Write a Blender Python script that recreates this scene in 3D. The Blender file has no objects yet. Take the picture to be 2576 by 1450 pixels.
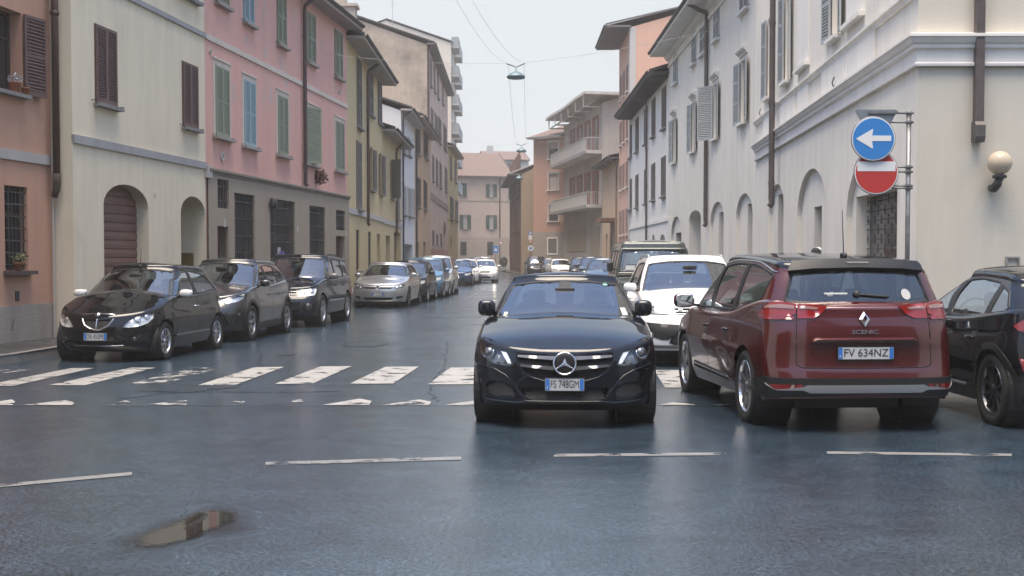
import bpy, bmesh, math, random
import numpy as np
from mathutils import Vector, Matrix
from mathutils.geometry import delaunay_2d_cdt
random.seed(7)
rng = np.random.default_rng(7)
sc = bpy.context.scene
col = sc.collection
rad = math.radians

# ------------------------------------------------------------ camera, sky, sun, exposure
FPX, YH, CH, PITCH, WD, HD = 3200.0, 647.0, 1.62, rad(2.2), 2576.0, 1450.3
YPP = YH + FPX * math.tan(PITCH)
cd = bpy.data.cameras.new('camera')
cam = bpy.data.objects.new('camera', cd)
col.objects.link(cam)
cam.location = (0, 0, CH)
cam.rotation_euler = (rad(90) - PITCH, 0, 0)
cd.sensor_width = 36
cd.lens = 36 * FPX / WD
cd.shift_y = (YPP - HD / 2) / WD
cd.clip_start = 0.1
cd.clip_end = 3000
cd.dof.use_dof = True
cd.dof.focus_distance = 12.5
cd.dof.aperture_fstop = 14.0
sc.camera = cam

SUN_EL, SUN_ROT = rad(80), rad(205)
wd = bpy.data.worlds.new('World')
sc.world = wd
wd.use_nodes = True
wn = wd.node_tree
bg = wn.nodes['Background']
sky = wn.nodes.new('ShaderNodeTexSky')
sky.sky_type = 'NISHITA'
sky.sun_disc = False
sky.sun_elevation = SUN_EL
sky.sun_rotation = SUN_ROT
sky.air_density = 1.0
sky.dust_density = 2.0
sky.ozone_density = 1.6
hsv = wn.nodes.new('ShaderNodeHueSaturation')
hsv.inputs['Saturation'].default_value = 1.05
wn.links.new(sky.outputs[0], hsv.inputs['Color'])
# pale mist low down, the same all the way round the horizon
tc = wn.nodes.new('ShaderNodeTexCoord')
sx_ = wn.nodes.new('ShaderNodeSeparateXYZ')
wn.links.new(tc.outputs['Generated'], sx_.inputs[0])
mr = wn.nodes.new('ShaderNodeMapRange')
mr.interpolation_type = 'SMOOTHSTEP'
mr.inputs['From Min'].default_value = 0.2
mr.inputs['From Max'].default_value = 0.6
mr.inputs['To Min'].default_value = 1.0
mr.inputs['To Max'].default_value = 0.0
wn.links.new(sx_.outputs['Z'], mr.inputs[0])
mist = wn.nodes.new('ShaderNodeMix')
mist.data_type = 'RGBA'
mist.inputs['B'].default_value = (2.02, 2.2, 2.3, 1)
wn.links.new(mr.outputs[0], mist.inputs['Factor'])
wn.links.new(hsv.outputs[0], mist.inputs['A'])
wn.links.new(mist.outputs['Result'], bg.inputs[0])
bg.inputs[1].default_value = 0.07
sd = bpy.data.lights.new('sun', 'SUN')
sd.energy = 1.5
sd.angle = rad(48)
sd.color = (1.0, 0.86, 0.68)
sun = bpy.data.objects.new('sun', sd)
col.objects.link(sun)
# veiled light from high on the left, a little behind the camera
sun.rotation_euler = Vector((math.sin(SUN_ROT) * math.cos(SUN_EL), math.cos(SUN_ROT) * math.cos(SUN_EL), math.sin(SUN_EL))).to_track_quat('Z', 'Y').to_euler()
sc.view_settings.view_transform = 'Standard'
sc.view_settings.look = 'None'
sc.view_settings.gamma = 1.0
sc.view_settings.use_curve_mapping = False
sc.view_settings.exposure = 2.4
sc.cycles.use_denoising = True
sc.cycles.denoising_prefilter = 'ACCURATE'
sc.cycles.denoising_input_passes = 'RGB_ALBEDO_NORMAL'
sc.cycles.max_bounces = 8
sc.cycles.transparent_max_bounces = 16
sc.cycles.volume_bounces = 0
sc.cycles.caustics_reflective = False
sc.cycles.caustics_refractive = False

# ------------------------------------------------------------ pixel helpers (2576 x 1450 measures)
def ray(px, py):
    r, u = (px - WD / 2) / FPX, -(py - YPP) / FPX
    return np.array((r, math.cos(PITCH) + u * math.sin(PITCH), -math.sin(PITCH) + u * math.cos(PITCH)))

def ground(px, py, z=0.0):
    d = ray(px, py)
    t = (z - CH) / d[2]
    return np.array((d[0] * t, d[1] * t, z))

def at(px, py, Y):
    d = ray(px, py)
    t = Y / d[1]
    return np.array((d[0] * t, Y, CH + d[2] * t))

# ------------------------------------------------------------ materials
MATS = {}
def nd(t, typ, **kw):
    n = t.nodes.new(typ)
    for k, v in kw.items():
        if k.startswith('i_'):
            n.inputs[k[2:].replace('_', ' ')].default_value = v
        else:
            setattr(n, k, v)
    return n

def base(name):
    m = bpy.data.materials.new(name)
    m.use_nodes = True
    t = m.node_tree
    return m, t, t.nodes['Principled BSDF']

def c4(c):
    return (c[0], c[1], c[2], 1.0)

def plain(name, c, rough=0.5, metal=0.0, coat=0.0, spec=0.5, noise=0.0, nscale=8.0, bump=0.0, bscale=60.0, emit=None, es=0.0):
    if name in MATS:
        return MATS[name]
    m, t, p = base(name)
    p.inputs['Base Color'].default_value = c4(c)
    p.inputs['Roughness'].default_value = rough
    p.inputs['Metallic'].default_value = metal
    p.inputs['Coat Weight'].default_value = coat
    p.inputs['Coat Roughness'].default_value = 0.04
    p.inputs['Specular IOR Level'].default_value = spec
    if emit:
        p.inputs['Emission Color'].default_value = c4(emit)
        p.inputs['Emission Strength'].default_value = es
    if noise or bump:
        g = nd(t, 'ShaderNodeTexCoord')
        n = nd(t, 'ShaderNodeTexNoise', i_Scale=nscale, i_Detail=6.0, i_Roughness=0.65)
        t.links.new(g.outputs['Object'], n.inputs['Vector'])
        if noise:
            r = nd(t, 'ShaderNodeMapRange', i_From_Min=0.3, i_From_Max=0.7, i_To_Min=1 - noise, i_To_Max=1 + noise)
            t.links.new(n.outputs[0], r.inputs[0])
            mx = nd(t, 'ShaderNodeVectorMath', operation='SCALE')
            mx.inputs[0].default_value = c
            t.links.new(r.outputs[0], mx.inputs['Scale'])
            t.links.new(mx.outputs[0], p.inputs['Base Color'])
            r2 = nd(t, 'ShaderNodeMapRange', i_From_Min=0.3, i_From_Max=0.7, i_To_Min=max(0.02, rough - noise * .4), i_To_Max=min(1, rough + noise * .4))
            t.links.new(n.outputs[0], r2.inputs[0])
            t.links.new(r2.outputs[0], p.inputs['Roughness'])
        if bump:
            n2 = nd(t, 'ShaderNodeTexNoise', i_Scale=bscale, i_Detail=4.0)
            t.links.new(g.outputs['Object'], n2.inputs['Vector'])
            b = nd(t, 'ShaderNodeBump', i_Strength=bump, i_Distance=0.01)
            t.links.new(n2.outputs[0], b.inputs['Height'])
            t.links.new(b.outputs[0], p.inputs['Normal'])
    MATS[name] = m
    return m

def plaster(name, c, c2=None, patch=0.0, pc=(.6, .57, .53), streak=0.25, var=0.12, bump=0.25, grime=0.0):
    """old render: cloudy colour, rain streaks, flaked lighter patches"""
    if name in MATS:
        return MATS[name]
    m, t, p = base(name)
    g = nd(t, 'ShaderNodeNewGeometry')
    pos = g.outputs['Position']
    n1 = nd(t, 'ShaderNodeTexNoise', i_Scale=0.9, i_Detail=7.0, i_Roughness=0.62)
    t.links.new(pos, n1.inputs['Vector'])
    mp = nd(t, 'ShaderNodeMapping')
    mp.inputs['Scale'].default_value = (1.7, 1.7, 0.22)
    t.links.new(pos, mp.inputs['Vector'])
    n2 = nd(t, 'ShaderNodeTexNoise', i_Scale=1.6, i_Detail=5.0, i_Roughness=0.6)
    t.links.new(mp.outputs[0], n2.inputs['Vector'])
    r1 = nd(t, 'ShaderNodeMapRange', i_From_Min=0.3, i_From_Max=0.7, i_To_Min=1 - var, i_To_Max=1 + var)
    t.links.new(n1.outputs[0], r1.inputs[0])
    r2 = nd(t, 'ShaderNodeMapRange', i_From_Min=0.42, i_From_Max=0.8, i_To_Min=1.0, i_To_Max=1 - streak * .7)
    t.links.new(n2.outputs[0], r2.inputs[0])
    mul = nd(t, 'ShaderNodeMath', operation='MULTIPLY')
    t.links.new(r1.outputs[0], mul.inputs[0])
    t.links.new(r2.outputs[0], mul.inputs[1])
    mixc = nd(t, 'ShaderNodeMix', data_type='RGBA')
    mixc.inputs['A'].default_value = c4(c)
    mixc.inputs['B'].default_value = c4(c2 or [x * .9 for x in c])
    r3 = nd(t, 'ShaderNodeMapRange', i_From_Min=0.4, i_From_Max=0.62)
    t.links.new(n1.outputs[0], r3.inputs[0])
    t.links.new(r3.outputs[0], mixc.inputs['Factor'])
    cur = mixc.outputs['Result']
    if patch:
        mp3 = nd(t, 'ShaderNodeMapping')
        mp3.inputs['Scale'].default_value = (1, 1, 0.45)
        t.links.new(pos, mp3.inputs['Vector'])
        n3 = nd(t, 'ShaderNodeTexNoise', i_Scale=1.7, i_Detail=9.0, i_Roughness=0.7)
        t.links.new(mp3.outputs[0], n3.inputs['Vector'])
        r4 = nd(t, 'ShaderNodeMapRange', i_From_Min=0.66 - patch * .1, i_From_Max=0.72 - patch * .1)
        t.links.new(n3.outputs[0], r4.inputs[0])
        mx2 = nd(t, 'ShaderNodeMix', data_type='RGBA')
        mx2.inputs['B'].default_value = c4(pc)
        t.links.new(r4.outputs[0], mx2.inputs['Factor'])
        t.links.new(cur, mx2.inputs['A'])
        cur = mx2.outputs['Result']
    if grime:
        n5 = nd(t, 'ShaderNodeTexNoise', i_Scale=0.35, i_Detail=9.0, i_Roughness=0.7)
        t.links.new(pos, n5.inputs['Vector'])
        r5 = nd(t, 'ShaderNodeMapRange', i_From_Min=0.45, i_From_Max=0.7, i_To_Max=grime)
        t.links.new(n5.outputs[0], r5.inputs[0])
        mx3 = nd(t, 'ShaderNodeMix', data_type='RGBA')
        mx3.inputs['B'].default_value = c4((.17, .15, .13))
        t.links.new(r5.outputs[0], mx3.inputs['Factor'])
        t.links.new(cur, mx3.inputs['A'])
        cur = mx3.outputs['Result']
    sv = nd(t, 'ShaderNodeVectorMath', operation='SCALE')
    t.links.new(cur, sv.inputs[0])
    t.links.new(mul.outputs[0], sv.inputs['Scale'])
    t.links.new(sv.outputs[0], p.inputs['Base Color'])
    p.inputs['Roughness'].default_value = 0.9
    p.inputs['Specular IOR Level'].default_value = 0.25
    n4 = nd(t, 'ShaderNodeTexNoise', i_Scale=22.0, i_Detail=6.0, i_Roughness=0.7)
    t.links.new(pos, n4.inputs['Vector'])
    b = nd(t, 'ShaderNodeBump', i_Strength=bump, i_Distance=0.02)
    t.links.new(n4.outputs[0], b.inputs['Height'])
    t.links.new(b.outputs[0], p.inputs['Normal'])
    MATS[name] = m
    return m

def asphalt(name, c=0.045, wet=0.5, fine=True, tint=(.62, 1.0, 1.42)):  # default tint: blue of the reflected sky put into the asphalt colour
    m, t, p = base(name)
    g = nd(t, 'ShaderNodeNewGeometry')
    pos = g.outputs['Position']
    ns = nd(t, 'ShaderNodeTexNoise', i_Scale=34.0, i_Detail=6.0, i_Roughness=0.8)
    nl = nd(t, 'ShaderNodeTexNoise', i_Scale=0.33, i_Detail=6.0, i_Roughness=0.55, i_Distortion=0.6)
    nm = nd(t, 'ShaderNodeTexNoise', i_Scale=2.6, i_Detail=8.0, i_Roughness=0.65)
    vo = nd(t, 'ShaderNodeTexVoronoi', i_Scale=42.0)
    for n in (ns, nl, nm, vo):
        t.links.new(pos, n.inputs['Vector'])
    r1 = nd(t, 'ShaderNodeMapRange', i_From_Min=0.38, i_From_Max=0.64, i_To_Min=0.0, i_To_Max=2.6)
    t.links.new(ns.outputs[0], r1.inputs[0])
    r2 = nd(t, 'ShaderNodeMapRange', i_From_Min=0.3, i_From_Max=0.7, i_To_Min=0.7, i_To_Max=1.3)
    t.links.new(nm.outputs[0], r2.inputs[0])
    # older and newer stretches differ in tone
    r6 = nd(t, 'ShaderNodeMapRange', i_From_Min=0.35, i_From_Max=0.65, i_To_Min=0.72, i_To_Max=1.28)
    t.links.new(nl.outputs[0], r6.inputs[0])
    m6 = nd(t, 'ShaderNodeMath', operation='MULTIPLY')
    t.links.new(r2.outputs[0], m6.inputs[0])
    t.links.new(r6.outputs[0], m6.inputs[1])
    r2 = m6
    # scattered pale chippings
    r5 = nd(t, 'ShaderNodeMapRange', i_From_Min=0.26, i_From_Max=0.16, i_To_Min=0.0, i_To_Max=1.0)
    t.links.new(vo.outputs['Distance'], r5.inputs[0])
    sel = nd(t, 'ShaderNodeMath', operation='GREATER_THAN')
    sel.inputs[1].default_value = 0.86
    sx = nd(t, 'ShaderNodeSeparateColor')
    t.links.new(vo.outputs['Color'], sx.inputs[0])
    t.links.new(sx.outputs[0], sel.inputs[0])
    chip = nd(t, 'ShaderNodeMath', operation='MULTIPLY')
    t.links.new(r5.outputs[0], chip.inputs[0])
    t.links.new(sel.outputs[0], chip.inputs[1])
    ml = nd(t, 'ShaderNodeMath', operation='MULTIPLY')
    t.links.new(r1.outputs[0], ml.inputs[0])
    t.links.new(r2.outputs[0], ml.inputs[1])
    ad = nd(t, 'ShaderNodeMath', operation='MULTIPLY_ADD')
    t.links.new(chip.outputs[0], ad.inputs[0])
    ad.inputs[1].default_value = 4.0
    t.links.new(ml.outputs[0], ad.inputs[2])
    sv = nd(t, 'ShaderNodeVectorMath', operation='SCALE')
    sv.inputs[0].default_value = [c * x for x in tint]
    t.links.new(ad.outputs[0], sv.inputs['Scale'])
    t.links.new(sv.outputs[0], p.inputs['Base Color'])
    # damp film: broad wet areas are smoother
    r3 = nd(t, 'ShaderNodeMapRange', i_From_Min=0.36, i_From_Max=0.62, i_To_Min=0.46 - 0.26 * wet, i_To_Max=0.32 - 0.22 * wet)
    t.links.new(nl.outputs[0], r3.inputs[0])
    r4 = nd(t, 'ShaderNodeMapRange', i_From_Min=0.3, i_From_Max=0.7, i_To_Min=-0.02, i_To_Max=0.03)
    t.links.new(nm.outputs[0], r4.inputs[0])
    a2 = nd(t, 'ShaderNodeMath', operation='ADD')
    t.links.new(r3.outputs[0], a2.inputs[0])
    t.links.new(r4.outputs[0], a2.inputs[1])
    t.links.new(a2.outputs[0], p.inputs['Roughness'])
    p.inputs['Specular IOR Level'].default_value = 0.75
    b = nd(t, 'ShaderNodeBump', i_Strength=0.20, i_Distance=0.012)
    t.links.new(ns.outputs[0], b.inputs['Height'])
    t.links.new(b.outputs[0], p.inputs['Normal'])
    MATS[name] = m
    return m

def worn_paint(name, c=(.62, .61, .58), wear=0.5, rough=0.45):
    """road paint with chipped-off holes that let the asphalt show"""
    if name in MATS:
        return MATS[name]
    m, t, p = base(name)
    g = nd(t, 'ShaderNodeNewGeometry')
    n1 = nd(t, 'ShaderNodeTexNoise', i_Scale=3.2, i_Detail=10.0, i_Roughness=0.72)
    n2 = nd(t, 'ShaderNodeTexNoise', i_Scale=45.0, i_Detail=4.0)
    t.links.new(g.outputs['Position'], n1.inputs['Vector'])
    t.links.new(g.outputs['Position'], n2.inputs['Vector'])
    th = 0.40 + 0.18 * wear
    a = nd(t, 'ShaderNodeMapRange', i_From_Min=0.0, i_From_Max=1.0, i_To_Min=-0.06, i_To_Max=0.06)
    t.links.new(n2.outputs[0], a.inputs[0])
    s = nd(t, 'ShaderNodeMath', operation='ADD')
    t.links.new(n1.outputs[0], s.inputs[0])
    t.links.new(a.outputs[0], s.inputs[1])
    r = nd(t, 'ShaderNodeMapRange', i_From_Min=th - 0.03, i_From_Max=th + 0.02)
    t.links.new(s.outputs[0], r.inputs[0])
    p.inputs['Base Color'].default_value = c4(c)
    r2 = nd(t, 'ShaderNodeMapRange', i_From_Min=0.3, i_From_Max=0.7, i_To_Min=0.7, i_To_Max=1.15)
    t.links.new(n1.outputs[0], r2.inputs[0])
    sv = nd(t, 'ShaderNodeVectorMath', operation='SCALE')
    sv.inputs[0].default_value = c
    t.links.new(r2.outputs[0], sv.inputs['Scale'])
    t.links.new(sv.outputs[0], p.inputs['Base Color'])
    p.inputs['Roughness'].default_value = rough
    t.links.new(r.outputs[0], p.inputs['Alpha'])
    MATS[name] = m
    return m

def glassm(name, tint=(.5, .6, .6), ior=1.7, dark=1.0):
    if name in MATS:
        return MATS[name]
    m = bpy.data.materials.new(name)
    m.use_nodes = True
    t = m.node_tree
    t.nodes.remove(t.nodes['Principled BSDF'])
    out = t.nodes['Material Output']
    tr = nd(t, 'ShaderNodeBsdfTransparent')
    tr.inputs[0].default_value = c4(tint)
    gl = nd(t, 'ShaderNodeBsdfGlossy')
    gl.inputs['Roughness'].default_value = 0.015
    gl.inputs['Color'].default_value = (.97, .98, 1, 1)
    # reflectance grows towards grazing view, the same from both faces of the pane
    ge = nd(t, 'ShaderNodeNewGeometry')
    dt = nd(t, 'ShaderNodeVectorMath', operation='DOT_PRODUCT')
    t.links.new(ge.outputs['Incoming'], dt.inputs[0])
    t.links.new(ge.outputs['Normal'], dt.inputs[1])
    ab = nd(t, 'ShaderNodeMath', operation='ABSOLUTE')
    t.links.new(dt.outputs['Value'], ab.inputs[0])
    om = nd(t, 'ShaderNodeMath', operation='SUBTRACT')
    om.inputs[0].default_value = 1.0
    t.links.new(ab.outputs[0], om.inputs[1])
    pw = nd(t, 'ShaderNodeMath', operation='POWER')
    pw.inputs[1].default_value = 4.0
    t.links.new(om.outputs[0], pw.inputs[0])
    fr = nd(t, 'ShaderNodeMath', operation='MULTIPLY_ADD', use_clamp=True)
    f0 = ((ior - 1) / (ior + 1)) ** 2 * 1.6
    fr.inputs[1].default_value = 1 - f0
    fr.inputs[2].default_value = f0
    t.links.new(pw.outputs[0], fr.inputs[0])
    mx = nd(t, 'ShaderNodeMixShader')
    t.links.new(fr.outputs[0], mx.inputs[0])
    t.links.new(tr.outputs[0], mx.inputs[1])
    t.links.new(gl.outputs[0], mx.inputs[2])
    t.links.new(mx.outputs[0], out.inputs[0])
    MATS[name] = m
    return m

def carpaint(name, c, rough=0.28, metal=0.0, flake=0.0):
    if name in MATS:
        return MATS[name]
    m, t, p = base(name)
    p.inputs['Base Color'].default_value = c4(c)
    p.inputs['Roughness'].default_value = rough
    p.inputs['Metallic'].default_value = metal
    p.inputs['Coat Weight'].default_value = 1.0
    p.inputs['Coat Roughness'].default_value = 0.03
    p.inputs['Coat IOR'].default_value = 1.5
    p.inputs['Specular IOR Level'].default_value = 0.0 if metal < .1 else 0.5
    g = nd(t, 'ShaderNodeTexCoord')
    # thin road film: dull cloudy dust in the clear coat
    n = nd(t, 'ShaderNodeTexNoise', i_Scale=3.0, i_Detail=8.0, i_Roughness=0.7)
    t.links.new(g.outputs['Object'], n.inputs['Vector'])
    r = nd(t, 'ShaderNodeMapRange', i_From_Min=0.35, i_From_Max=0.75, i_To_Min=0.01, i_To_Max=0.06)
    t.links.new(n.outputs[0], r.inputs[0])
    t.links.new(r.outputs[0], p.inputs['Coat Roughness'])
    r2 = nd(t, 'ShaderNodeMapRange', i_From_Min=0.5, i_From_Max=0.85, i_To_Min=0.0, i_To_Max=0.02)
    t.links.new(n.outputs[0], r2.inputs[0])
    mx = nd(t, 'ShaderNodeMix', data_type='RGBA')
    mx.inputs['A'].default_value = c4(c)
    mx.inputs['B'].default_value = (.22, .20, .18, 1)
    t.links.new(r2.outputs[0], mx.inputs['Factor'])
    t.links.new(mx.outputs['Result'], p.inputs['Base Color'])
    MATS[name] = m
    return m

# ------------------------------------------------------------ objects
def tag(o, label=None, cat=None, group=None, kind=None):
    if label: o['label'] = label
    if cat: o['category'] = cat
    if group: o['group'] = group
    if kind: o['kind'] = kind
    return o

def empty(name, loc=(0, 0, 0), rz=0.0, label=None, cat=None, group=None, kind=None):
    o = bpy.data.objects.new(name, None)
    o.location = [float(v) for v in loc]
    o.rotation_euler = (0, 0, rz)
    o.empty_display_size = 0.2
    col.objects.link(o)
    return tag(o, label, cat, group, kind)

def mesh_obj(name, v, f, mat, parent=None, smooth=False, off=None, fm=None):
    me = bpy.data.meshes.new(name)
    v = np.asarray(v, dtype=float).reshape(-1, 3)
    if off is not None:
        v = v - np.asarray(off, dtype=float)
    me.from_pydata(v.tolist(), [], [tuple(int(i) for i in q) for q in f])
    mats = mat if isinstance(mat, (list, tuple)) else [mat]
    for mm in mats:
        me.materials.append(mm)
    if fm is not None:
        me.polygons.foreach_set('material_index', np.asarray(fm, dtype=np.int32))
    if smooth:
        me.polygons.foreach_set('use_smooth', np.ones(len(me.polygons), dtype=bool))
    me.update()
    o = bpy.data.objects.new(name, me)
    col.objects.link(o)
    if parent is not None:
        o.parent = parent
    return o

def root_off(o):
    while o.parent is not None:
        o = o.parent
    return np.array(o.location)

class MB:
    """collects shapes into one mesh"""
    def __init__(s):
        s.v, s.f = [], []
    def add(s, v, f):
        b = len(s.v)
        s.v += [tuple(float(c) for c in q) for q in v]
        s.f += [tuple(int(i) + b for i in q) for q in f]
        return s
    def hexa(s, p):
        return s.add(p, [(0, 3, 2, 1), (4, 5, 6, 7), (0, 1, 5, 4), (1, 2, 6, 5), (2, 3, 7, 6), (3, 0, 4, 7)])
    def box(s, x0, x1, y0, y1, z0, z1):
        return s.hexa([(x0, y0, z0), (x1, y0, z0), (x1, y1, z0), (x0, y1, z0), (x0, y0, z1), (x1, y0, z1), (x1, y1, z1), (x0, y1, z1)])
    def tube(s, pts, r, n=8, cap=True):
        P = [np.asarray(p, float) for p in pts]
        rr = r if hasattr(r, '__len__') else [r] * len(P)
        v, f = [], []
        up = None
        for i, p in enumerate(P):
            t = (P[min(i + 1, len(P) - 1)] - P[max(i - 1, 0)])
            t = t / (np.linalg.norm(t) + 1e-12)
            if up is None:
                a = np.array((0, 0, 1.0)) if abs(t[2]) < 0.9 else np.array((1.0, 0, 0))
            else:
                a = up
            b = a - t * a.dot(t)
            b /= (np.linalg.norm(b) + 1e-12)
            up = b
            c = np.cross(t, b)
            for k in range(n):
                an = 2 * math.pi * k / n
                v.append(p + rr[i] * (math.cos(an) * b + math.sin(an) * c))
        for i in range(len(P) - 1):
            for k in range(n):
                k2 = (k + 1) % n
                f.append((i * n + k, i * n + k2, (i + 1) * n + k2, (i + 1) * n + k))
        if cap:
            f.append(tuple(range(n - 1, -1, -1)))
            f.append(tuple((len(P) - 1) * n + k for k in range(n)))
        return s.add(v, f)
    def lathe(s, prof, c=(0, 0, 0), axis='z', n=24, a0=0.0, a1=2 * math.pi):
        """prof: (radius, height) pairs"""
        full = abs(a1 - a0 - 2 * math.pi) < 1e-6
        m = n if full else n + 1
        v, f = [], []
        for r, h in prof:
            for k in range(m):
                an = a0 + (a1 - a0) * k / n
                x, y = r * math.cos(an), r * math.sin(an)
                p = {'z': (x, y, h), 'y': (x, h, y), 'x': (h, x, y)}[axis]
                v.append((p[0] + c[0], p[1] + c[1], p[2] + c[2]))
        for i in range(len(prof) - 1):
            for k in range(n):
                k2 = (k + 1) % m
                f.append((i * m + k, i * m + k2, (i + 1) * m + k2, (i + 1) * m + k))
        return s.add(v, f)
    def sq(s, c, r, e1=0.6, e2=0.6, n=12, m=8, rot=None):
        """superellipsoid: a rounded box"""
        v, f = [], []
        sp = lambda a, e: math.copysign(abs(a) ** e, a)
        for i in range(m + 1):
            ph = -math.pi / 2 + math.pi * i / m
            for k in range(n):
                th = 2 * math.pi * k / n
                p = np.array((r[0] * sp(math.cos(ph), e1) * sp(math.cos(th), e2), r[1] * sp(math.cos(ph), e1) * sp(math.sin(th), e2), r[2] * sp(math.sin(ph), e1)))
                if rot is not None:
                    p = rot @ p
                v.append(p + np.asarray(c))
        for i in range(m):
            for k in range(n):
                k2 = (k + 1) % n
                f.append((i * n + k, i * n + k2, (i + 1) * n + k2, (i + 1) * n + k))
        return s.add(v, f)
    def obj(s, name, mat, parent=None, smooth=False, off=True):
        o = mesh_obj(name, s.v, s.f, mat, parent, smooth, root_off(parent) if (off and parent is not None) else None)
        return o

def text_mesh(body, size, mat, name, parent, M, extrude=0.001, align='CENTER', sx=1.0):
    c = bpy.data.curves.new('t', 'FONT')
    c.body = body
    c.size = size
    c.align_x = align
    c.align_y = 'CENTER'
    c.extrude = extrude
    c.resolution_u = 3
    o = bpy.data.objects.new('t', c)
    col.objects.link(o)
    dg = bpy.context.evaluated_depsgraph_get()
    me = bpy.data.meshes.new_from_object(o.evaluated_get(dg))
    bpy.data.objects.remove(o)
    me.materials.clear()
    me.materials.append(mat)
    me.transform(Matrix.Diagonal((sx, 1, 1, 1)))
    me.transform(M)
    r = bpy.data.objects.new(name, me)
    me.name = name
    col.objects.link(r)
    r.parent = parent
    return r

# ------------------------------------------------------------ polygon tools
def in_poly(P, L):
    x, y = P[:, 0], P[:, 1]
    ins = np.zeros(len(P), bool)
    n = len(L)
    for i in range(n):
        x1, y1 = L[i]
        x2, y2 = L[(i + 1) % n]
        if y1 == y2:
            continue
        c = ((y1 > y) != (y2 > y)) & (x < (x2 - x1) * (y - y1) / (y2 - y1) + x1)
        ins ^= c
    return ins

def densify(L, res):
    out = []
    n = len(L)
    for i in range(n):
        a, b = np.array(L[i], float), np.array(L[(i + 1) % n], float)
        k = max(1, int(math.ceil(np.linalg.norm(b - a) / res)))
        for j in range(k):
            out.append(a + (b - a) * j / k)
    return np.array(out)

def cdt(outer, holes=(), res=None, pts=None):
    loops = [np.asarray(outer, float)] + [np.asarray(h, float) for h in holes]
    if res:
        loops = [densify(l, res) for l in loops]
    V, E = [], []
    for l in loops:
        b = len(V)
        V += [Vector((p[0], p[1])) for p in l]
        E += [(b + i, b + (i + 1) % len(l)) for i in range(len(l))]
    if res and pts is None:
        lo, hi = loops[0].min(0), loops[0].max(0)
        gx = np.arange(lo[0] + res * .5, hi[0], res)
        gy = np.arange(lo[1] + res * .5, hi[1], res)
        if len(gx) and len(gy):
            pts = np.stack(np.meshgrid(gx, gy), -1).reshape(-1, 2)
    if pts is not None and len(pts):
        k = in_poly(pts, loops[0])
        for h in loops[1:]:
            k &= ~in_poly(pts, h)
        pts = pts[k]
        al = np.concatenate(loops)
        if len(pts):
            d = np.sqrt(((pts[:, None, :] - al[None]) ** 2).sum(-1)).min(1)
            pts = pts[d > (res or .05) * .45]
        V += [Vector((p[0], p[1])) for p in pts]
    r = delaunay_2d_cdt(V, E, [], 0, 1e-7)
    vv = np.array([(p.x, p.y) for p in r[0]])
    tri = [q for q in r[2]]
    cen = np.array([vv[list(q)].mean(0) for q in tri])
    k = in_poly(cen, loops[0])
    for h in loops[1:]:
        k &= ~in_poly(cen, h)
    tri = [q for q, kk in zip(tri, k) if kk]
    return vv, tri, loops

def pch(pts):
    """smooth monotone curve through points"""
    x = np.array([p[0] for p in pts], float)
    y = np.array([p[1] for p in pts], float)
    if len(x) == 1:
        return lambda q: np.full_like(np.asarray(q, float), y[0])
    h = np.diff(x)
    dl = np.diff(y) / h
    m = np.zeros(len(x))
    m[0], m[-1] = dl[0], dl[-1]
    for i in range(1, len(x) - 1):
        if dl[i - 1] * dl[i] > 0:
            w1, w2 = 2 * h[i] + h[i - 1], h[i] + 2 * h[i - 1]
            m[i] = (w1 + w2) / (w1 / dl[i - 1] + w2 / dl[i])
    def f(q):
        q = np.asarray(q, float)
        qq = np.clip(q, x[0], x[-1])
        i = np.clip(np.searchsorted(x, qq) - 1, 0, len(h) - 1)
        t = (qq - x[i]) / h[i]
        return ((2 * t**3 - 3 * t**2 + 1) * y[i] + (t**3 - 2 * t**2 + t) * h[i] * m[i] + (-2 * t**3 + 3 * t**2) * y[i + 1] + (t**3 - t**2) * h[i] * m[i + 1])
    return f
# ============================================================ the street: buildings
class Fac:
    """a street front between two plan points; s runs along it, d stands out of it"""
    def __init__(f, a, b, toward=(0, 0)):
        f.a, f.b = np.array(a, float), np.array(b, float)
        f.L = np.linalg.norm(f.b - f.a)
        f.u = (f.b - f.a) / f.L
        n = np.array((f.u[1], -f.u[0]))
        mid = (f.a + f.b) / 2
        if n.dot(np.array(toward) - mid) < 0:
            n = -n
        f.n = n
    def p(f, s, z, d=0.0):
        q = f.a + f.u * s + f.n * d
        return np.array((q[0], q[1], z))
    def uv(f, px, py):
        r = ray(px, py)
        # a + u s = t r
        A = np.array(((f.u[0], -r[0]), (f.u[1], -r[1])))
        s, t = np.linalg.solve(A, -f.a)
        return s, CH + r[2] * t
    def rect(f, x0, x1, yt, yb, at1=False):
        """opening from pixels: left and right edge, top and bottom height read at the left (or right) edge"""
        ym = (yt + yb) / 2
        s0, s1 = f.uv(x0, ym)[0], f.uv(x1, ym)[0]
        xr = x1 if at1 else x0
        z1, z0 = f.uv(xr, yt)[1], f.uv(xr, yb)[1]
        return min(s0, s1), max(s0, s1), z0, z1

def fbox(m, F, s0, s1, z0, z1, d0, d1):
    return m.hexa([F.p(s0, z0, d0), F.p(s1, z0, d0), F.p(s1, z0, d1), F.p(s0, z0, d1), F.p(s0, z1, d0), F.p(s1, z1, d0), F.p(s1, z1, d1), F.p(s0, z1, d1)])

def fprof(m, F, prof, s0, s1):
    """moulding: a (d, z) profile drawn along the front"""
    n = len(prof)
    v = [F.p(s0, z, d) for d, z in prof] + [F.p(s1, z, d) for d, z in prof]
    f = [(i, (i + 1) % n, n + (i + 1) % n, n + i) for i in range(n)] + [tuple(range(n))[::-1], tuple(range(n, 2 * n))]
    return m.add(v, f)

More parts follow.
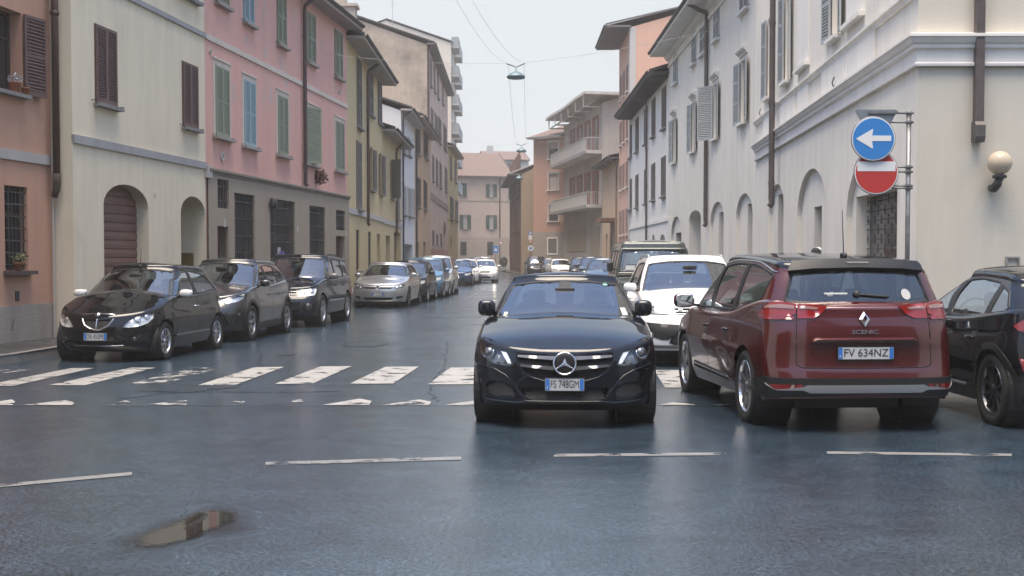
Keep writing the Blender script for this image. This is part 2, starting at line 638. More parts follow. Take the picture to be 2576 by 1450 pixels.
def leafmesh(m, o, u, n, w, h, gap=.058, rails=(.5,), t=.035, stile=.055, open_slats=True):
    """one louvred shutter leaf: stiles, rails and slanted slats"""
    o, u, n = np.asarray(o, float), np.asarray(u, float), np.asarray(n, float)
    up = np.array((0, 0, 1.0))
    P = lambda a, z, d: o + u * a + up * z + n * d
    def bx(a0, a1, z0, z1, d0, d1):
        m.hexa([P(a0, z0, d0), P(a1, z0, d0), P(a1, z0, d1), P(a0, z0, d1), P(a0, z1, d0), P(a1, z1, d0), P(a1, z1, d1), P(a0, z1, d1)])
    bx(0, stile, 0, h, 0, t)
    bx(w - stile, w, 0, h, 0, t)
    zs = [0] + [r * h for r in rails] + [h]
    bx(stile, w - stile, 0, stile * 1.5, .002, t - .002)
    bx(stile, w - stile, h - stile, h, .002, t - .002)
    for r in rails:
        bx(stile, w - stile, r * h - stile * .5, r * h + stile * .5, .002, t - .002)
    for i in range(len(zs) - 1):
        z0 = zs[i] + (stile * 1.5 if i == 0 else stile * .5)
        z1 = zs[i + 1] - (stile if i == len(zs) - 2 else stile * .5)
        k = max(1, int((z1 - z0) / gap))
        for j in range(k):
            z = z0 + (z1 - z0) * (j + .5) / k
            hh = gap * .36
            m.hexa([P(stile, z - hh, t * .85), P(w - stile, z - hh, t * .85), P(w - stile, z - hh + .012, t), P(stile, z - hh + .012, t),
                    P(stile, z + hh - .012, .004), P(w - stile, z + hh - .012, .004), P(w - stile, z + hh, .012), P(stile, z + hh, .012)])
    # dark backing close behind the slats
    m.add([P(stile, .02, .001), P(w - stile, .02, .001), P(w - stile, h - .02, .001), P(stile, h - .02, .001)], [(0, 1, 2, 3)])

WHP = plain('sticker_white', (.45, .46, .45), .5)
WGL = plain('window_glass', (.02, .024, .028), .06, 0, spec=.7)
WFR = plain('window_frame_white', (.55, .54, .51), .5, noise=.1)
STONE = plain('sill_stone', (.20, .195, .19), .8, noise=.25, nscale=9, bump=.2)
IRON = plain('dark_iron', (.05, .052, .056), .55, .4, noise=.3, nscale=15)
COPPER = plain('brown_pipe', (.085, .05, .042), .45, .3, noise=.3, nscale=5)
PIPEG = plain('grey_brown_pipe', (.11, .09, .085), .5, .3, noise=.25, nscale=5)
TILE = plain('roof_tile', (.13, .09, .078), .85, noise=.4, nscale=6, bump=.4, bscale=20)
TILED = plain('dark_roof_edge', (.045, .043, .045), .7, noise=.3, nscale=6)
SOFF = plain('soffit_paint', (.36, .32, .29), .85, noise=.12, nscale=3)
WOODR = plain('red_wood', (.12, .045, .03), .6, noise=.3, nscale=7)

class Bld:
    def __init__(b, name, label, F, z1, depth, wall, over=.5, rise=None, roof=True, cat='building', z0=-.05, sides=True, soffit=None, roofedge=None, gutter=True, group=None, side_mat=None):
        b.F, b.z1, b.depth, b.wall, b.over, b.z0 = F, z1, depth, wall, over, z0
        b.rise = depth * .5 * .36 if rise is None else rise
        b.root = empty(name, (F.a[0], F.a[1], 0), 0, label, cat, group)
        b.off = np.array(b.root.location)
        b.holes = []
        b.roof, b.sides, b.soffit, b.roofedge, b.gutter, b.side_mat = roof, sides, soffit or SOFF, roofedge or TILED, gutter, side_mat
        b.wn = 0
    def hole(b, loop, depth):
        b.holes.append((loop, depth))
    def obj(b, m, name, mat, parent=None, smooth=False):
        return m.obj(name, mat, parent or b.root, smooth)
    def box(b, name, s0, s1, z0, z1, d0, d1, mat, parent=None):
        m = MB()
        fbox(m, b.F, s0, s1, z0, z1, d0, d1)
        return b.obj(m, name, mat, parent)
    def window(b, r, style='closed', sh=None, sill=True, surround=None, sm=None, rails=(.5,), recess=.2, leaf_w=None, pane=WGL, lit=None, sillm=None, fr=None, open_to=('flat', 'flat'), pediment=None, louv=.058, bars=None):
        """r = (s0, s1, z0, z1)"""
        F = b.F
        s0, s1, z0, z1 = r
        w, h = s1 - s0, z1 - z0
        u3 = np.array((F.u[0], F.u[1], 0)); n3 = np.array((F.n[0], F.n[1], 0))
        m = MB()
        if surround:
            for q in ((s0 - surround, s0 - .004, z0, z1 + surround), (s1 + .004, s1 + surround, z0, z1 + surround), (s0 - .004, s1 + .004, z1 + .004, z1 + surround)):
                fbox(m, F, q[0], q[1], q[2], q[3], -.01, .022)
            fbox(m, F, s0 - surround - .02, s1 + surround + .02, z1 + surround + .002, z1 + surround + .05, -.01, .05)
            win = b.obj(m, 'window', sm or WFR)
        elif style in ('open', 'glazed', 'grille'):
            t = .06
            for q in ((s0, s0 + t, z0, z1), (s1 - t, s1, z0, z1), (s0 + t, s1 - t, z1 - t, z1), (s0 + t, s1 - t, z0, z0 + t), ((s0 + s1) / 2 - t * .6, (s0 + s1) / 2 + t * .6, z0 + t, z1 - t), (s0 + t, s1 - t, z0 + h * .66, z0 + h * .66 + t * .7)):
                fbox(m, F, q[0], q[1], q[2], q[3], -recess + .01, -recess + .06)
            win = b.obj(m, 'window', fr or WFR)
        else:
            fbox(m, F, s0 - .012, s1 + .012, z0, z1 + .012, -.02, .012)
            win = b.obj(m, 'window', sh or WFR)
        if style in ('open', 'glazed', 'grille'):
            b.hole([(s0, z0), (s1, z0), (s1, z1), (s0, z1)], recess)
            m = MB()
            fbox(m, F, s0 + .01, s1 - .01, z0 + .01, z1 - .01, -recess + .02, -recess + .03)
            b.obj(m, 'pane', pane, win)
        if style == 'closed':
            for k in (0, 1):
                m = MB()
                leafmesh(m, F.p(s0 + k * w / 2 + .004, z0 + .012, .014), u3, n3, w / 2 - .008, h - .02, rails=rails, gap=louv)
                b.obj(m, 'shutter', sh, win)
        elif style == 'ajar':
            m = MB()
            fbox(m, F, s0, s1, z0, z1, .013, .015)
            b.obj(m, 'pane', plain('dark_gap', (.01, .01, .01), .9), win)
            for k, an in ((0, rad(28)), (1, rad(-8))):
                m = MB()
                uu = (u3 if k == 0 else -u3) * math.cos(an) + n3 * abs(math.sin(an))
                o = F.p(s0 if k == 0 else s1, z0 + .012, .016)
                leafmesh(m, o, uu, n3, w / 2 - .01, h - .02, rails=rails, gap=louv)
                b.obj(m, 'shutter', sh, win)
        elif style == 'open':
            lw = leaf_w or w / 2
            for k, how in zip((0, 1), open_to):
                if how == 'none':
                    continue
                m = MB()
                o = F.p(s0 - .01 if k == 0 else s1 + .01, z0 + .012, .03)
                out = -u3 if k == 0 else u3
                an = {'flat': rad(7), 'half': rad(50), 'out': rad(88)}[how]
                uu = out * math.cos(an) + n3 * math.sin(an)
                nn = np.cross(uu, (0, 0, 1.0))
                if nn.dot(n3) < 0 or (how == 'out' and nn[1] > 0):
                    nn = -nn
                leafmesh(m, o, uu, nn, lw, h - .02, rails=rails, gap=louv)
                b.obj(m, 'shutter', sh, win)
        elif style == 'grille' and bars:
            m = MB()
            nv, nh, rr = bars
            dd = -.05
            for i in range(nv):
                s = s0 + w * (i + .5) / nv
                fbox(m, F, s - rr, s + rr, z0, z1, dd - rr, dd + rr)
            for i in range(nh):
                z = z0 + h * (i + .5) / nh
                fbox(m, F, s0, s1, z - rr * 1.4, z + rr * 1.4, dd + rr * 1.1, dd + rr * 2.2)
            b.obj(m, 'bars', IRON, win)
        if sill:
            m = MB()
            ov = .07 + (surround or 0)
            fbox(m, F, s0 - ov, s1 + ov, z0 - .07, z0 - .003, -.01, .15)
            b.obj(m, 'sill', sillm or STONE, win)
        if style == 'closed' and F.a[1] < 40:
            for sx in (s0 - .16, s1 + .16):
                m = MB().tube([F.p(sx, z0 + .03, 0), F.p(sx, z0 + .03, .10), F.p(sx, z0 - .05, .11)], .010, 5)
                b.obj(m, 'shutter_stop', IRON, win)
        if pediment:
            m = MB()
            fprof(m, F, [(-.01, z1 + .14), (.04, z1 + .14), (.05, z1 + .20), (.12, z1 + .24), (.16, z1 + .30), (.16, z1 + .33), (-.01, z1 + .37)], s0 - .22, s1 + .22)
            b.obj(m, 'hood', pediment, win)
        return win
    def door(b, r, mat, recess=.3, panels=3, slats=0):
        F = b.F
        s0, s1, z0, z1 = r
        b.hole([(s0, z0), (s1, z0), (s1, z1), (s0, z1)], recess)
        m = MB()
        fbox(m, F, s0, s1, z0, z1, -recess + .01, -recess + .05)
        d = b.obj(m, 'door', mat)
        for k in range(panels):
            m = MB()
            za, zb = z0 + (z1 - z0) * (k + .12) / panels, z0 + (z1 - z0) * (k + .88) / panels
            fbox(m, F, s0 + (s1 - s0) * .18, s1 - (s1 - s0) * .18, za, zb, -recess + .05, -recess + .075)
            b.obj(m, 'door_panel', mat, d)
        return d
    def band(b, name, s0, s1, z0, z1, d, mat):
        return b.box(name, s0, s1, z0, z1, -.02, d, mat)
    def pipe(b, s, ztop, zbot, r=.05, mat=COPPER, kick=.25, elbow=True, out=.10):
        F = b.F
        pts = []
        if elbow:
            pts += [F.p(s + .0, ztop + .18, b.over - .04), F.p(s, ztop + .05, b.over - .05), F.p(s, ztop - .12, b.over * .6), F.p(s, ztop - .30, out + .02)]
        else:
            pts += [F.p(s, ztop, out)]
        pts += [F.p(s, ztop - .5, out), F.p(s, zbot + .2, out)]
        pts += [F.p(s, zbot + .08, out - .01), F.p(s, zbot, out + .05 if kick else out)]
        o = b.obj(MB().tube(pts, r, 10), 'downpipe', mat, smooth=True)
        m = MB()
        for z in np.arange(zbot + .6, ztop - .5, 2.0):
            m.lathe([(r + .012, z - .025), (r + .012, z + .025)], c=tuple(F.p(s, 0, out)), n=12)
            k = b.obj(m, 'pipe_clamp', mat, o)
            m = MB()
        return o
    def build(b, s0=0, s1=None):
        F = b.F
        s1 = F.L if s1 is None else s1
        m = MB()
        vv, tri, _ = cdt([(s0, b.z0), (s1, b.z0), (s1, b.z1), (s0, b.z1)], [h for h, _ in b.holes])
        m.add([F.p(a, z) for a, z in vv], tri)
        for loop, dp in b.holes:
            L = len(loop)
            m.add([F.p(a, z) for a, z in loop] + [F.p(a, z, -dp) for a, z in loop], [(i, (i + 1) % L, L + (i + 1) % L, L + i) for i in range(L)] + [tuple(range(L, 2 * L))])
        D, R = b.depth, b.rise
        b.obj(m, 'wall', b.wall)
        if b.sides:
            for s in (s0, s1):
                m = MB()
                m.add([F.p(s, b.z0, 0), F.p(s, b.z1, 0), F.p(s, b.z1 + R, -D / 2), F.p(s, b.z1, -D), F.p(s, b.z0, -D)], [(0, 1, 2, 3, 4)])
                b.obj(m, 'gable', b.side_mat or b.wall)
            m = MB()
            m.add([F.p(s0, b.z0, -D), F.p(s1, b.z0, -D), F.p(s1, b.z1, -D), F.p(s0, b.z1, -D)], [(0, 1, 2, 3)])
            b.obj(m, 'back_wall', b.wall)
        if b.roof:
            o = b.over
            k = R / (D / 2)
            e0, e1 = s0 - .12, s1 + .12
            m = MB()
            n = max(4, int((e1 - e0) / .11))
            n += n % 2
            ss = np.linspace(e0, e1, n + 1)
            V, Fc = [], []
            for i, s in enumerate(ss):
                w = .035 * (1 if i % 2 else 0)
                V += [F.p(s, b.z1 + .16 - o * k * .25 + w, o), F.p(s, b.z1 + .16 + R + w, -D / 2), F.p(s, b.z1 + .16 + w, -D)]
            for i in range(n):
                Fc += [(i * 3, i * 3 + 1, i * 3 + 4, i * 3 + 3), (i * 3 + 1, i * 3 + 2, i * 3 + 5, i * 3 + 4)]
            m.add(V, Fc)
            rf = b.obj(m, 'roof', TILE)
            m = MB()
            z = b.z1
            m.hexa([F.p(e0, z, -.01), F.p(e1, z, -.01), F.p(e1, z - .02, o), F.p(e0, z - .02, o), F.p(e0, z + .10, -.01), F.p(e1, z + .10, -.01), F.p(e1, z + .10, o), F.p(e0, z + .10, o)])
            b.obj(m, 'soffit', b.soffit, rf)
            m = MB()
            for s in (e0, e1):
                m.hexa([F.p(s - .03, z + .10, o + .01), F.p(s + .03, z + .10, o + .01), F.p(s + .03, z + .13 + R, -D / 2), F.p(s - .03, z + .13 + R, -D / 2), F.p(s - .03, z + .20, o + .01), F.p(s + .03, z + .20, o + .01), F.p(s + .03, z + .23 + R, -D / 2), F.p(s - .03, z + .23 + R, -D / 2)])
                b.obj(m, 'verge', b.roofedge, rf)
                m = MB()
            if b.gutter:
                pr = [(o + .02 + .085 * math.cos(t), z + .16 + .085 * math.sin(t)) for t in np.linspace(math.pi, 2 * math.pi, 9)] + [(o + .02 + .07 * math.cos(t), z + .16 + .07 * math.sin(t)) for t in np.linspace(2 * math.pi, math.pi, 9)]
                m = MB()
                fprof(m, F, pr, e0, e1)
                b.obj(m, 'gutter', b.roofedge, rf)
        return b.root

def arch(s0, s1, z0, zs, zt, n=14):
    c, r = (s0 + s1) / 2, (s1 - s0) / 2
    return [(s0, z0), (s1, z0)] + [(c + r * math.cos(t), zs + (zt - zs) * math.sin(t)) for t in np.linspace(0, math.pi, n)]

# plan of the street, metres; left fronts then right fronts
LX0, LY0 = -8.155, 23.7
def on_left(px):
    k = (px - WD / 2) / FPX
    y = (LX0 - .107 * LY0) / (k - .107)
    return (k * y, y)
pA, pB, pC = (LX0, LY0), on_left(520), on_left(875)
XL = pC[0]
yl = lambda px, X: X / ((px - WD / 2) / FPX)

# --- orange house at the far left
M_OR = plaster('orange_render', (.52, .31, .22), (.47, .27, .19), streak=.2)
M_GRST = plaster('grey_plinth', (.38, .34, .295), (.31, .28, .24), streak=.3, bump=.9, patch=.6, pc=(.2, .19, .18))
BRSH = plain('brown_shutter', (.11, .062, .055), .55, noise=.2, nscale=10)
F0 = Fac((-8.555 - .12 * 10, 13.7), (-8.555, 23.7))
B0 = Bld('orange_house', 'orange rendered house with an open brown shutter, cut off at the left edge', F0, 9.6, 9, M_OR, over=.5)
r = F0.rect(-40, 55, 35, 240, True)
B0.window(r, 'open', BRSH, open_to=('none', 'flat'), recess=.28, fr=plain('dark_frame', (.06, .035, .03), .6))
sil0 = r
r2 = F0.rect(12, 70, 466, 682)
w = B0.window(r2, 'grille', sill=True, recess=.2, bars=(6, 7, .009), fr=plain('dark_frame', (.06, .035, .03), .6), sillm=plain('dark_sill', (.07, .05, .045), .7))
z = F0.uv(66, 393)[1]
B0.band('string_course', 0, F0.L, z - .11, z + .07, .04, plaster('pale_band', (.42, .40, .38), streak=.2))
z = F0.uv(130, 762)[1]
B0.box('plinth', 0, F0.L - .01, -.05, z, -.02, .03, M_GRST)
rr = F0.rect(38, 47, 733, 757)
B0.box('vent', *rr, -.01, .015, IRON)
B0.build()
pp = at(141, 300, 23.56)
m = MB()
m.tube([(pp[0], pp[1], 9.7), (pp[0], pp[1], 3.1)], .065, 12)
dp = B0.obj(m, 'downpipe', COPPER, smooth=True)
m = MB()
m.tube([(pp[0], pp[1], 3.16), (pp[0], pp[1], 2.98), (pp[0] - .01, pp[1] - .01, 2.85), (pp[0] - .04, pp[1] - .03, 2.72)], [.085, .075, .07, .05], 12)
B0.obj(m, 'pipe_boot', plain('rusty_iron', (.07, .055, .04), .8, .3, noise=.4), dp, True)
m = MB()
m.lathe([(.07, 6.05), (.085, 6.07), (.085, 6.12), (.07, 6.14)], c=(pp[0], pp[1], 0), n=12)
B0.obj(m, 'pipe_collar', COPPER, dp, True)
m = MB()
q = at(134, 600, 23.60)
m.tube([(q[0], q[1], .12), (q[0], q[1], 3.9), (q[0] + .03, q[1], 4.05), (q[0] + .08, q[1], 4.1)], .016, 6)
B0.obj(m, 'cable_duct', plain('pale_duct', (.45, .43, .40), .6))

# --- cream house
M_CR = plaster('cream_render', (.75, .67, .51), (.70, .62, .475), streak=.2, var=.1)
F1 = Fac(pA, pB)
B1 = Bld('cream_house', 'cream house with a brown roller door under an arch and two closed brown shutters', F1, 9.4, 9, M_CR, over=.5)
for q in ((238, 290, 60, 258), (458, 495, 154, 318)):
    B1.window(F1.rect(*q), 'closed', BRSH, rails=(), louv=.05)
z = F1.uv(190, 348)[1]
B1.band('string_course', 0, F1.L, z - .10, z + .06, .05, plaster('grey_band', (.36, .36, .36), streak=.3))
z = F1.uv(517, 91)[1]
B1.band('upper_course', 0, F1.L, z - .06, z + .05, .05, plaster('grey_band', (.36, .36, .36), streak=.3))
r = F1.rect(440, 494, -170, 8, True)
B1.window(r, 'closed', BRSH)
a0, a1, _, zt = F1.rect(260, 373, 465, 500)
zt = F1.uv(318, 465)[1]
zs = F1.uv(262, 515)[1]
B1.hole(arch(a0, a1, -.05, zs, zt), .30)
rd = None
zz = -.02
m = MB()
fbox(m, F1, a0, a1, -.03, zt, -.30, -.285)
rd = B1.obj(m, 'roller_door', plain('roller_brown', (.15, .075, .06), .5, noise=.25, nscale=4))
while zz < zt - .03:
    # slats follow the arch
    zc = zz + .09
    hw = (a1 - a0) / 2
    if zc > zs:
        t_ = min(1, (zc - zs) / (zt - zs))
        hw *= math.sqrt(max(0, 1 - t_ * t_)) + .02
    cc = (a0 + a1) / 2
    m = MB()
    fprof(m, F1, [(-.286, zz + .01), (-.265, zz + .02), (-.258, zz + .09), (-.265, zz + .165), (-.286, zz + .176)], cc - hw, cc + hw)
    B1.obj(m, 'door_slat', plain('roller_brown', (.15, .075, .06), .5, noise=.25, nscale=4), rd)
    zz += .18
e0, e1, _, _ = F1.rect(455, 517, 560, 600)
zt2, zs2 = F1.uv(487, 495)[1], F1.uv(487, 540)[1]
B1.hole(arch(e0, e1, -.05, zs2, zt2), .9)
m = MB()
fbox(m, F1, e0 + .02, e1 - .5, 0, zt2 - .2, -.895, -.85)
B1.obj(m, 'entrance_door', plain('dark_door', (.05, .04, .035), .6))
r = F1.rect(491, 508, 640, 668)
m = MB()
mid = F1.p(e1, 0)
m.hexa([F1.p(e1 - .012, 1.25, -.62), F1.p(e1 - .012, 1.25, -.30), F1.p(e1 - .004, 1.25, -.30), F1.p(e1 - .004, 1.25, -.62), F1.p(e1 - .012, 1.72, -.62), F1.p(e1 - .012, 1.72, -.30), F1.p(e1 - .004, 1.72, -.30), F1.p(e1 - .004, 1.72, -.62)])
B1.obj(m, 'brass_plate', plain('brass', (.30, .22, .09), .45, .7, noise=.3, nscale=25))
q = F1.rect(515, 525, 418, 468)
B1.box('meter_box', q[0], q[1], q[2] + .2, q[3], 0, .10, plain('pale_duct', (.45, .43, .40), .6))
s, z = F1.uv(389, 493)
M_ = Matrix.Translation(Vector(F1.p(s, z, .004) - B1.off)) @ Matrix(((F1.u[0], 0, F1.n[0], 0), (F1.u[1], 0, F1.n[1], 0), (0, 1, 0, 0), (0, 0, 0, 1)))
text_mesh('21', .14, plain('number_grey', (.3, .29, .26), .7), 'house_number', B1.root, M_, .002)
B1.build()

# --- pink house on a brown-grey base
M_PK = plaster('pink_render', (.70, .41, .35), (.64, .365, .31), patch=.75, pc=(.52, .43, .39), streak=.15, var=.1)
M_BG = plaster('brown_grey_render', (.37, .315, .245), (.33, .28, .22), streak=.15, var=.1)
GRSH = plain('green_shutter', (.24, .275, .20), .6, noise=.12, nscale=10)
BLSH = plain('blue_shutter', (.27, .385, .44), .6, noise=.12, nscale=10)
CRM = plaster('cream_surround', (.64, .57, .50), streak=.2)
F2 = Fac(pB, pC)
B2 = Bld('pink_house', 'pink house on a brown-grey ground floor with green shutters and two blue ones', F2, F2.uv(871, 76)[1], 10, M_PK, over=.55, soffit=plaster('soffit_pinkish', (.36, .30, .28), streak=.05, bump=.05))
for (q, st, mt) in (((540, 574, 163, 342), 'closed', GRSH), ((612, 640, 199, 367), 'closed', BLSH), ((697.5, 722, 238, 389), 'closed', GRSH), ((766, 796, 268, 411), 'ajar', GRSH), ((843, 864, 303, 429), 'closed', GRSH)):
    B2.window(F2.rect(*q), st, mt, surround=.13, sm=CRM, sillm=plain('sill_warm', (.30, .27, .25), .8, noise=.2))
for (q, mt) in (((540, 573, -150, 4), GRSH), ((611, 636, -105, 54), BLSH), ((696, 718, -35, 110), GRSH), ((769, 792, 26, 154), GRSH), ((841, 860, 72, 192), GRSH)):
    B2.window(F2.rect(*q), 'closed', mt, sillm=plain('sill_warm', (.30, .27, .25), .8, noise=.2))
zt_ = F2.uv(700, 464)[1]
zm = F2.uv(697, 181)[1]
B2.band('string_course', 0, F2.L, zm - .07, zm + .07, .04, CRM)
GH = []
for q, k in (((541.6, 570, 450, 523), 'g'), ((542, 570, 569, 740), 'd'), ((585, 636, 485, 700), 'g'), ((675, 738, 499, 760), 'g'), ((774, 814, 517, 690), 'g'), ((841, 864, 528, 579), 'g'), ((841, 864, 594, 740), 'd')):
    r = list(F2.rect(*q))
    r[2] = max(r[2], .02)
    GH.append((tuple(r), k))
# ground floor skin in the brown-grey render, a separate layer a little proud of the pink wall
GB = Bld.__new__(Bld)
GB.__dict__.update(B2.__dict__)
GB.holes = []
GB.over = B2.over
class _F(Fac):
    pass
FG = Fac(F2.p(0, 0, .06)[:2], F2.p(F2.L, 0, .06)[:2])
GB.F = FG
for i, (r, k) in enumerate(GH):
    w_, h_ = r[1] - r[0], r[3] - r[2]
    if k == 'g':
        GB.window(r, 'grille', sill=False, recess=.30, bars=(max(4, int(w_ / .12)), max(2, int(h_ / .42)), .010), fr=plain('grey_frame', (.16, .17, .19), .5), pane=plain('dusty_glass', (.045, .048, .052), .25))
    else:
        GB.door(r, WOODR, .30)
m = MB()
vv, tri, _ = cdt([(0, -.05), (FG.L, -.05), (FG.L, zt_ - .06), (0, zt_ - .06)], [h for h, _ in GB.holes])
m.add([FG.p(a, z) for a, z in vv], tri)
for loop, dpp in GB.holes:
    L = len(loop)
    m.add([FG.p(a, z) for a, z in loop] + [FG.p(a, z, -dpp) for a, z in loop], [(i, (i + 1) % L, L + (i + 1) % L, L + i) for i in range(L)] + [tuple(range(L, 2 * L))])
B2.obj(m, 'ground_floor_wall', M_BG)
for s in (0, FG.L):
    pass
m = MB()
fprof(m, F2, [(-.02, zt_ - .09), (.07, zt_ - .09), (.09, zt_ - .03), (.13, zt_), (.13, zt_ + .05), (-.02, zt_ + .10)], 0, F2.L)
B2.obj(m, 'ground_floor_cornice', plaster('cornice_grey', (.24, .21, .18), streak=.25))
# openings of the lower skin also pierce the wall behind it
for loop, dpp in GB.holes:
    B2.hole(loop, dpp + .02)
B2.pipe(F2.uv(760, 300)[0], B2.z1, F2.uv(760, 468)[1], .06, plain('plum_pipe', (.075, .048, .055), .45, .3, noise=.3, nscale=5))
for (px, py, w_, h_) in ((565, 562, .12, .2), (748, 577, .12, .2), (872, 590, .12, .2)):
    s, z = FG.uv(px, py)
    B2.box('notice', s - w_ / 2, s + w_ / 2, z - h_ / 2, z + h_ / 2, .062, .07, WHP)
s, z = FG.uv(677, 513)
m = MB().sq(FG.p(s, z, .13), (.11, .11, .13), .5, .6)
B2.obj(m, 'flood_lamp', IRON, smooth=True)
for px, py, rr_ in ((558, 395, .11), (528, 130, .07), (852, 232, .07)):
    s, z = F2.uv(px, py)
    m = MB()
    q = F2.p(s, z, .0)
    n3 = np.array((F2.n[0], F2.n[1], 0)); u3 = np.array((F2.u[0], F2.u[1], 0))
    ring = [(a, dd) for a, dd in ((rr_, 0), (rr_, .04), (rr_ * .7, .04), (rr_ * .65, .01), (0, .01))]
    v, f = [], []
    for a, dd in ring:
        for k in range(16):
            t = 2 * math.pi * k / 16
            v.append(q + u3 * a * math.cos(t) + np.array((0, 0, 1)) * a * math.sin(t) + n3 * dd)
    for i in range(len(ring) - 1):
        for k in range(16):
            f.append((i * 16 + k, i * 16 + (k + 1) % 16, (i + 1) * 16 + (k + 1) % 16, (i + 1) * 16 + k))
    m.add(v, f)
    B2.obj(m, 'wall_vent', plain('vent_white', (.5, .47, .44), .6))
s, z = FG.uv(706, 640)
B2.box('no_parking_notice', s - .13, s + .13, z - .2, z + .2, .0, .02, WHP)
m = MB().sq(FG.p(s, z - .02, .022), (.1, .012, .1), .5, 1)
B2.obj(m, 'notice_disc', plain('blue_red', (.12, .12, .35), .5), smooth=True)
B2.build()

# --- yellow house (tall part and lower wing)
M_YE = plaster('yellow_render', (.60, .485, .28), (.56, .45, .26), streak=.12, var=.07)
GYSH = plain('grey_shutter', (.17, .155, .145), .6, noise=.15, nscale=10)
WH = plaster('white_band', (.52, .49, .46), streak=.2)
F3 = Fac(pC, (XL, yl(963, XL)))
B3 = Bld('yellow_house', 'tall yellow house with grey shutters beyond the pink house', F3, F3.uv(878, 106)[1], 10, M_YE, over=.65)
for q, st in (((897, 908, 142, 318), 'closed'), ((927, 937, 177, 286), 'closed'), ((950, 959, 204, 308), 'closed'), ((896, 908, 353, 525), 'closed')):
    B3.window(F3.rect(*q), st, GYSH, rails=(.33, .66))
for q in ((932, 938.5, 372, 479), (955, 961, 387, 489)):
    B3.window(F3.rect(*q), 'open', GYSH, recess=.2)
z = F3.uv(878, 530)[1]
B3.band('string_course', 0, F3.L, z - .10, z + .12, .05, WH)
for q, k in (((896, 904.5, 578, 682), 'g'), ((926.5, 934, 583, 690), 'g'), ((948.5, 957, 588, 720), 'd')):
    r = list(F3.rect(*q)); r[2] = max(.1, r[2])
    B3.window(tuple(r), 'grille', sill=(k == 'g'), recess=.22, bars=(5, 4, .01), fr=plain('dark_frame', (.06, .035, .03), .6)) if k == 'g' else B3.door(tuple(r), WOODR, .25)
m = MB()
fbox(m, F3, 9.4, 10.2, 9.4, 12.3, -1.6, -.85)
fbox(m, F3, 9.3, 10.3, 12.3, 12.42, -1.7, -.75)
B3.obj(m, 'chimney', plaster('chimney_render', (.5, .45, .38), grime=.4))
B3.pipe(F3.uv(920, 400)[0], B3.z1, F3.uv(920, 568)[1], .06, COPPER)
B3.build()
F4 = Fac((XL, yl(963, XL)), (XL, yl(1010, XL)))
B4 = Bld('yellow_wing', 'lower yellow wing with one shutter swung out beside the tall yellow house', F4, F4.uv(964, 333)[1], 9, M_YE, over=.6)
B4.window(F4.rect(983, 989, 402, 500), 'open', GYSH, open_to=('half', 'flat'), recess=.2)
B4.window(F4.rect(996.5, 1003, 420, 552), 'closed', GYSH, rails=(.33, .66))
z = F4.uv(985, 563)[1]
B4.band('string_course', 0, F4.L, z - .10, z + .12, .05, WH)
for q in ((971, 982, 593, 725), (991, 1008, 584, 740)):
    r = list(F4.rect(*q)); r[2] = .0
    B4.door(tuple(r), plain('ochre_door', (.20, .13, .06), .7) if q[0] > 985 else plain('grey_door', (.16, .15, .14), .6), .3)
B4.pipe(F4.uv(992.5, 400)[0], B4.z1, F4.uv(992.5, 588)[1], .06, COPPER)
B4.build()
# --- narrow white house
M_WH = plaster('white_render', (.68, .68, .67), (.64, .64, .63), streak=.1, var=.06)
LGSH = plain('pale_shutter', (.42, .42, .42), .6, noise=.1)
F5 = Fac((XL, yl(1010, XL)), (XL, yl(1044, XL)))
B5 = Bld('white_house', 'narrow white house with pale shutters and a garage on the left side of the street', F5, F5.uv(1011, 282)[1], 9, M_WH, over=.6)
for q in ((1015, 1021, 466, 541), (1025, 1034, 470, 543), (1037, 1041, 475, 547), (1013, 1020, 340, 385), (1025, 1032, 345, 390)):
    B5.window(F5.rect(*q), 'closed', LGSH)
r = list(F5.rect(1015.5, 1038, 614, 740)); r[2] = .0
B5.door(tuple(r), plain('garage_grey', (.2, .2, .2), .7), .8)
B5.pipe(.15, B5.z1, .9, .05, IRON)
B5.build()
# --- tan house
M_TN = plaster('tan_render', (.47, .34, .22), (.44, .32, .21), streak=.12, var=.08)
DKSH = plain('dark_brown_shutter', (.075, .055, .048), .6, noise=.15)
F6 = Fac((XL, yl(1044, XL)), (XL, yl(1084, XL)))
B6 = Bld('tan_house', 'tan house with dark brown shutters past the narrow white one', F6, F6.uv(1046, 300)[1], 9, M_TN, over=.55)
for q in ((1049.5, 1057, 445, 521), (1065.5, 1073, 453, 525), (1048, 1055.5, 318, 384), (1065.5, 1075, 320, 392)):
    B6.window(F6.rect(*q), 'closed', DKSH)
for q in ((1050, 1055, 610, 720), (1065, 1071, 609, 720)):
    r = list(F6.rect(*q)); r[2] = .0
    B6.door(tuple(r), WOODR, .3)
B6.pipe(.2, B6.z1, 1.6, .06, IRON)
B6.build()
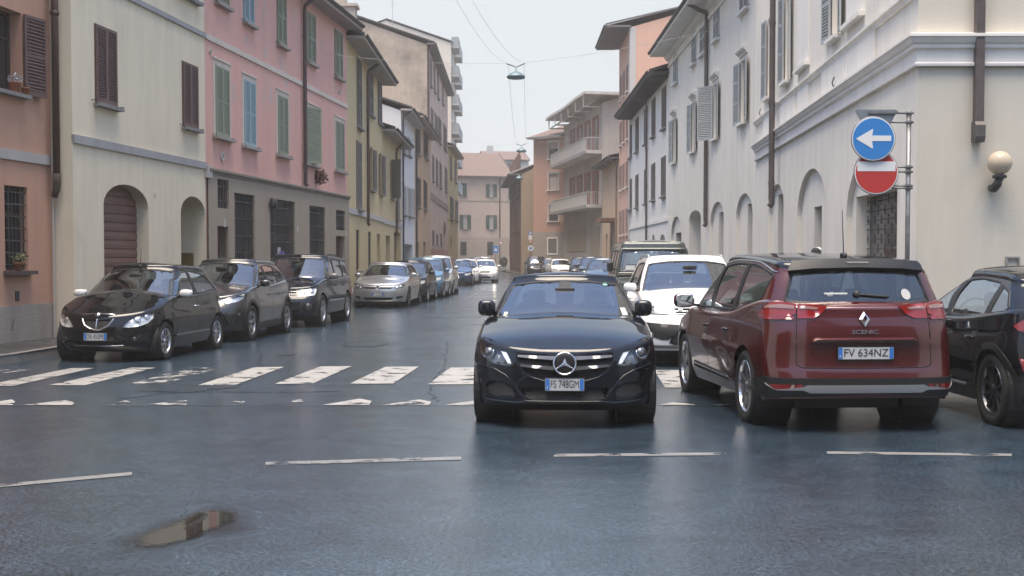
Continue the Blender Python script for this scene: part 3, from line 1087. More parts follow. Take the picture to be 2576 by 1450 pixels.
# --- tall old pink-brown house with a bare stained gable
M_PB = plaster('dusty_pink_render', (.52, .40, .34), (.48, .37, .315), streak=.2, grime=.25)
M_GB = plaster('stained_gable', (.52, .43, .34), (.43, .36, .29), streak=.25, var=.2, grime=.75, bump=.6)
X7 = -6.1
F7 = Fac((X7, yl(1075.5, X7)), (X7, yl(1127, X7)))
B7 = Bld('old_tall_house', 'tall old dusty pink house whose bare stained gable rises over its neighbours', F7, F7.uv(1077, 120)[1], 15, M_PB, over=.55, side_mat=M_GB, soffit=plain('grey_soffit', (.16, .15, .15), .9))
for q in ((1082, 1085, 145, 215), (1091, 1094, 160, 230), (1100, 1103, 180, 245), (1112, 1115, 205, 260), (1084, 1089, 270, 330), (1093.5, 1100, 283, 345), (1102.5, 1109, 292, 355), (1115, 1123, 310, 370), (1087, 1091, 389, 455), (1096.5, 1101, 398, 463), (1105.5, 1110, 407, 472), (1118.5, 1124, 419, 480)):
    B7.window(F7.rect(*q), 'closed', GYSH, rails=(.5,))
z = F7.uv(1100, 505)[1]
B7.band('string_course', 0, F7.L, z - .25, z + .25, .05, plaster('dull_band', (.26, .2, .17)))
s0, s1, _, _ = F7.rect(1115, 1122, 560, 600)
B7.hole(arch(s0, s1, -.02, 3.8, 4.8), .5)
for q in ((1088, 1091, 580, 615), (1098, 1101, 590, 618), (1108, 1111, 588, 620)):
    B7.window(F7.rect(*q), 'closed', DKSH)
B7.band('base_render', 0, F7.L, -.05, 2.2, .03, plaster('salmon_base', (.42, .22, .18)))
B7.pipe(.15, B7.z1, 2.2, .07, COPPER)
for (s, d, h) in ((1.2, -6.5, 1.6), (9, -3, 1.0)):
    m = MB()
    zz = B7.z1 + B7.rise * (1 - abs(d + 7.5) / 7.5)
    fbox(m, F7, s, s + 1.0, zz - .5, zz + h, d - .5, d + .5)
    B7.obj(m, 'chimney', M_GB)
B7.build()
# --- yellow house before the bend
M_Y2 = plaster('old_yellow_render', (.48, .36, .17), (.45, .34, .16), streak=.2, grime=.2)
F9 = Fac((-6.08, yl(1127, -6.08)), (-5.85, yl(1152, -5.85)))
B9 = Bld('old_yellow_house', 'old yellow house with brown shutters at the bend of the street', F9, F9.uv(1129, 372)[1], 9, M_Y2, over=.6)
for q in ((1132, 1136, 390, 448), (1143.5, 1148, 403, 457), (1132, 1140, 494, 550), (1145, 1152, 503, 556)):
    B9.window(F9.rect(*q), 'closed', DKSH)
B9.build()
m = MB()
q = at(1129, 609, 125)
sb = at(1122.5, 598, 125), at(1136, 620, 125)
m.box(sb[0][0], sb[1][0], 125, 125.12, sb[1][2], sb[0][2])
sgn = m.obj('hanging_sign', plain('slate_sign', (.06, .075, .08), .6), None)
tag(sgn, 'dark rectangular sign board hanging from the old yellow house', 'sign')
m = MB().tube([(sb[0][0] - .8, 125.06, sb[0][2] + .05), (sb[1][0], 125.06, sb[0][2] + .05)], .03, 6)
m.obj('bracket', IRON, sgn)
# --- tall block with balconies beyond
M_TB = plaster('pale_block', (.64, .58, .50), (.62, .56, .49), streak=.12)
F8 = Fac((-6.6, 138.5), (-6.6, 152))
B8 = Bld('apartment_block', 'tall pale apartment block with balconies behind the stained gable', F8, at(1120, 108, 138.5)[2], 14, M_TB, over=.1, rise=2.4)
for k in range(6):
    z = 9.0 + 3.1 * k
    for s0 in (.6, 7):
        m = MB()
        fbox(m, F8, s0, s0 + 4.5, z - .2, z, 0, .8)
        o = B8.obj(m, 'balcony', plain('concrete_light', (.4, .4, .39), .8, noise=.15))
        m = MB()
        fbox(m, F8, s0, s0 + 4.5, z, z + 1.0, .74, .8)
        fbox(m, F8, s0, s0 + .06, z, z + 1.0, .02, .74)
        B8.obj(m, 'parapet', plain('concrete_mid', (.3, .32, .33), .8), o)
B8.build()
# --- pink house closing the view
M_EP = plaster('salmon_grey_render', (.52, .40, .33), (.49, .375, .31), streak=.12, grime=.15)
M_EB = plaster('sandy_base', (.40, .32, .25), (.38, .30, .235), streak=.15)
DGSH = plain('dark_green_shutter', (.025, .07, .055), .6, noise=.15)
FE = Fac((at(1140, 650, 160)[0], 160), (at(1290, 650, 162.5)[0], 162.5))
BE = Bld('pink_end_house', 'salmon pink house with dark green shutters closing the view of the street', FE, FE.uv(1200, 447)[1], 12, M_EP, over=.5, rise=3.4)
for q, st in (((1157, 1174, 462, 494), 'closed'), ((1231, 1241, 464, 496), 'open'), ((1165, 1175.5, 541, 577), 'open'), ((1231, 1241, 542, 577), 'open'), ((1279, 1284, 470, 500), 'closed')):
    BE.window(FE.rect(*q), st, DGSH, leaf_w=.45 if st == 'open' else None, pane=plain('curtain', (.35, .33, .31), .6))
zb_ = FE.uv(1200, 598)[1]
BE.band('base_render', -.01, FE.L + .01, -.05, zb_, .05, M_EB)
BE.band('string_course', 0, FE.L, FE.uv(1200, 506)[1] - .06, FE.uv(1200, 506)[1] + .06, .04, M_EB)
for q in ((1158, 1173.5, 609, 643), (1225.5, 1240, 609, 643), (1281, 1286, 612, 645)):
    r = FE.rect(*q)
    m = MB()
    fbox(m, FE, r[0], r[1], r[2], r[3], .052, .06)
    o = BE.obj(m, 'window', plain('dark_pane', (.03, .03, .03), .3))
    m = MB()
    for k in range(6):
        s = r[0] + (r[1] - r[0]) * (k + .5) / 6
        fbox(m, FE, s - .02, s + .02, r[2], r[3], .09, .11)
    for k in range(3):
        z = r[2] + (r[3] - r[2]) * (k + .5) / 3
        fbox(m, FE, r[0], r[1], z - .02, z + .02, .112, .13)
    BE.obj(m, 'bars', IRON, o)
BE.pipe(FE.uv(1257, 500)[0], BE.z1, .5, .07, COPPER, kick=False)
BE.build()
# white house behind it
FW = Fac((at(1222, 400, 185)[0], 185), (at(1330, 400, 186)[0], 186))
BW = Bld('white_back_house', 'white gabled house with a chimney showing above the pink end house', FW, FW.uv(1260, 405)[1], 10, plaster('white_render_far', (.5, .49, .47)), over=.3, rise=1.6)
r = FW.rect(1277, 1284, 401, 412)
BW.window(FW.rect(1277, 1285, 412, 425), 'closed', GYSH)
m = MB(); s, z = FW.uv(1236, 376)
fbox(m, FW, s - .4, s + .5, z - 6, z + .6, -2, -1.2)
BW.obj(m, 'chimney', plaster('white_render_far', (.5, .49, .47)))
m = MB(); s, z = FW.uv(1212, 392)
fbox(m, FW, s - .9, s + .6, z - 6, z + .3, -2, -.5)
BW.obj(m, 'brick_stack', plaster('brick_red_far', (.36, .17, .12)))
BW.build()

# ============================================================ right side
RX0, RY0, RS = 5.868, 18.5, .064
def on_right(px):
    k = (px - WD / 2) / FPX
    y = (RX0 - RS * RY0) / (k - RS)
    return (k * y, y)
qA, qB = (RX0, RY0), on_right(1897)
XR = qB[0]
M_R1 = plaster('warm_white_render', (.77, .725, .645), (.73, .685, .61), streak=.2, var=.08, bump=.15)
M_R0 = plaster('pale_cream_render', (.61, .57, .485), (.57, .53, .45), streak=.16, var=.08, bump=.15)
M_TR = plaster('white_trim', (.80, .765, .71), (.77, .735, .685), streak=.22, var=.05, bump=.1)
PGSH = plain('pale_grey_shutter', (.40, .42, .42), .6, noise=.12)
G1 = Fac(qA, qB)
C1 = Bld('corner_house', 'pale corner house with a white cornice and arched niches beside the road signs', G1, 12.0, 9, M_R1, over=.8, sides=False, roof=False)
# arched niches with the openings inside them
def niche(b, x0, x1, ytop, op, yo, depth=.10, rec=.35, bars=None, fill='grille', door=None):
    F = b.F
    s0, s1 = sorted((F.uv(x0, 600)[0], F.uv(x1, 600)[0]))
    zt = F.uv((x0 + x1) / 2, ytop)[1]
    loop = arch(s0, s1, -.05, zt - (s1 - s0) * .26, zt, 16)
    b.holes.append((loop, depth, 'niche'))
    o0, o1 = sorted((F.uv(op[0], 600)[0], F.uv(op[1], 600)[0]))
    zo = F.uv(op[1], yo)[1]
    Fn = Fac(F.p(0, 0, -depth)[:2], F.p(F.L, 0, -depth)[:2])
    vv, tri, _ = cdt(loop, [[(o0, .5 if fill == 'grille' else .02), (o1, .5 if fill == 'grille' else .02), (o1, zo), (o0, zo)]])
    m = MB()
    m.add([Fn.p(a, z) for a, z in vv], tri)
    zb0 = .5 if fill == 'grille' else .02
    lp = [(o0, zb0), (o1, zb0), (o1, zo), (o0, zo)]
    m.add([Fn.p(a, z) for a, z in lp] + [Fn.p(a, z, -rec) for a, z in lp], [(i, (i + 1) % 4, 4 + (i + 1) % 4, 4 + i) for i in range(4)])
    b.obj(m, 'niche_wall', M_R1)
    m = MB()
    fbox(m, Fn, o0, o1, zb0, zo, -rec - .02, -rec)
    w = b.obj(m, 'window' if fill == 'grille' else 'door', WGL if fill == 'grille' else (door or plain('dark_door', (.05, .04, .035), .6)))
    if fill == 'grille':
        m = MB()
        nv, nh, rr_ = bars
        for i in range(nh):
            z = zb0 + (zo - zb0) * (i + .5) / nh
            fbox(m, Fn, o0, o1, z - rr_, z + rr_, -rec + .04, -rec + .055)
        for i in range(nv):
            for j in range(nh):
                s = o0 + (o1 - o0) * (i + (.25 if j % 2 else .75)) / nv
                z = zb0 + (zo - zb0) * (j + .5) / nh
                fbox(m, Fn, s - rr_ * .8, s + rr_ * .8, z - (zo - zb0) / nh * .5, z + (zo - zb0) / nh * .5, -rec + .058, -rec + .072)
        b.obj(m, 'bars', plain('pale_iron', (.16, .155, .15), .5, .5), w)
niche(C1, 2128, 2265, 372, (2139, 2240), 474, bars=(6, 13, .011), rec=.25)
niche(C1, 2005, 2077, 425, (2036, 2055), 518, fill='door')
niche(C1, 1933, 1972, 464, (1947, 1960), 487, bars=(4, 8, .012))
B_ = C1
zc0, zc1 = 4.37, 4.82
PROF = [(-.02, zc0), (.07, zc0), (.075, zc0 + .035), (.03, zc0 + .06), (.03, zc0 + .24), (.08, zc0 + .26), (.08, zc0 + .31), (.11, zc0 + .33), (.15, zc0 + .40), (.17, zc0 + .41), (.17, zc0 + .45), (-.02, zc0 + .49)]
zs = 5.48
m = MB()
fprof(m, G1, [(-.02, zs - .08), (.04, zs - .08), (.05, zs - .02), (.09, zs), (.09, zs + .04), (-.02, zs + .07)], 0, G1.L - .1)
C1.obj(m, 'sill_course', M_TR)
for (x0, x1, style) in ((2093, 2114, 'open'), (1975.5, 1988, 'open'), (1931.5, 1942, 'open')):
    s0, s1 = sorted((G1.uv(x0, 150)[0], G1.uv(x1, 150)[0]))
    C1.window((s0, s1, 5.86, 8.0), 'open', PGSH, rails=(.35, .68), recess=.22, sillm=M_TR, leaf_w=(s1 - s0) * .62, pane=plain('blind_cream', (.42, .40, .34), .7))
for (x0, x1) in ((2009, 2036), (2131, 2173)):
    s0, s1 = sorted((G1.uv(x0, 150)[0], G1.uv(x1, 150)[0]))
    C1.box('blind_window', s0, s1, 5.90, 8.3, -.01, .03, M_TR)
    C1.box('blind_sill', s0 - .05, s1 + .05, 5.80, 5.88, -.01, .13, M_TR)
for (x0, x1) in ((2131, 2203), (2070, 2128), (2009, 2036), (1960, 2003), (1924, 1950)):
    s0, s1 = sorted((G1.uv(x0, 200)[0], G1.uv(x1, 200)[0]))
    C1.box('apron_panel', s0, s1, 4.92, 5.40, -.01, .035, M_TR)
for px, py in ((2105, 210), (1918, 285)):
    s, z = G1.uv(px, py)
    m = MB().tube([G1.p(s, z - .1, .04), G1.p(s, z, .09), G1.p(s, z + .12, .05)], .012, 6)
    C1.obj(m, 'wall_hook', IRON)
C1.pipe(G1.uv(1962, 300)[0], 12.0, G1.uv(1962, 520)[1], .075, PIPEG, elbow=False, out=.2)
# front towards the crossing
G0 = Fac((RX0, RY0), (RX0 + 14, RY0 - .1), toward=(10, 0))
m = MB()
m.add([G0.p(0, -.05), G0.p(14, -.05), G0.p(14, 12), G0.p(0, 12)], [(0, 1, 2, 3)])
C1.obj(m, 'crossing_wall', M_R0)
# the cornice turns the corner with a mitre
m = MB()
n_ = len(PROF)
cs = math.hypot(*(G0.n + G1.n)) ** 2 / 2
row0 = [G0.p(4.02, z, d) for d, z in PROF]
row1 = [np.append(np.array((RX0, RY0)) + (G0.n + G1.n) * d / cs, z) for d, z in PROF]
row2 = [G1.p(G1.L - .3, z, d) for d, z in PROF]
m.add(row0 + row1 + row2, [(r * n_ + i, r * n_ + (i + 1) % n_, (r + 1) * n_ + (i + 1) % n_, (r + 1) * n_ + i) for r in (0, 1) for i in range(n_)] + [tuple(range(n_)), tuple(range(3 * n_ - 1, 2 * n_ - 1, -1))])
C1.obj(m, 'cornice', M_TR)
m = MB()
fprof(m, G0, PROF, 4.24, 14)
C1.obj(m, 'crossing_cornice', M_TR)
m = MB()
s, _ = G0.uv(2457, 200)
zend = G0.uv(2457, 312)[1]
fbox(m, G0, s - .06, s + .06, zend, 12, .03, .15)
o = C1.obj(m, 'square_downpipe', PIPEG)
m = MB()
z2 = G0.uv(2453, 360)[1]
fprof(m, G0, [(.02, z2), (.17, z2), (.20, z2 + .08), (.20, z2 + .24), (.16, zend + .02), (.02, zend + .02)], s - .075, s + .068)
C1.obj(m, 'pipe_shoe', plain('lead_grey', (.12, .11, .105), .6, .4, noise=.3, nscale=12), o)
s, z = G0.uv(2546, 668)
m = MB()
for q in ((-.10, .10, .10, .125), (-.10, -.075, -.2, .10), (.075, .10, -.2, .10), (-.075, .075, -.2, -.18)):
    fbox(m, G0, s + q[0], s + q[1], z + q[2], z + q[3], .005, .04)
C1.obj(m, 'notice_frame', plain('steel_frame', (.35, .34, .33), .4, .6))
# build the wall with the niches cut out
hs_ = C1.holes
C1.holes = []
m = MB()
vv, tri, _ = cdt([(0, -.05), (G1.L, -.05), (G1.L, 12), (0, 12)], [h[0] for h in hs_])
m.add([G1.p(a, z) for a, z in vv], tri)
for h in hs_:
    loop, dpp = h[0], h[1]
    L = len(loop)
    m.add([G1.p(a, z) for a, z in loop] + [G1.p(a, z, -dpp) for a, z in loop], [(i, (i + 1) % L, L + (i + 1) % L, L + i) for i in range(L)] + ([tuple(range(L, 2 * L))] if len(h) == 2 else []))
C1.obj(m, 'wall', M_R1)
m = MB()
m.add([(RX0, RY0, 12), (RX0 + 14, RY0, 12), (RX0 + 14, 40, 12), (qB[0], qB[1], 12)], [(0, 1, 2, 3)])
C1.obj(m, 'roof', TILE)

# --- long white house with grey shutters
G2 = Fac(qB, (XR, yl(1680, XR)))
C2 = Bld('white_shutter_house', 'long white three-storey house with open grey shutters and window hoods', G2, G2.uv(1683, 142)[1], 10, M_R1, over=.85, soffit=M_TR)
def rr2(x0, x1, yt, yb, at1=True):
    return G2.rect(x0, x1, yt, yb, at1)
zA1, zA0 = G2.uv(1893, 133)[1], G2.uv(1893, 297)[1]
for (x0, x1, how) in ((1866.5, 1877, ('flat', 'flat')), (1797, 1806, ('flat', 'half')), (1742, 1750, ('flat', 'flat')), (1694.5, 1701, ('flat', 'flat'))):
    s0, s1 = sorted((G2.uv(x0, 250)[0], G2.uv(x1, 250)[0]))
    s1 = max(s1, s0 + .9)
    C2.window((s0, s1, zA0, zA1), 'open', PGSH, rails=(.35, .68), recess=.22, sillm=M_TR, leaf_w=.62, open_to=how, pediment=M_TR, pane=plain('blind_cream', (.42, .40, .34), .7))
zB1, zB0 = G2.uv(1752, 73)[1], G2.uv(1752, 156)[1]
for (x0, x1) in ((1863, 1883), (1797, 1810), (1763, 1778), (1742, 1752), (1696, 1706)):
    s0, s1 = sorted((G2.uv(x0, 100)[0], G2.uv(x1, 100)[0]))
    C2.window((s0, s1, zB0, zB1), 'closed', PGSH, rails=(.5,), sillm=M_TR)
C2.pipe(G2.uv(1783, 300)[0], C2.z1, G2.uv(1783, 570)[1], .075, PIPEG)
m = MB()
z = C2.z1
fprof(m, G2, [(-.02, z - .55), (.06, z - .55), (.08, z - .45), (.04, z - .42), (.04, z - .25), (.14, z - .20), (.22, z - .08), (.22, z), (-.02, z)], 0, G2.L)
C2.obj(m, 'eaves_moulding', M_TR)
for (nx0, nx1, ny, o0, o1, oy, fl) in ((1851, 1893, 487, 1872, 1886, 511, 'grille'), (1786, 1822, 508, 1801, 1812.5, 533, 'grille'), (1688, 1714, 545, 1694, 1713, 584, 'door')):
    niche(C2, nx0, nx1, ny, (o0, o1), oy, bars=(4, 8, .012), fill=fl)
s0, s1 = sorted((G2.uv(1733, 600)[0], G2.uv(1763, 600)[0]))
C2.holes.append((arch(s0, s1, -.05, G2.uv(1748, 552)[1], G2.uv(1748, 530)[1]), .5))
hs_ = C2.holes
C2.holes = []
m = MB()
vv, tri, _ = cdt([(0, -.05), (G2.L, -.05), (G2.L, C2.z1), (0, C2.z1)], [h[0] for h in hs_])
m.add([G2.p(a, z) for a, z in vv], tri)
for h in hs_:
    loop, dpp = h[0], h[1]
    L = len(loop)
    m.add([G2.p(a, z) for a, z in loop] + [G2.p(a, z, -dpp) for a, z in loop], [(i, (i + 1) % L, L + (i + 1) % L, L + i) for i in range(L)] + ([tuple(range(L, 2 * L))] if len(h) == 2 else []))
C2.obj(m, 'street_wall', M_R1)
# gables, back and roof come from the common builder, behind the street wall
_F2 = C2.F
C2.F = Fac(G2.p(0, 0, -.6)[:2], G2.p(G2.L, 0, -.6)[:2])
C2.over += .6
C2.build()
C2.F = _F2

# --- two-storey white house with deep dark eaves
M_W3 = plaster('cool_white_render', (.80, .765, .71), (.76, .725, .675), streak=.12, var=.05)
BGSH = plain('taupe_shutter', (.16, .13, .12), .6, noise=.12)
G3 = Fac((XR, yl(1680, XR)), (XR, yl(1585, XR)))
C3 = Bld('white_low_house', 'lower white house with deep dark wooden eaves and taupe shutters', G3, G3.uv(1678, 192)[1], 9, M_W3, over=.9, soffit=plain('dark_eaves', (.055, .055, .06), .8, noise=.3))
for (x0, x1, a, b_) in ((1583, 1590, 454, 529), (1600, 1606.5, 442, 524), (1622, 1628, 428, 515), (1640, 1648.6, 415, 506), (1665, 1675, 398, 497), (1583, 1590, 322, 400), (1600, 1607, 302, 386), (1622, 1629, 277, 366), (1641, 1649, 254, 348), (1666.6, 1676, 226, 328)):
    C3.window(G3.rect(x0, x1, a, b_), 'closed', BGSH)
z = G3.uv(1640, 562)[1]
C3.band('string_course', 0, G3.L, z - .08, z + .10, .05, M_TR)
C3.pipe(G3.uv(1631, 400)[0], C3.z1, .6, .06, PIPEG)
for (x0, x1) in ((1640, 1647), (1660, 1673)):
    s0, s1 = sorted((G3.uv(x0, 600)[0], G3.uv(x1, 600)[0]))
    zt_ = G3.uv((x0 + x1) / 2, 590)[1]
    C3.hole(arch(s0, s1, -.05, zt_ - .4, zt_), .4)
m = MB()
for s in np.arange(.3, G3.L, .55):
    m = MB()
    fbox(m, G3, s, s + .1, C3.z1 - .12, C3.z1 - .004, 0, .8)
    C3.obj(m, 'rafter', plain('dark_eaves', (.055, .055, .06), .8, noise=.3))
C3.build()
# --- tall orange house behind
M_OT = plaster('salmon_render', (.68, .43, .33), (.64, .40, .305), streak=.10, var=.07, patch=.35, pc=(.5, .36, .28))
G4 = Fac((XR, yl(1585, XR)), (XR, yl(1556, XR)))
C4 = Bld('tall_orange_house', 'tall salmon orange house rising behind the lower white one', G4, G4.uv(1584, 75)[1], 12, M_OT, over=1.5, rise=1.7, soffit=plain('grey_soffit', (.16, .15, .15), .9), roofedge=plain('grey_verge', (.12, .125, .13), .7))
m = MB()
fbox(m, G4, -.02, .9, -.05, C4.z1, -.3, .06)
C4.obj(m, 'corner_pier', plain('white_pier', (.5, .48, .46), .8))
for k in range(4):
    z = 3.0 + 2.9 * k
    for s in (1.5, 3.9, 6.1):
        C4.window((s, s + 1.2, z, z + 1.6), 'closed', plaster('pale_salmon', (.42, .3, .26)), sillm=M_TR)
C4.build()
# --- ochre low house
M_OC = plaster('ochre_render', (.60, .45, .31), (.57, .425, .295), streak=.14)
G5a, G5b = (XR, yl(1556, XR)), (6.75, 95.6)
G5 = Fac(G5a, G5b)
C5 = Bld('ochre_house', 'small ochre house under the tall orange one', G5, G5.uv(1553, 402)[1], 8, M_OC, over=.7, rise=1.0, soffit=plain('grey_soffit', (.16, .15, .15), .9))
for q in ((1524, 1528, 590, 690), (1535, 1541, 585, 690)):
    r = list(G5.rect(*q)); r[2] = 0
    C5.door(tuple(r), plain('brown_door', (.10, .07, .05), .7), .3)
m = MB()
s, z = G5.uv(1540, 555)
fbox(m, G5, s - 2.4, s + 1.2, z - .15, z + .1, 0, 1.0)
C5.obj(m, 'canopy', plain('rusty_canopy', (.20, .10, .07), .8, noise=.4))
C5.pipe(.8, C5.z1, 1.5, .06, plain('ochre_pipe', (.3, .2, .13), .6))
m = MB()
fbox(m, G5, 5, 5.8, C5.z1 + .3, C5.z1 + 2.2, -2.2, -1.4)
C5.obj(m, 'chimney', plain('chimney_brown', (.12, .1, .09), .8))
C5.build()
# --- grey concrete house with balconies and trussed eaves
M_CO = plaster('concrete_render', (.50, .45, .39), (.46, .41, .355), streak=.3, grime=.35)
M_BR = plaster('brick_panel', (.27, .12, .085), (.24, .105, .075), streak=.1)
CONC = plaster('pale_concrete', (.58, .55, .50), (.54, .51, .465), streak=.35, grime=.2)
G6 = Fac(G5b, (4.57, 112.6))
C6 = Bld('balcony_house', 'grey concrete house with two long balconies and a trussed roof overhang', G6, G6.uv(1515, 260)[1], 11, M_CO, over=.05, roof=False)
def fb6(name, x0, x1, y0, y1, yref, d0, d1, mat, parent=None):
    s0, s1 = sorted((G6.uv(x0, yref)[0], G6.uv(x1, yref)[0]))
    z1, z0 = G6.uv(x1, y0)[1], G6.uv(x1, y1)[1]
    m = MB()
    fbox(m, G6, s0, s1, z0, z1, d0, d1)
    return C6.obj(m, name, mat, parent)
zf = [G6.uv(1515, 385)[1], G6.uv(1515, 522)[1]]
for k, z in enumerate(zf):
    s0, s1 = (-.1, G6.L - .1) if k else (.1, G6.L + .1)
    m = MB()
    fprof(m, G6, [(0, z - .05), (1.2, z - .02), (1.25, z + .22), (0, z + .22)], s0, s1)
    o = C6.obj(m, 'balcony', CONC)
    m = MB()
    for s in np.arange(s0 + .05, s1, .16):
        fbox(m, G6, s, s + .03, z + .22, z + 1.12, 1.17, 1.20)
    fbox(m, G6, s0, s1, z + 1.12, z + 1.17, 1.15, 1.22)
    fbox(m, G6, s0, s0 + .04, z + 1.12, z + 1.17, .05, 1.15)
    for dd in np.arange(.1, 1.15, .16):
        fbox(m, G6, s0, s0 + .03, z + .22, z + 1.12, dd, dd + .03)
    C6.obj(m, 'railing', plain('pale_rail', (.45, .43, .40), .6), o)
    # panels and openings behind
    for s in (1.2, 4.6, 8.0, 11.4):
        m = MB()
        fbox(m, G6, s, s + 2.6, z + .3, z + 3.0, -.02, .04)
        p = C6.obj(m, 'brick_panel', M_BR)
        m = MB()
        fbox(m, G6, s + .3, s + 1.3, z + (.3 if s < 2 else 1.3), z + 2.7, .042, .06)
        C6.obj(m, 'window', plain('dark_pane', (.03, .03, .03), .3))
for (x0, x1, y0, y1) in ((1428, 1474, 575, 632), (1487, 1508, 572, 665)):
    s0, s1 = sorted((G6.uv(x0, 600)[0], G6.uv(x1, 600)[0]))
    m = MB()
    fbox(m, G6, s0, s1, G6.uv(x1, y1)[1], G6.uv(x1, y0)[1], -.02, .05)
    C6.obj(m, 'shutter_panel', plain('sand_panel', (.36, .29, .20), .8, noise=.2))
m = MB()
ze = C6.z1
n = 24
for i in range(n):
    s0, s1 = -1.0 + (G6.L + 2.0) * i / n, -1.0 + (G6.L + 2.0) * (i + 1) / n
    w0 = .3 + .05 * math.sin(i / n * 9)
    w1 = .3 + .05 * math.sin((i + 1) / n * 9)
    zz = lambda w: ze + .25 + w
    m.hexa([G6.p(s0, zz(w0), 1.5), G6.p(s1, zz(w1), 1.5), G6.p(s1, zz(w1) - .1, -6), G6.p(s0, zz(w0) - .1, -6), G6.p(s0, zz(w0) + .2, 1.5), G6.p(s1, zz(w1) + .2, 1.5), G6.p(s1, zz(w1) + .1, -6), G6.p(s0, zz(w0) + .1, -6)])
rf = C6.obj(m, 'roof', CONC)
for s in np.linspace(.3, G6.L - .3, 6):
    i = (s + 1) / (G6.L + 2)
    w0 = .3 + .05 * math.sin(i * 9)
    zt_ = ze + .22 + w0
    m = MB()
    m.tube([G6.p(s, zt_ - .05, 1.38), G6.p(s, zt_ - .8, 1.38), G6.p(s, zt_ - .8, 0)], .07, 4)
    m.tube([G6.p(s, zt_ - .8, 1.25), G6.p(s, zt_ - .1, .2)], .05, 4)
    C6.obj(m, 'roof_truss', CONC, rf)
C6.build()
# --- brick house
def brickm():
    m, t, p = base('brick_wall_far')
    g = nd(t, 'ShaderNodeNewGeometry')
    mp = nd(t, 'ShaderNodeMapping')
    mp.inputs['Rotation'].default_value = (rad(90), 0, 0)
    t.links.new(g.outputs['Position'], mp.inputs['Vector'])
    b = nd(t, 'ShaderNodeTexBrick', i_Scale=4.0)
    b.inputs['Color1'].default_value = (.54, .31, .22, 1)
    b.inputs['Color2'].default_value = (.49, .27, .19, 1)
    b.inputs['Mortar'].default_value = (.3, .22, .18, 1)
    t.links.new(mp.outputs[0], b.inputs['Vector'])
    t.links.new(b.outputs[0], p.inputs['Base Color'])
    p.inputs['Roughness'].default_value = .9
    return m
G7 = Fac((at(1342, 640, 115)[0], 115), (4.57, 112.6))
C7 = Bld('brick_house', 'orange brick house with four small white-framed windows on a pale stone base', G7, G7.uv(1345, 352)[1], 9, brickm(), over=.8, rise=1.5, soffit=M_TR, roofedge=M_TR)
for (y0, y1, st) in ((359, 401, 'g'), (438, 479, 's'), (517, 557, 'h')):
    r = G7.rect(1380.5, 1404, y0, y1)
    C7.window(r, 'glazed', recess=.15, surround=.12, sm=WFR, pane=plain('roller_blind', (.38, .33, .28), .7) if st == 's' else WGL, sill=True, sillm=M_TR)
    if st != 's':
        s0, s1, z0, z1 = r
        C7.box('roller_blind', s0, s1, z0 + (z1 - z0) * (.6 if st == 'g' else .45), z1, -.1, -.05, plain('roller_blind', (.38, .33, .28), .7))
zb_ = G7.uv(1380, 584)[1]
C7.band('stone_base', -.02, G7.L + .02, -.05, zb_, .06, plaster('pale_stone', (.36, .31, .26), (.33, .285, .24), streak=.1, grime=.2))
r = G7.rect(1380.5, 1402, 601, 638)
m = MB()
fbox(m, G7, *r, .055, .075)
o = C7.obj(m, 'window', plain('roller_dark', (.15, .13, .11), .7))
m = MB()
for q in ((r[0] - .12, r[0], r[2], r[3]), (r[1], r[1] + .12, r[2], r[3]), (r[0] - .12, r[1] + .12, r[3], r[3] + .12), (r[0] - .12, r[1] + .12, r[2] - .12, r[2])):
    fbox(m, G7, *q, .05, .10)
C7.obj(m, 'window_frame', M_TR, o)
C7.build()
# --- brown house at the bend
M_SB = plaster('sand_brick', (.36, .28, .19), (.33, .25, .17), streak=.1, grime=.3, bump=.6)
G8e = Fac((at(1311, 640, 119)[0], 119), (at(1342, 640, 118.6)[0], 118.6))
G8 = Fac((at(1311, 640, 119)[0], 119), (at(1284, 640, 142)[0], 142), toward=(-6, 120))
C8 = Bld('brown_brick_house', 'sand brown brick house with tall dark window strips at the bend', G8, G8.uv(1307, 445)[1], 3, plain('dark_brown_front', (.20, .135, .105), .75, noise=.3), over=1.1, rise=.9, soffit=plain('grey_soffit', (.16, .15, .15), .9), roofedge=CONC, sides=False)
m = MB()
m.add([G8e.p(0, -.05), G8e.p(G8e.L + .5, -.05), G8e.p(G8e.L + .5, C8.z1 + .8), G8e.p(0, C8.z1)], [(0, 1, 2, 3)])
C8.obj(m, 'end_wall', M_SB)
for z in (.6, 4.2, 8.2):
    for s in np.arange(1.0, G8.L - 2, 3.2):
        C8.box('window_strip', s, s + 1.0, z, z + 3.0, -.01, .03, plain('dark_pane', (.03, .03, .03), .3))
        C8.box('brick_pier', s + 1.3, s + 1.9, z - .4, z + 3.4, -.01, .12, plain('red_brown_pier', (.15, .08, .06), .8, noise=.3))
C8.build()

# ------------------------------------------------------------ unseen houses across the crossing, added behind the camera for reflections in the cars
M_X1 = plaster('across_orange', (.50, .27, .18), streak=.2)
M_X2 = plaster('across_grey', (.34, .31, .27), streak=.2)
for nm, lab, xa, xb, yy, zz, mt in (('added_house_across', 'unseen orange house across the crossing, added to be mirrored in the parked cars', -24, -5.5, -9, 10.5, M_X1), ('added_house_across', 'unseen grey house across the crossing, added to be mirrored in the saloon and the red car', 4.5, 22, -9, 12.5, M_X2)):
    FX = Fac((xa, yy), (xb, yy), toward=(0, 30))
    BX = Bld(nm, lab, FX, zz, 9, mt, over=.6)
    for lv in range(3):
        for k in range(4):
            s = 1.2 + k * (FX.L - 3) / 3.4
            BX.window((s, s + 1.1, 1.0 + 3.4 * lv, 2.8 + 3.4 * lv), 'closed' if lv else 'glazed', GYSH, recess=.2)
    BX.build()
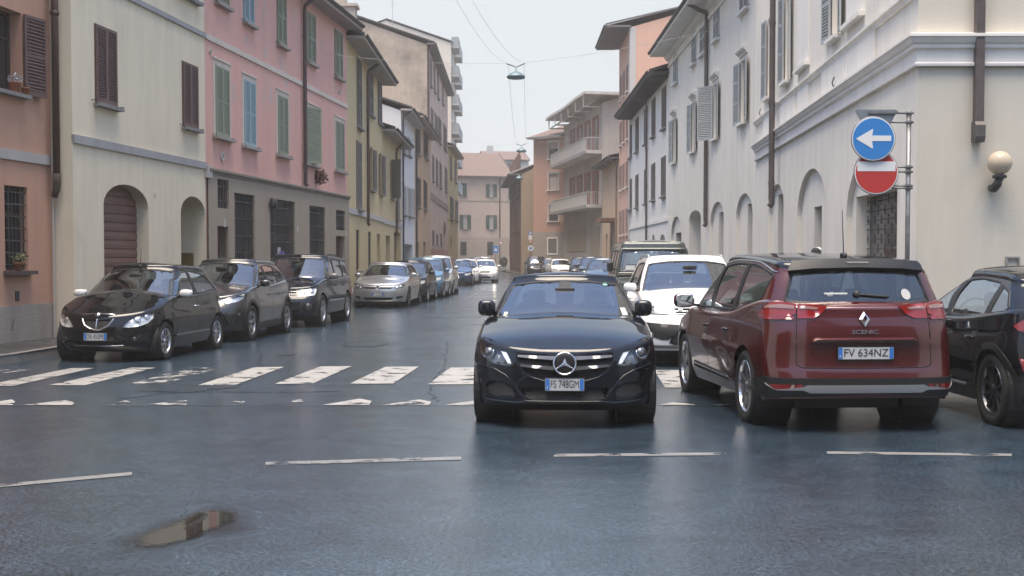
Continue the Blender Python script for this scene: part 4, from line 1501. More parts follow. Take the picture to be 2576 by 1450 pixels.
# ============================================================ ground
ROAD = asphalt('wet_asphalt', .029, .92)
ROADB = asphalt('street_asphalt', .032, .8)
PAVE = asphalt('pavement_asphalt', .035, .35, tint=(1, .98, .95))
KERB = plain('kerb_stone', (.17, .165, .155), .75, noise=.3, nscale=4, bump=.3)
def sheet(name, poly, z, mat, label=None, parent=None, kind='structure', off=None):
    vv, tri, _ = cdt(poly)
    o = mesh_obj(name, [(a, b, z) for a, b in vv], tri, mat, parent)
    if kind: o['kind'] = kind
    return o
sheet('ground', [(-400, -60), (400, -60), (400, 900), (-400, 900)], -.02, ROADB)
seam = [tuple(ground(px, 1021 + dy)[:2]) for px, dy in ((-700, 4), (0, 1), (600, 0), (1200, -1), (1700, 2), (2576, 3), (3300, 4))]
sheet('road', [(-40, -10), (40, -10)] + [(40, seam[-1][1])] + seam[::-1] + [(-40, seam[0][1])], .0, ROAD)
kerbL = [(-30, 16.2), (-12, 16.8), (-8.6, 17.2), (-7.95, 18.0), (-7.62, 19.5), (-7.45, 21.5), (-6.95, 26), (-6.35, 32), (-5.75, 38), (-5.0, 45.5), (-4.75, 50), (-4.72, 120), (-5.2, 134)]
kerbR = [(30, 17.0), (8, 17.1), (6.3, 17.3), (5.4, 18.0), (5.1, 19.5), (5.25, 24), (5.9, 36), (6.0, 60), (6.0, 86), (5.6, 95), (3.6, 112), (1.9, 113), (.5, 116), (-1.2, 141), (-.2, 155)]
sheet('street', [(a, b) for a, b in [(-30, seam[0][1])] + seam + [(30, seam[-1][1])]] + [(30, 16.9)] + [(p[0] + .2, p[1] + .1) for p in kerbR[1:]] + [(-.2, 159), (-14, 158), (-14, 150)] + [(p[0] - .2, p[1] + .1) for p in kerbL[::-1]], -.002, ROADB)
def pavement(name, line, inner):
    # raised strip with a kerb of separate stones
    h = .13
    vv, tri, _ = cdt(list(line) + list(inner))
    o = mesh_obj(name, [(a, b, h) for a, b in vv], tri, PAVE)
    o['kind'] = 'structure'
    L = [np.array(p) for p in line]
    n = 0
    for i in range(len(L) - 1):
        d = L[i + 1] - L[i]
        ln = np.linalg.norm(d)
        if max(L[i][1], L[i + 1][1]) > 75 or abs(L[i][0]) > 12:
            k = 1
        else:
            k = max(1, int(round(ln / 1.0)))
        t = d / ln
        nn = np.array((-t[1], t[0]))
        if name.endswith('right'):
            nn = -nn
        for j in range(k):
            a, b = L[i] + d * (j / k) + t * .004, L[i] + d * ((j + 1) / k) - t * .004
            m = MB()
            m.hexa([(*a, -.02), (*b, -.02), (*(b + nn * .14), -.02), (*(a + nn * .14), -.02), (*(a + nn * .012), h + .006), (*(b + nn * .012), h + .006), (*(b + nn * .14), h + .006), (*(a + nn * .14), h + .006)])
            m.obj('kerb_stone', KERB, o, off=False)
    return o
pavement('pavement_left', kerbL, [(-7, 136), (-7, 60), (-6.4, 45.5), (-8, 31), (-9, 23.6), (-9.9, 14), (-30, 14.2)][0:6] + [(-30, 14.5)] if False else [(-8, 134), (-8, 60), (-7.2, 45.5), (-8.6, 31), (-9.2, 24), (-11, 19), (-30, 18.6)])
pavement('pavement_right', kerbR, [(1.5, 155), (1.5, 141), (2.4, 118), (5.2, 114), (8, 97), (8.2, 60), (8.2, 37), (7, 20), (30, 20)])
# ---- painted markings
ZM = .004
PA1 = worn_paint('crossing_paint', (.27, .265, .255), .2)
PA2 = worn_paint('worn_crossing_paint', (.26, .255, .245), .8)
PA3 = worn_paint('line_paint', (.15, .15, .147), .2)
cw = empty('zebra_crossing', tuple(ground(900, 945)), kind='structure')
def mark(name, pts, mat, parent, z=ZM):
    g = [ground(px, py) for px, py in pts]
    vv, tri, _ = cdt([p[:2] for p in g])
    return mesh_obj(name, [(a, b, z) for a, b in vv], tri, mat, parent, off=root_off(parent))
for q, mt in (([(-120, 942), (0, 942), (78, 931), (10, 931)], PA2), ([(-45, 972), (32, 972), (236, 927), (180, 927)], PA1), ([(124, 970), (215, 970), (391, 926), (330, 926)], PA1), ([(312, 970), (400, 970), (556, 926), (478, 926)], PA2),
              ([(498, 970), (593, 969), (715, 924), (640, 925)], PA1), ([(691, 967), (786, 966), (885, 922), (806, 923)], PA1), ([(879, 967), (989, 966), (1054, 923), (969, 924)], PA1), ([(1077, 968), (1190, 968), (1222, 925), (1133, 926)], PA1),
              ([(1270, 970), (1383, 970), (1393, 927), (1304, 927)], PA1), ([(1475, 972), (1585, 972), (1560, 929), (1472, 929)], PA1), ([(1673, 976), (1785, 978), (1730, 932), (1645, 932)], PA1), ([(1870, 978), (1980, 978), (1900, 932), (1815, 932)], PA1)):
    mark('stripe', q, mt, cw)
gw = empty('give_way_line', tuple(ground(900, 1012)), kind='structure')
for (x0, xt, x1, yt) in ((-60, 30, 38, 1006), (60, 165, 188, 1008), (272, 318, 330, 1008), (362, 462, 474, 1005), (568, 605, 616, 1004), (715, 752, 765, 1003), (812, 905, 935, 1004), (962, 1055, 1085, 1006), (1120, 1200, 1235, 1008), (1290, 1360, 1400, 1010), (1470, 1520, 1560, 1010), (1655, 1692, 1750, 1013), (1795, 1865, 1900, 1014)):
    mark('tooth', [(x0, 1020), (x1 - 6, 1020), (x1, yt + 6), (xt, yt)], PA2 if x0 > 250 and x0 < 760 else PA1, gw)
ln = empty('dashed_line', tuple(ground(1600, 1146)), kind='structure')
for (xa, ya, xb, yb, w) in ((-60, 1229, 332, 1193, 8), (668, 1168, 1160, 1154, 8), (1393, 1147, 1827, 1143, 7), (2080, 1140, 2545, 1146, 6)):
    mark('dash', [(xa, ya + w / 2), (xb, yb + w / 2), (xb, yb - w / 2), (xa, ya - w / 2)], PA3, ln)
# lane remains further up the street
fl = empty('far_lane_line', tuple(ground(1200, 745)), kind='structure')
mark('dash', [(1160, 755), (1168, 755), (1232, 724), (1226, 724)], PA2, fl)
# patched trench and drain covers
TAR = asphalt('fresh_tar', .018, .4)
for q in ([(858, 869), (880, 864), (950, 862), (978, 866), (940, 873), (890, 873)], [(690, 893), (715, 889), (748, 890), (735, 895), (700, 896)]):
    g = [ground(*p)[:2] for p in q]
    o = sheet('tar_patch', [tuple(p) for p in g], .003, TAR)
# cracks, the seam of the newer surfacing and a repaired strip
def crack(pts, w, seed, name='road_crack'):
    r = np.random.default_rng(seed)
    g = np.array([ground(*q)[:2] for q in pts])
    D = []
    for i in range(len(g) - 1):
        k = max(2, int(np.linalg.norm(g[i + 1] - g[i]) / .12))
        D += [g[i] + (g[i + 1] - g[i]) * j / k for j in range(k)]
    D = np.array(D + [g[-1]])
    D[1:-1] += r.normal(0, .022, D[1:-1].shape)
    T = np.gradient(D, axis=0); T /= np.linalg.norm(T, axis=1, keepdims=True)
    N = np.stack((-T[:, 1], T[:, 0]), -1) * (w * r.uniform(.35, 1.2, (len(D), 1))) * .5
    n = len(D)
    o = mesh_obj(name, [(*q, .0035) for q in D + N] + [(*q, .0035) for q in D - N], [(i, i + 1, n + i + 1, n + i) for i in range(n - 1)], TAR)
    o['kind'] = 'structure'
crack([(-40, 1021), (400, 1021.5), (800, 1021.5), (1180, 1021)], .03, 1, 'road_seam')
crack([(1660, 1023), (2100, 1024), (2576, 1024)], .03, 2, 'road_seam')
crack([(852, 866), (880, 862), (930, 861), (985, 865)], .06, 3)
crack([(300, 1003), (430, 990), (560, 985), (700, 988), (860, 984)], .05, 4)
crack([(520, 985), (540, 960), (600, 940), (650, 918), (660, 890)], .03, 5)
crack([(1100, 1010), (1080, 985), (1095, 950), (1120, 925), (1125, 860)], .025, 6)
crack([(900, 835), (1000, 825), (1120, 822), (1220, 815)], .05, 7)
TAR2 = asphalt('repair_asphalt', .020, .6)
for q in ([(330, 985), (470, 987), (600, 975), (640, 950), (560, 938), (450, 945), (370, 965)], [(1060, 800), (1210, 800), (1225, 770), (1110, 770)]):
    g = [tuple(ground(*w_)[:2]) for w_ in q]
    lq = densify(g, .15)
    lq = lq + np.random.default_rng(11).normal(0, .025, lq.shape)
    sheet('road_repair', [tuple(w_) for w_ in lq], .0025, TAR2)
# ---- puddle
pm, t, p_ = base('puddle_water')
p_.inputs['Base Color'].default_value = (.016, .014, .012, 1)
p_.inputs['Roughness'].default_value = .015
p_.inputs['Specular IOR Level'].default_value = .5
g_ = nd(t, 'ShaderNodeNewGeometry')
wn_ = nd(t, 'ShaderNodeTexNoise', i_Scale=5.0, i_Detail=2.0)
t.links.new(g_.outputs['Position'], wn_.inputs['Vector'])
bb = nd(t, 'ShaderNodeBump', i_Strength=.02, i_Distance=.01)
t.links.new(wn_.outputs[0], bb.inputs['Height'])
t.links.new(bb.outputs[0], p_.inputs['Normal'])
# thin film at the rim: stones poke through
an_ = nd(t, 'ShaderNodeAttribute', attribute_name='inside')
ns_ = nd(t, 'ShaderNodeTexNoise', i_Scale=38.0, i_Detail=5.0)
t.links.new(g_.outputs['Position'], ns_.inputs['Vector'])
su_ = nd(t, 'ShaderNodeMath', operation='ADD')
t.links.new(an_.outputs['Fac'], su_.inputs[0])
t.links.new(ns_.outputs[0], su_.inputs[1])
al_ = nd(t, 'ShaderNodeMapRange', i_From_Min=.55, i_From_Max=.95)
t.links.new(su_.outputs[0], al_.inputs[0])
t.links.new(al_.outputs[0], p_.inputs['Alpha'])
pud = [(333, 1362), (371, 1337), (410, 1325), (440, 1312), (470, 1296), (513, 1284), (556, 1283), (590, 1287), (603, 1302), (600, 1312), (575, 1322), (552, 1332), (520, 1345), (498, 1357), (455, 1367), (415, 1376), (375, 1380), (345, 1378)]
rr_ = np.random.default_rng(3)
lp = densify([tuple(ground(*q)[:2]) for q in pud], .035)
lp = lp + rr_.normal(0, .006, lp.shape)
cen_ = lp.mean(0)
wp = cen_ + (lp - cen_) * 1.0
ex = (wp - cen_) / np.linalg.norm(wp - cen_, axis=1, keepdims=True)
wp = wp + ex * .2 * (1 + .5 * np.sin(np.arange(len(wp))[:, None] * .37) * np.cos(np.arange(len(wp))[:, None] * .11))
dm, dt_, dp_ = base('damp_margin')
dp_.inputs['Base Color'].default_value = (.010, .011, .012, 1)
dp_.inputs['Roughness'].default_value = .16
g2_ = nd(dt_, 'ShaderNodeNewGeometry')
a2_ = nd(dt_, 'ShaderNodeAttribute', attribute_name='inside')
n2_ = nd(dt_, 'ShaderNodeTexNoise', i_Scale=30.0, i_Detail=6.0)
dt_.links.new(g2_.outputs['Position'], n2_.inputs['Vector'])
m2_ = nd(dt_, 'ShaderNodeMath', operation='MULTIPLY')
dt_.links.new(a2_.outputs['Fac'], m2_.inputs[0])
dt_.links.new(n2_.outputs[0], m2_.inputs[1])
k2_ = nd(dt_, 'ShaderNodeMapRange', i_From_Min=.1, i_From_Max=.7, i_To_Max=.7)
dt_.links.new(m2_.outputs[0], k2_.inputs[0])
dt_.links.new(k2_.outputs[0], dp_.inputs['Alpha'])
vv, tri, _ = cdt([tuple(q) for q in wp], (), .06)
do = mesh_obj('damp_patch', [(a, b, .0022) for a, b in vv], tri, dm)
do['kind'] = 'structure'
at_ = do.data.attributes.new('inside', 'FLOAT', 'POINT')
at_.data.foreach_set('value', np.clip(np.sqrt(((vv[:, None, :] - wp[None]) ** 2).sum(-1)).min(1) / .22, 0, 1))
vv, tri, _ = cdt([tuple(q) for q in lp], (), .05)
po = mesh_obj('puddle', [(a, b, .004) for a, b in vv], tri, pm)
po['kind'] = 'structure'
at_ = po.data.attributes.new('inside', 'FLOAT', 'POINT')
dd_ = np.sqrt(((vv[:, None, :] - lp[None]) ** 2).sum(-1)).min(1)
at_.data.foreach_set('value', np.clip(dd_ / .16, 0, 1))

# ============================================================ air
hz = bpy.data.materials.new('mist')
hz.use_nodes = True
t = hz.node_tree
t.nodes.remove(t.nodes['Principled BSDF'])
pv = nd(t, 'ShaderNodeVolumePrincipled')
pv.inputs['Color'].default_value = (1.0, .98, .95, 1)
pv.inputs['Density'].default_value = .0011
pv.inputs['Anisotropy'].default_value = .25
t.links.new(pv.outputs[0], t.nodes['Material Output'].inputs['Volume'])
m = MB()
m.box(-250, 250, -30, 880, -1.2, 45)
hzo = m.obj('haze', hz)
hzo['kind'] = 'stuff'
# ============================================================ cars
def sm(t):
    t = np.clip(t, 0, 1)
    return t * t * (3 - 2 * t)

class Shell:
    """a closed wall around a plan outline, with a rounded rim and a crowned top"""
    def __init__(s, xf, xr, W, af, nf, ar, nr, fx, rx, ins, LF, LR, zb, zt, crown, r, taper=((0, 1), (1, 1)), arc=80):
        s.xf, s.xr, s.W, s.LF, s.LR, s.r, s.arc = xf, xr, W, LF, LR, r, arc
        s.fx, s.rx, s.ins, s.zb, s.zt, s.cr = pch(fx), pch(rx), pch(ins), pch(zb), pch(zt), pch(crown)
        tp = pch([(xf + (xr - xf) * a, b) for a, b in taper])
        t = np.linspace(0, math.pi / 2, 140)
        x1 = xf + af * (1 - np.cos(t) ** (2 / nf))
        y1 = np.sin(t) ** (2 / nf)
        x3 = xr - ar * (1 - np.cos(t[::-1]) ** (2 / nr))
        y3 = np.sin(t[::-1]) ** (2 / nr)
        x2 = np.linspace(xf + af, xr - ar, 120)[1:-1]
        X = np.concatenate((x1, x2, x3))
        Y = np.concatenate((y1, np.ones(len(x2)), y3)) * W * tp(X)
        S = np.concatenate(([0], np.cumsum(np.hypot(np.diff(X), np.diff(Y)))))
        k = np.concatenate(([True], np.diff(S) > 1e-9))
        s.X, s.Y, s.S = X[k], Y[k], S[k]
        s.Sm = s.S[-1]
    def nom(s, q):
        a = np.abs(q)
        return np.interp(a, s.S, s.X), np.interp(a, s.S, s.Y)
    def surf(s, q, z):
        q = np.asarray(q, float)
        q = np.where(q > s.Sm, q - 2 * s.Sm, np.where(q < -s.Sm, q + 2 * s.Sm, q))
        z = np.asarray(z, float)
        xn, yn = s.nom(q)
        wf = sm(1 - (xn - s.xf) / s.LF)
        wr = sm(1 - (s.xr - xn) / s.LR)
        x = xn + wf * s.fx(z) - wr * s.rx(z)
        y = yn * (1 - s.ins(z) / s.W) * np.sign(q)
        return np.stack((x, y, z + 0 * x), -1)
    def nrm(s, q, z):
        e = 2e-3
        a = s.surf(q + e, z) - s.surf(q - e, z)
        b = s.surf(q, z + e) - s.surf(q, z - e)
        n = np.cross(a, b)
        n /= (np.linalg.norm(n, axis=-1, keepdims=True) + 1e-12)
        c = s.surf(q, z) - np.array(((s.xf + s.xr) / 2, 0, 0))
        c[..., 2] = 0
        sg = np.sign((n * c).sum(-1, keepdims=True))
        return n * np.where(sg == 0, 1, sg)
    def s_at(s, x, z, side=1):
        """outline measure of a point seen in side view"""
        q = np.linspace(0, s.Sm, 500)
        p = s.surf(q, np.full_like(q, z))[:, 0]
        return side * float(np.interp(x, np.maximum.accumulate(p), q))
    def side(s, pts, side=1):
        return [(s.s_at(x, z, side), z) for x, z in pts]
    def zr(s, q):
        xn, _ = s.nom(np.where(np.abs(q) > s.Sm, 2 * s.Sm - np.abs(q), q))
        return s.zb(xn), s.zt(xn)
    def wall(s, holes=(), res=0.07, rows=10):
        hs = 0.6
        n = int(2 * s.Sm / res)
        n += n % 2
        q = np.linspace(-s.Sm, s.Sm, n + 1)
        # one loop: bottom then top
        outer = [(a, 0.0) for a in q] + [(a, hs) for a in q[::-1]]
        # left and right ends get matching steps so that they weld
        vs = np.linspace(0, hs, rows + 1)
        outer = [(a, 0.0) for a in q] + [(s.Sm, v) for v in vs[1:-1]] + [(a, hs) for a in q[::-1]] + [(-s.Sm, v) for v in vs[1:-1][::-1]]
        pts = np.stack(np.meshgrid(q[1:-1], vs[1:-1]), -1).reshape(-1, 2)
        hl = []
        for h in holes:
            h = densify(h, res * .6)
            a, b = s.zr(h[:, 0])
            hl.append(np.stack((h[:, 0], (h[:, 1] - a) / (b - a) * hs), -1))
        # loops already dense
        loops = [np.array(outer)] + hl
        V, E = [], []
        for l in loops:
            b = len(V)
            V += [Vector((p[0], p[1])) for p in l]
            E += [(b + i, b + (i + 1) % len(l)) for i in range(len(l))]
        k = np.ones(len(pts), bool)
        for h in hl:
            k &= ~in_poly(pts, h)
        pts = pts[k]
        if hl:
            al = np.concatenate(hl)
            d = np.sqrt(((pts[:, None, :] - al[None]) ** 2).sum(-1)).min(1)
            pts = pts[d > res * .3]
        V += [Vector((p[0], p[1])) for p in pts]
        r = delaunay_2d_cdt(V, E, [], 0, 1e-7)
        vv = np.array([(p.x, p.y) for p in r[0]])
        tri = np.array([t for t in r[2]])
        cen = vv[tri].mean(1)
        k = (cen[:, 1] > 0) & (cen[:, 1] < hs)
        for h in hl:
            k &= ~in_poly(cen, h)
        tri = tri[k]
        a, b = s.zr(vv[:, 0])
        P = s.surf(vv[:, 0], a + (b - a) * vv[:, 1] / hs)
        s.q = q
        return P, [tuple(t) for t in tri]
    def top(s, K=5, M=8, skip=None):
        q = s.q[s.q >= -1e-9]
        xn, _ = s.nom(q)
        ring = s.surf(q, s.zt(xn))
        tg = np.gradient(ring[:, :2], axis=0)
        tg[0] = (0, 1)
        tg[-1] = (0, -1)
        tg /= (np.linalg.norm(tg, axis=1, keepdims=True) + 1e-12)
        inw = np.stack((tg[:, 1], -tg[:, 0]), -1)   # inward in plan for the y > 0 half
        rr = np.minimum(s.r, 1e9)
        cols = []
        half = []
        for k in range(K + 1):
            th = rad(s.arc) * k / K
            p = ring.copy()
            yy = ring[:, 1] + inw[:, 1] * rr * (1 - math.cos(th))
            p[:, 0] = ring[:, 0] + inw[:, 0] * rr * (1 - math.cos(th))
            p[:, 1] = np.maximum(yy, 0)
            p[:, 2] = ring[:, 2] + rr * math.sin(th)
            half.append(p)
        e = half[-1]
        c = s.cr(xn) * sm(e[:, 1] / (.9 * e[:, 1].max()))
        for j in range(1, M + 1):
            t = 1 - j / M
            p = e.copy()
            p[:, 1] = e[:, 1] * t
            p[:, 2] = e[:, 2] + c * (1 - t * t)
            half.append(p)
        other = [h * np.array((1, -1, 1)) for h in half[:-1]][::-1]
        rows = half + other
        R = len(rows)
        N = len(q)
        V = np.stack(rows, 1).reshape(-1, 3)
        F, X = [], []
        for i in range(N - 1):
            for j in range(R - 1):
                F.append((i * R + j, i * R + j + 1, (i + 1) * R + j + 1, (i + 1) * R + j))
                X.append((0.5 * (V[i * R + j][0] + V[(i + 1) * R + j][0]), K < j < R - K - 2))
        return V, F, X
    def patch(s, poly, off=0.004, res=0.05, holes=(), skirt=None):
        vv, tri, loops = cdt(poly, holes, res)
        n = s.nrm(vv[:, 0], vv[:, 1])
        P = s.surf(vv[:, 0], vv[:, 1]) + n * off
        tri = np.array([t for t in tri])
        fnv = np.cross(P[tri[:, 1]] - P[tri[:, 0]], P[tri[:, 2]] - P[tri[:, 0]])
        flip = (fnv * n[tri[:, 0]]).sum(1) < 0
        F = [tuple(t[::-1]) if k else tuple(t) for t, k in zip(tri, flip)]
        V = list(P)
        if skirt is not None:
            for l in loops:
                l = np.array(l)
                nn = s.nrm(l[:, 0], l[:, 1])
                b0 = s.surf(l[:, 0], l[:, 1])
                base_i = len(V)
                V += list(b0 + nn * off)
                V += list(b0 + nn * skirt)
                m = len(l)
                for i in range(m):
                    j = (i + 1) % m
                    F.append((base_i + i, base_i + j, base_i + m + j, base_i + m + i))
        return np.array(V), F
    def ribbon(s, line, w, off=0.003, closed=False, res=0.05, h=0.0):
        L = np.array(line, float)
        if closed:
            D = densify(L, res)
        else:
            D = []
            for i in range(len(L) - 1):
                k = max(1, int(np.linalg.norm(L[i + 1] - L[i]) / res))
                D += [L[i] + (L[i + 1] - L[i]) * j / k for j in range(k)]
            D.append(L[-1])
            D = np.array(D)
        P = s.surf(D[:, 0], D[:, 1])
        N = s.nrm(D[:, 0], D[:, 1])
        m = len(D)
        if closed:
            T = np.roll(P, -1, 0) - np.roll(P, 1, 0)
        else:
            T = np.gradient(P, axis=0)
        T /= (np.linalg.norm(T, axis=1, keepdims=True) + 1e-12)
        B = np.cross(T, N)
        V = np.concatenate((P + N * (off - .012) + B * w / 2, P + N * off + B * w * .42, P + N * off - B * w * .42, P + N * (off - .012) - B * w / 2))
        F = []
        for i in range(m if closed else m - 1):
            j = (i + 1) % m
            for a in range(3):
                F.append((a * m + i, (a + 1) * m + i, (a + 1) * m + j, a * m + j))
        return V, F

def weld(v, f, fm, d=0.0006):
    bm = bmesh.new()
    bv = [bm.verts.new(p) for p in v]
    for q, k in zip(f, fm):
        qq = []
        for i in q:
            if i not in qq:
                qq.append(i)
        if len(qq) < 3:
            continue
        try:
            fc = bm.faces.new([bv[i] for i in qq])
            fc.material_index = int(k)
            fc.smooth = True
        except ValueError:
            pass
    bmesh.ops.remove_doubles(bm, verts=bm.verts, dist=d)
    bmesh.ops.dissolve_degenerate(bm, edges=bm.edges, dist=1e-5)
    bmesh.ops.recalc_face_normals(bm, faces=bm.faces)
    return bm

BLK = plain('black_plastic', (.008, .008, .0085), .55, noise=.2, nscale=14)
RUB = plain('tyre_rubber', (.007, .007, .007), .8, noise=.3, nscale=20)
INT = plain('cabin_dark', (.008, .0085, .009), .75)
SEAT = plain('seat_fabric', (.012, .012, .013), .85)
CHR = plain('chrome', (.5, .51, .53), .14, 1.0)
ALU = plain('alloy', (.52, .53, .55), .3, 1.0, noise=.1)
ALUD = plain('dark_alloy', (.09, .09, .1), .35, .9)
SILV = plain('matt_silver', (.16, .16, .17), .38, .8)
LAMPIN = plain('lamp_inside', (.13, .13, .137), .25, .7, noise=.35, nscale=30)
LAMPDK = plain('lamp_inside_dark', (.10, .10, .107), .22, .6, coat=1)
LENS = glassm('lamp_lens', (.93, .95, .96), 1.5)
REDL = plain('red_lens', (.2, .005, .004), .12, 0, coat=1)
REDD = plain('dark_red_lens', (.16, .008, .008), .15, 0, coat=1)
CLRL = plain('clear_tail_lens', (.26, .15, .14), .1, 0, coat=1)
AMB = plain('amber_lens', (.6, .22, .05), .15, 0, coat=1)
GLS = glassm('car_glass', (.52, .60, .62), 2.1)
GLD = glassm('car_glass_dark', (.24, .27, .28), 1.7)
PLW = plain('plate_white', (.5, .5, .485), .35, coat=.4, noise=.06)
PLB = plain('plate_blue', (.03, .16, .50), .35, coat=.4)
PLK = plain('plate_black', (.015, .015, .017), .5)
GAP = plain('panel_gap', (.004, .004, .005), .9)
WHP = plain('sticker_white', (.45, .46, .45), .5)

def gen(L, W, H, fo, wb, R, nose=.66, hoodz=.80, cowl=1.05, belt=.92, run=.75, rearz=.94, rrun=.35, cabW=None, tumble=.19, af=.62, nf=2.5, ar=.42, nr=3.0,
        r=.07, rr=.045, crown=.03, hcrown=.07, tail=.06, front=None, rear=None, ins=None, zb=None, roof=None, caf=.5, car_=.4, sill=.24, dlo=None, pillars=(), ws=None, rw=None,
        lean=.25, tw=.205, clad=False, arch=None, cnf=2.3):
    W = W / 2
    cabW = cabW or W - .09
    zr_ = H - rr - crown
    front = front or [(.15, .12), (.26, .03), (.38, 0), (.52, 0), (.62, .03), (.72, .09), (.85, .2), (1.05, .42)]
    rear = rear or [(.15, .14), (.28, .03), (.42, 0), (.58, 0), (.7, .03), (.85, .06), (1.05, .12)]
    ins = ins or [(.12, .10), (.22, .045), (.36, .03), (.5, .012), (.62, 0), (.70, .008), (.78, .022), (.88, .04), (1.1, .08)]
    d = dict(L=L, W=W, H=H, fo=fo, wb=wb, R=R, tw=tw, clad=clad, arch=arch or R + .055, belt=belt, cowl=cowl)
    zt = [(0, nose), (.22, nose + .055), (fo, hoodz), (cowl + .12, belt - .03), (L * .6, belt), (L - .3, rearz), (L, rearz - .05)]
    d['body'] = Shell(0, L, W, af, nf, ar, nr, front, rear, ins, 1.0, .9, zb or [(0, sill - .03), (.4, sill - .05), (fo, sill - .04), (L * .5, sill - .02), (L - .4, sill), (L, sill + .06)],
                      zt, [(0, .012), (.3, hcrown * .6), (cowl, hcrown), (L * .7, .06), (L, .02)], r, ((0, .97), (.3, 1), (.75, 1), (1, .965)))
    cxf, cxr = cowl, L - tail
    roof = roof or [(0, .022), (.06, .016), (.16, -.012), (.28, -.002), (.45, 0), (.75, -.03), (1, -.075)]
    d['cab'] = Shell(cxf, cxr, cabW, caf, cnf, car_, 2.8,
                     [(belt - .1, -.08), (belt, 0), (belt + (zr_ - belt) * .5, run * .46), (zr_, run), (H, run + .12)],
                     [(belt - .1, -.02), (belt, 0), (belt + (zr_ - belt) * .5, rrun * .4), (zr_, rrun), (H, rrun + .08)],
                     [(belt - .1, -.012), (belt, 0), (belt + (zr_ - belt) * .45, tumble * .36), (zr_, tumble), (H, tumble + .06)],
                     max(1.7 * run, 1.0), max(1.7 * rrun, .9), [(cxf, belt - .06), (cxr, belt - .06)],
                     [(cxf + (cxr - cxf) * a, zr_ + b) for a, b in roof], [(cxf, crown * .7), (cxr, crown)], rr, arc=78)
    d['zr'] = zr_
    top = zr_ - .035
    d['dlo'] = dlo or [(cowl + .42, belt + .035), (cowl + .30 + run * .95, top - .02), (cowl + run + .75, top), (L - tail - rrun - .55, top - .03), (L - tail - rrun * .55 - .42, belt + .18), (L - tail - .55, belt + .045)]
    d['pillars'] = pillars or (fo + wb * .52, fo + wb * .98)
    d['ws'] = ws or (cabW * 1.045, cabW * 1.02, belt + .02, zr_ - .028)
    d['rw'] = rw or (cabW * .86, cabW * .84, belt + .06, zr_ - .05)
    return d

def clipx(poly, x0, x1):
    def half(P, x, keep):
        out = []
        for i in range(len(P)):
            a, b = P[i], P[(i + 1) % len(P)]
            ia, ib = keep(a[0], x), keep(b[0], x)
            if ia:
                out.append(a)
            if ia != ib:
                t = (x - a[0]) / (b[0] - a[0])
                out.append((x, a[1] + t * (b[1] - a[1])))
        return out
    P = half(poly, x0, lambda a, b: a >= b)
    return half(P, x1, lambda a, b: a <= b) if P else P

def arc_loop(cx, cz, r, z0, n=28):
    a0 = math.asin(max(-1, min(1, (z0 - cz) / r)))
    return [(cx + r * math.cos(a), cz + r * math.sin(a)) for a in np.linspace(a0, math.pi - a0, n)]

def rim_mesh(rR, w, style):
    """rim seen from outside; outside = +y"""
    m = MB()
    yo = w / 2
    m.lathe([(rR, -yo), (rR, yo - .012), (rR - .006, yo - .002), (rR - .018, yo - .008), (rR - .028, yo - .03), (rR - .04, -yo + .03)], axis='y', n=36)
    n, wd0, wd1, tw, dish = {'five': (5, .055, .075, 0, .02), 'ten': (10, .022, .026, 0, .015), 'double5': (5, .03, .022, .10, .02), 'nine': (9, .03, .034, 0, .015),
                             'six': (6, .05, .06, 0, .02), 'steel': (14, .03, .045, 0, .01)}[style]
    rh = rR * .2
    m.lathe([(0.0, yo - .012), (rh * .55, yo - .012), (rh * .75, yo - .02), (rh, yo - .03), (rh, -yo + .06)], axis='y', n=20)
    for k in range(n):
        for tws in ((-tw, tw) if tw else (0,)):
            a = 2 * math.pi * k / n + .3
            a1 = a + tws * 1.6
            d0 = np.array((math.cos(a + tws * .3), math.sin(a + tws * .3)))
            d1 = np.array((math.cos(a1), math.sin(a1)))
            p0, p1 = d0 * rh * .8, d1 * (rR - .02)
            t = np.array((-d1[1], d1[0]))
            pts = []
            for y0, y1 in ((yo - .062, yo - .05), (yo - .03, yo - .016)):
                pts += [(p0[0] - t[0] * wd0 / 2, y0, p0[1] - t[1] * wd0 / 2), (p0[0] + t[0] * wd0 / 2, y0, p0[1] + t[1] * wd0 / 2),
                        (p1[0] + t[0] * wd1 / 2, y1, p1[1] + t[1] * wd1 / 2), (p1[0] - t[0] * wd1 / 2, y1, p1[1] - t[1] * wd1 / 2)]
            m.hexa(pts)
    return m

def mirrored(p):
    return [(-a, b) for a, b in p]

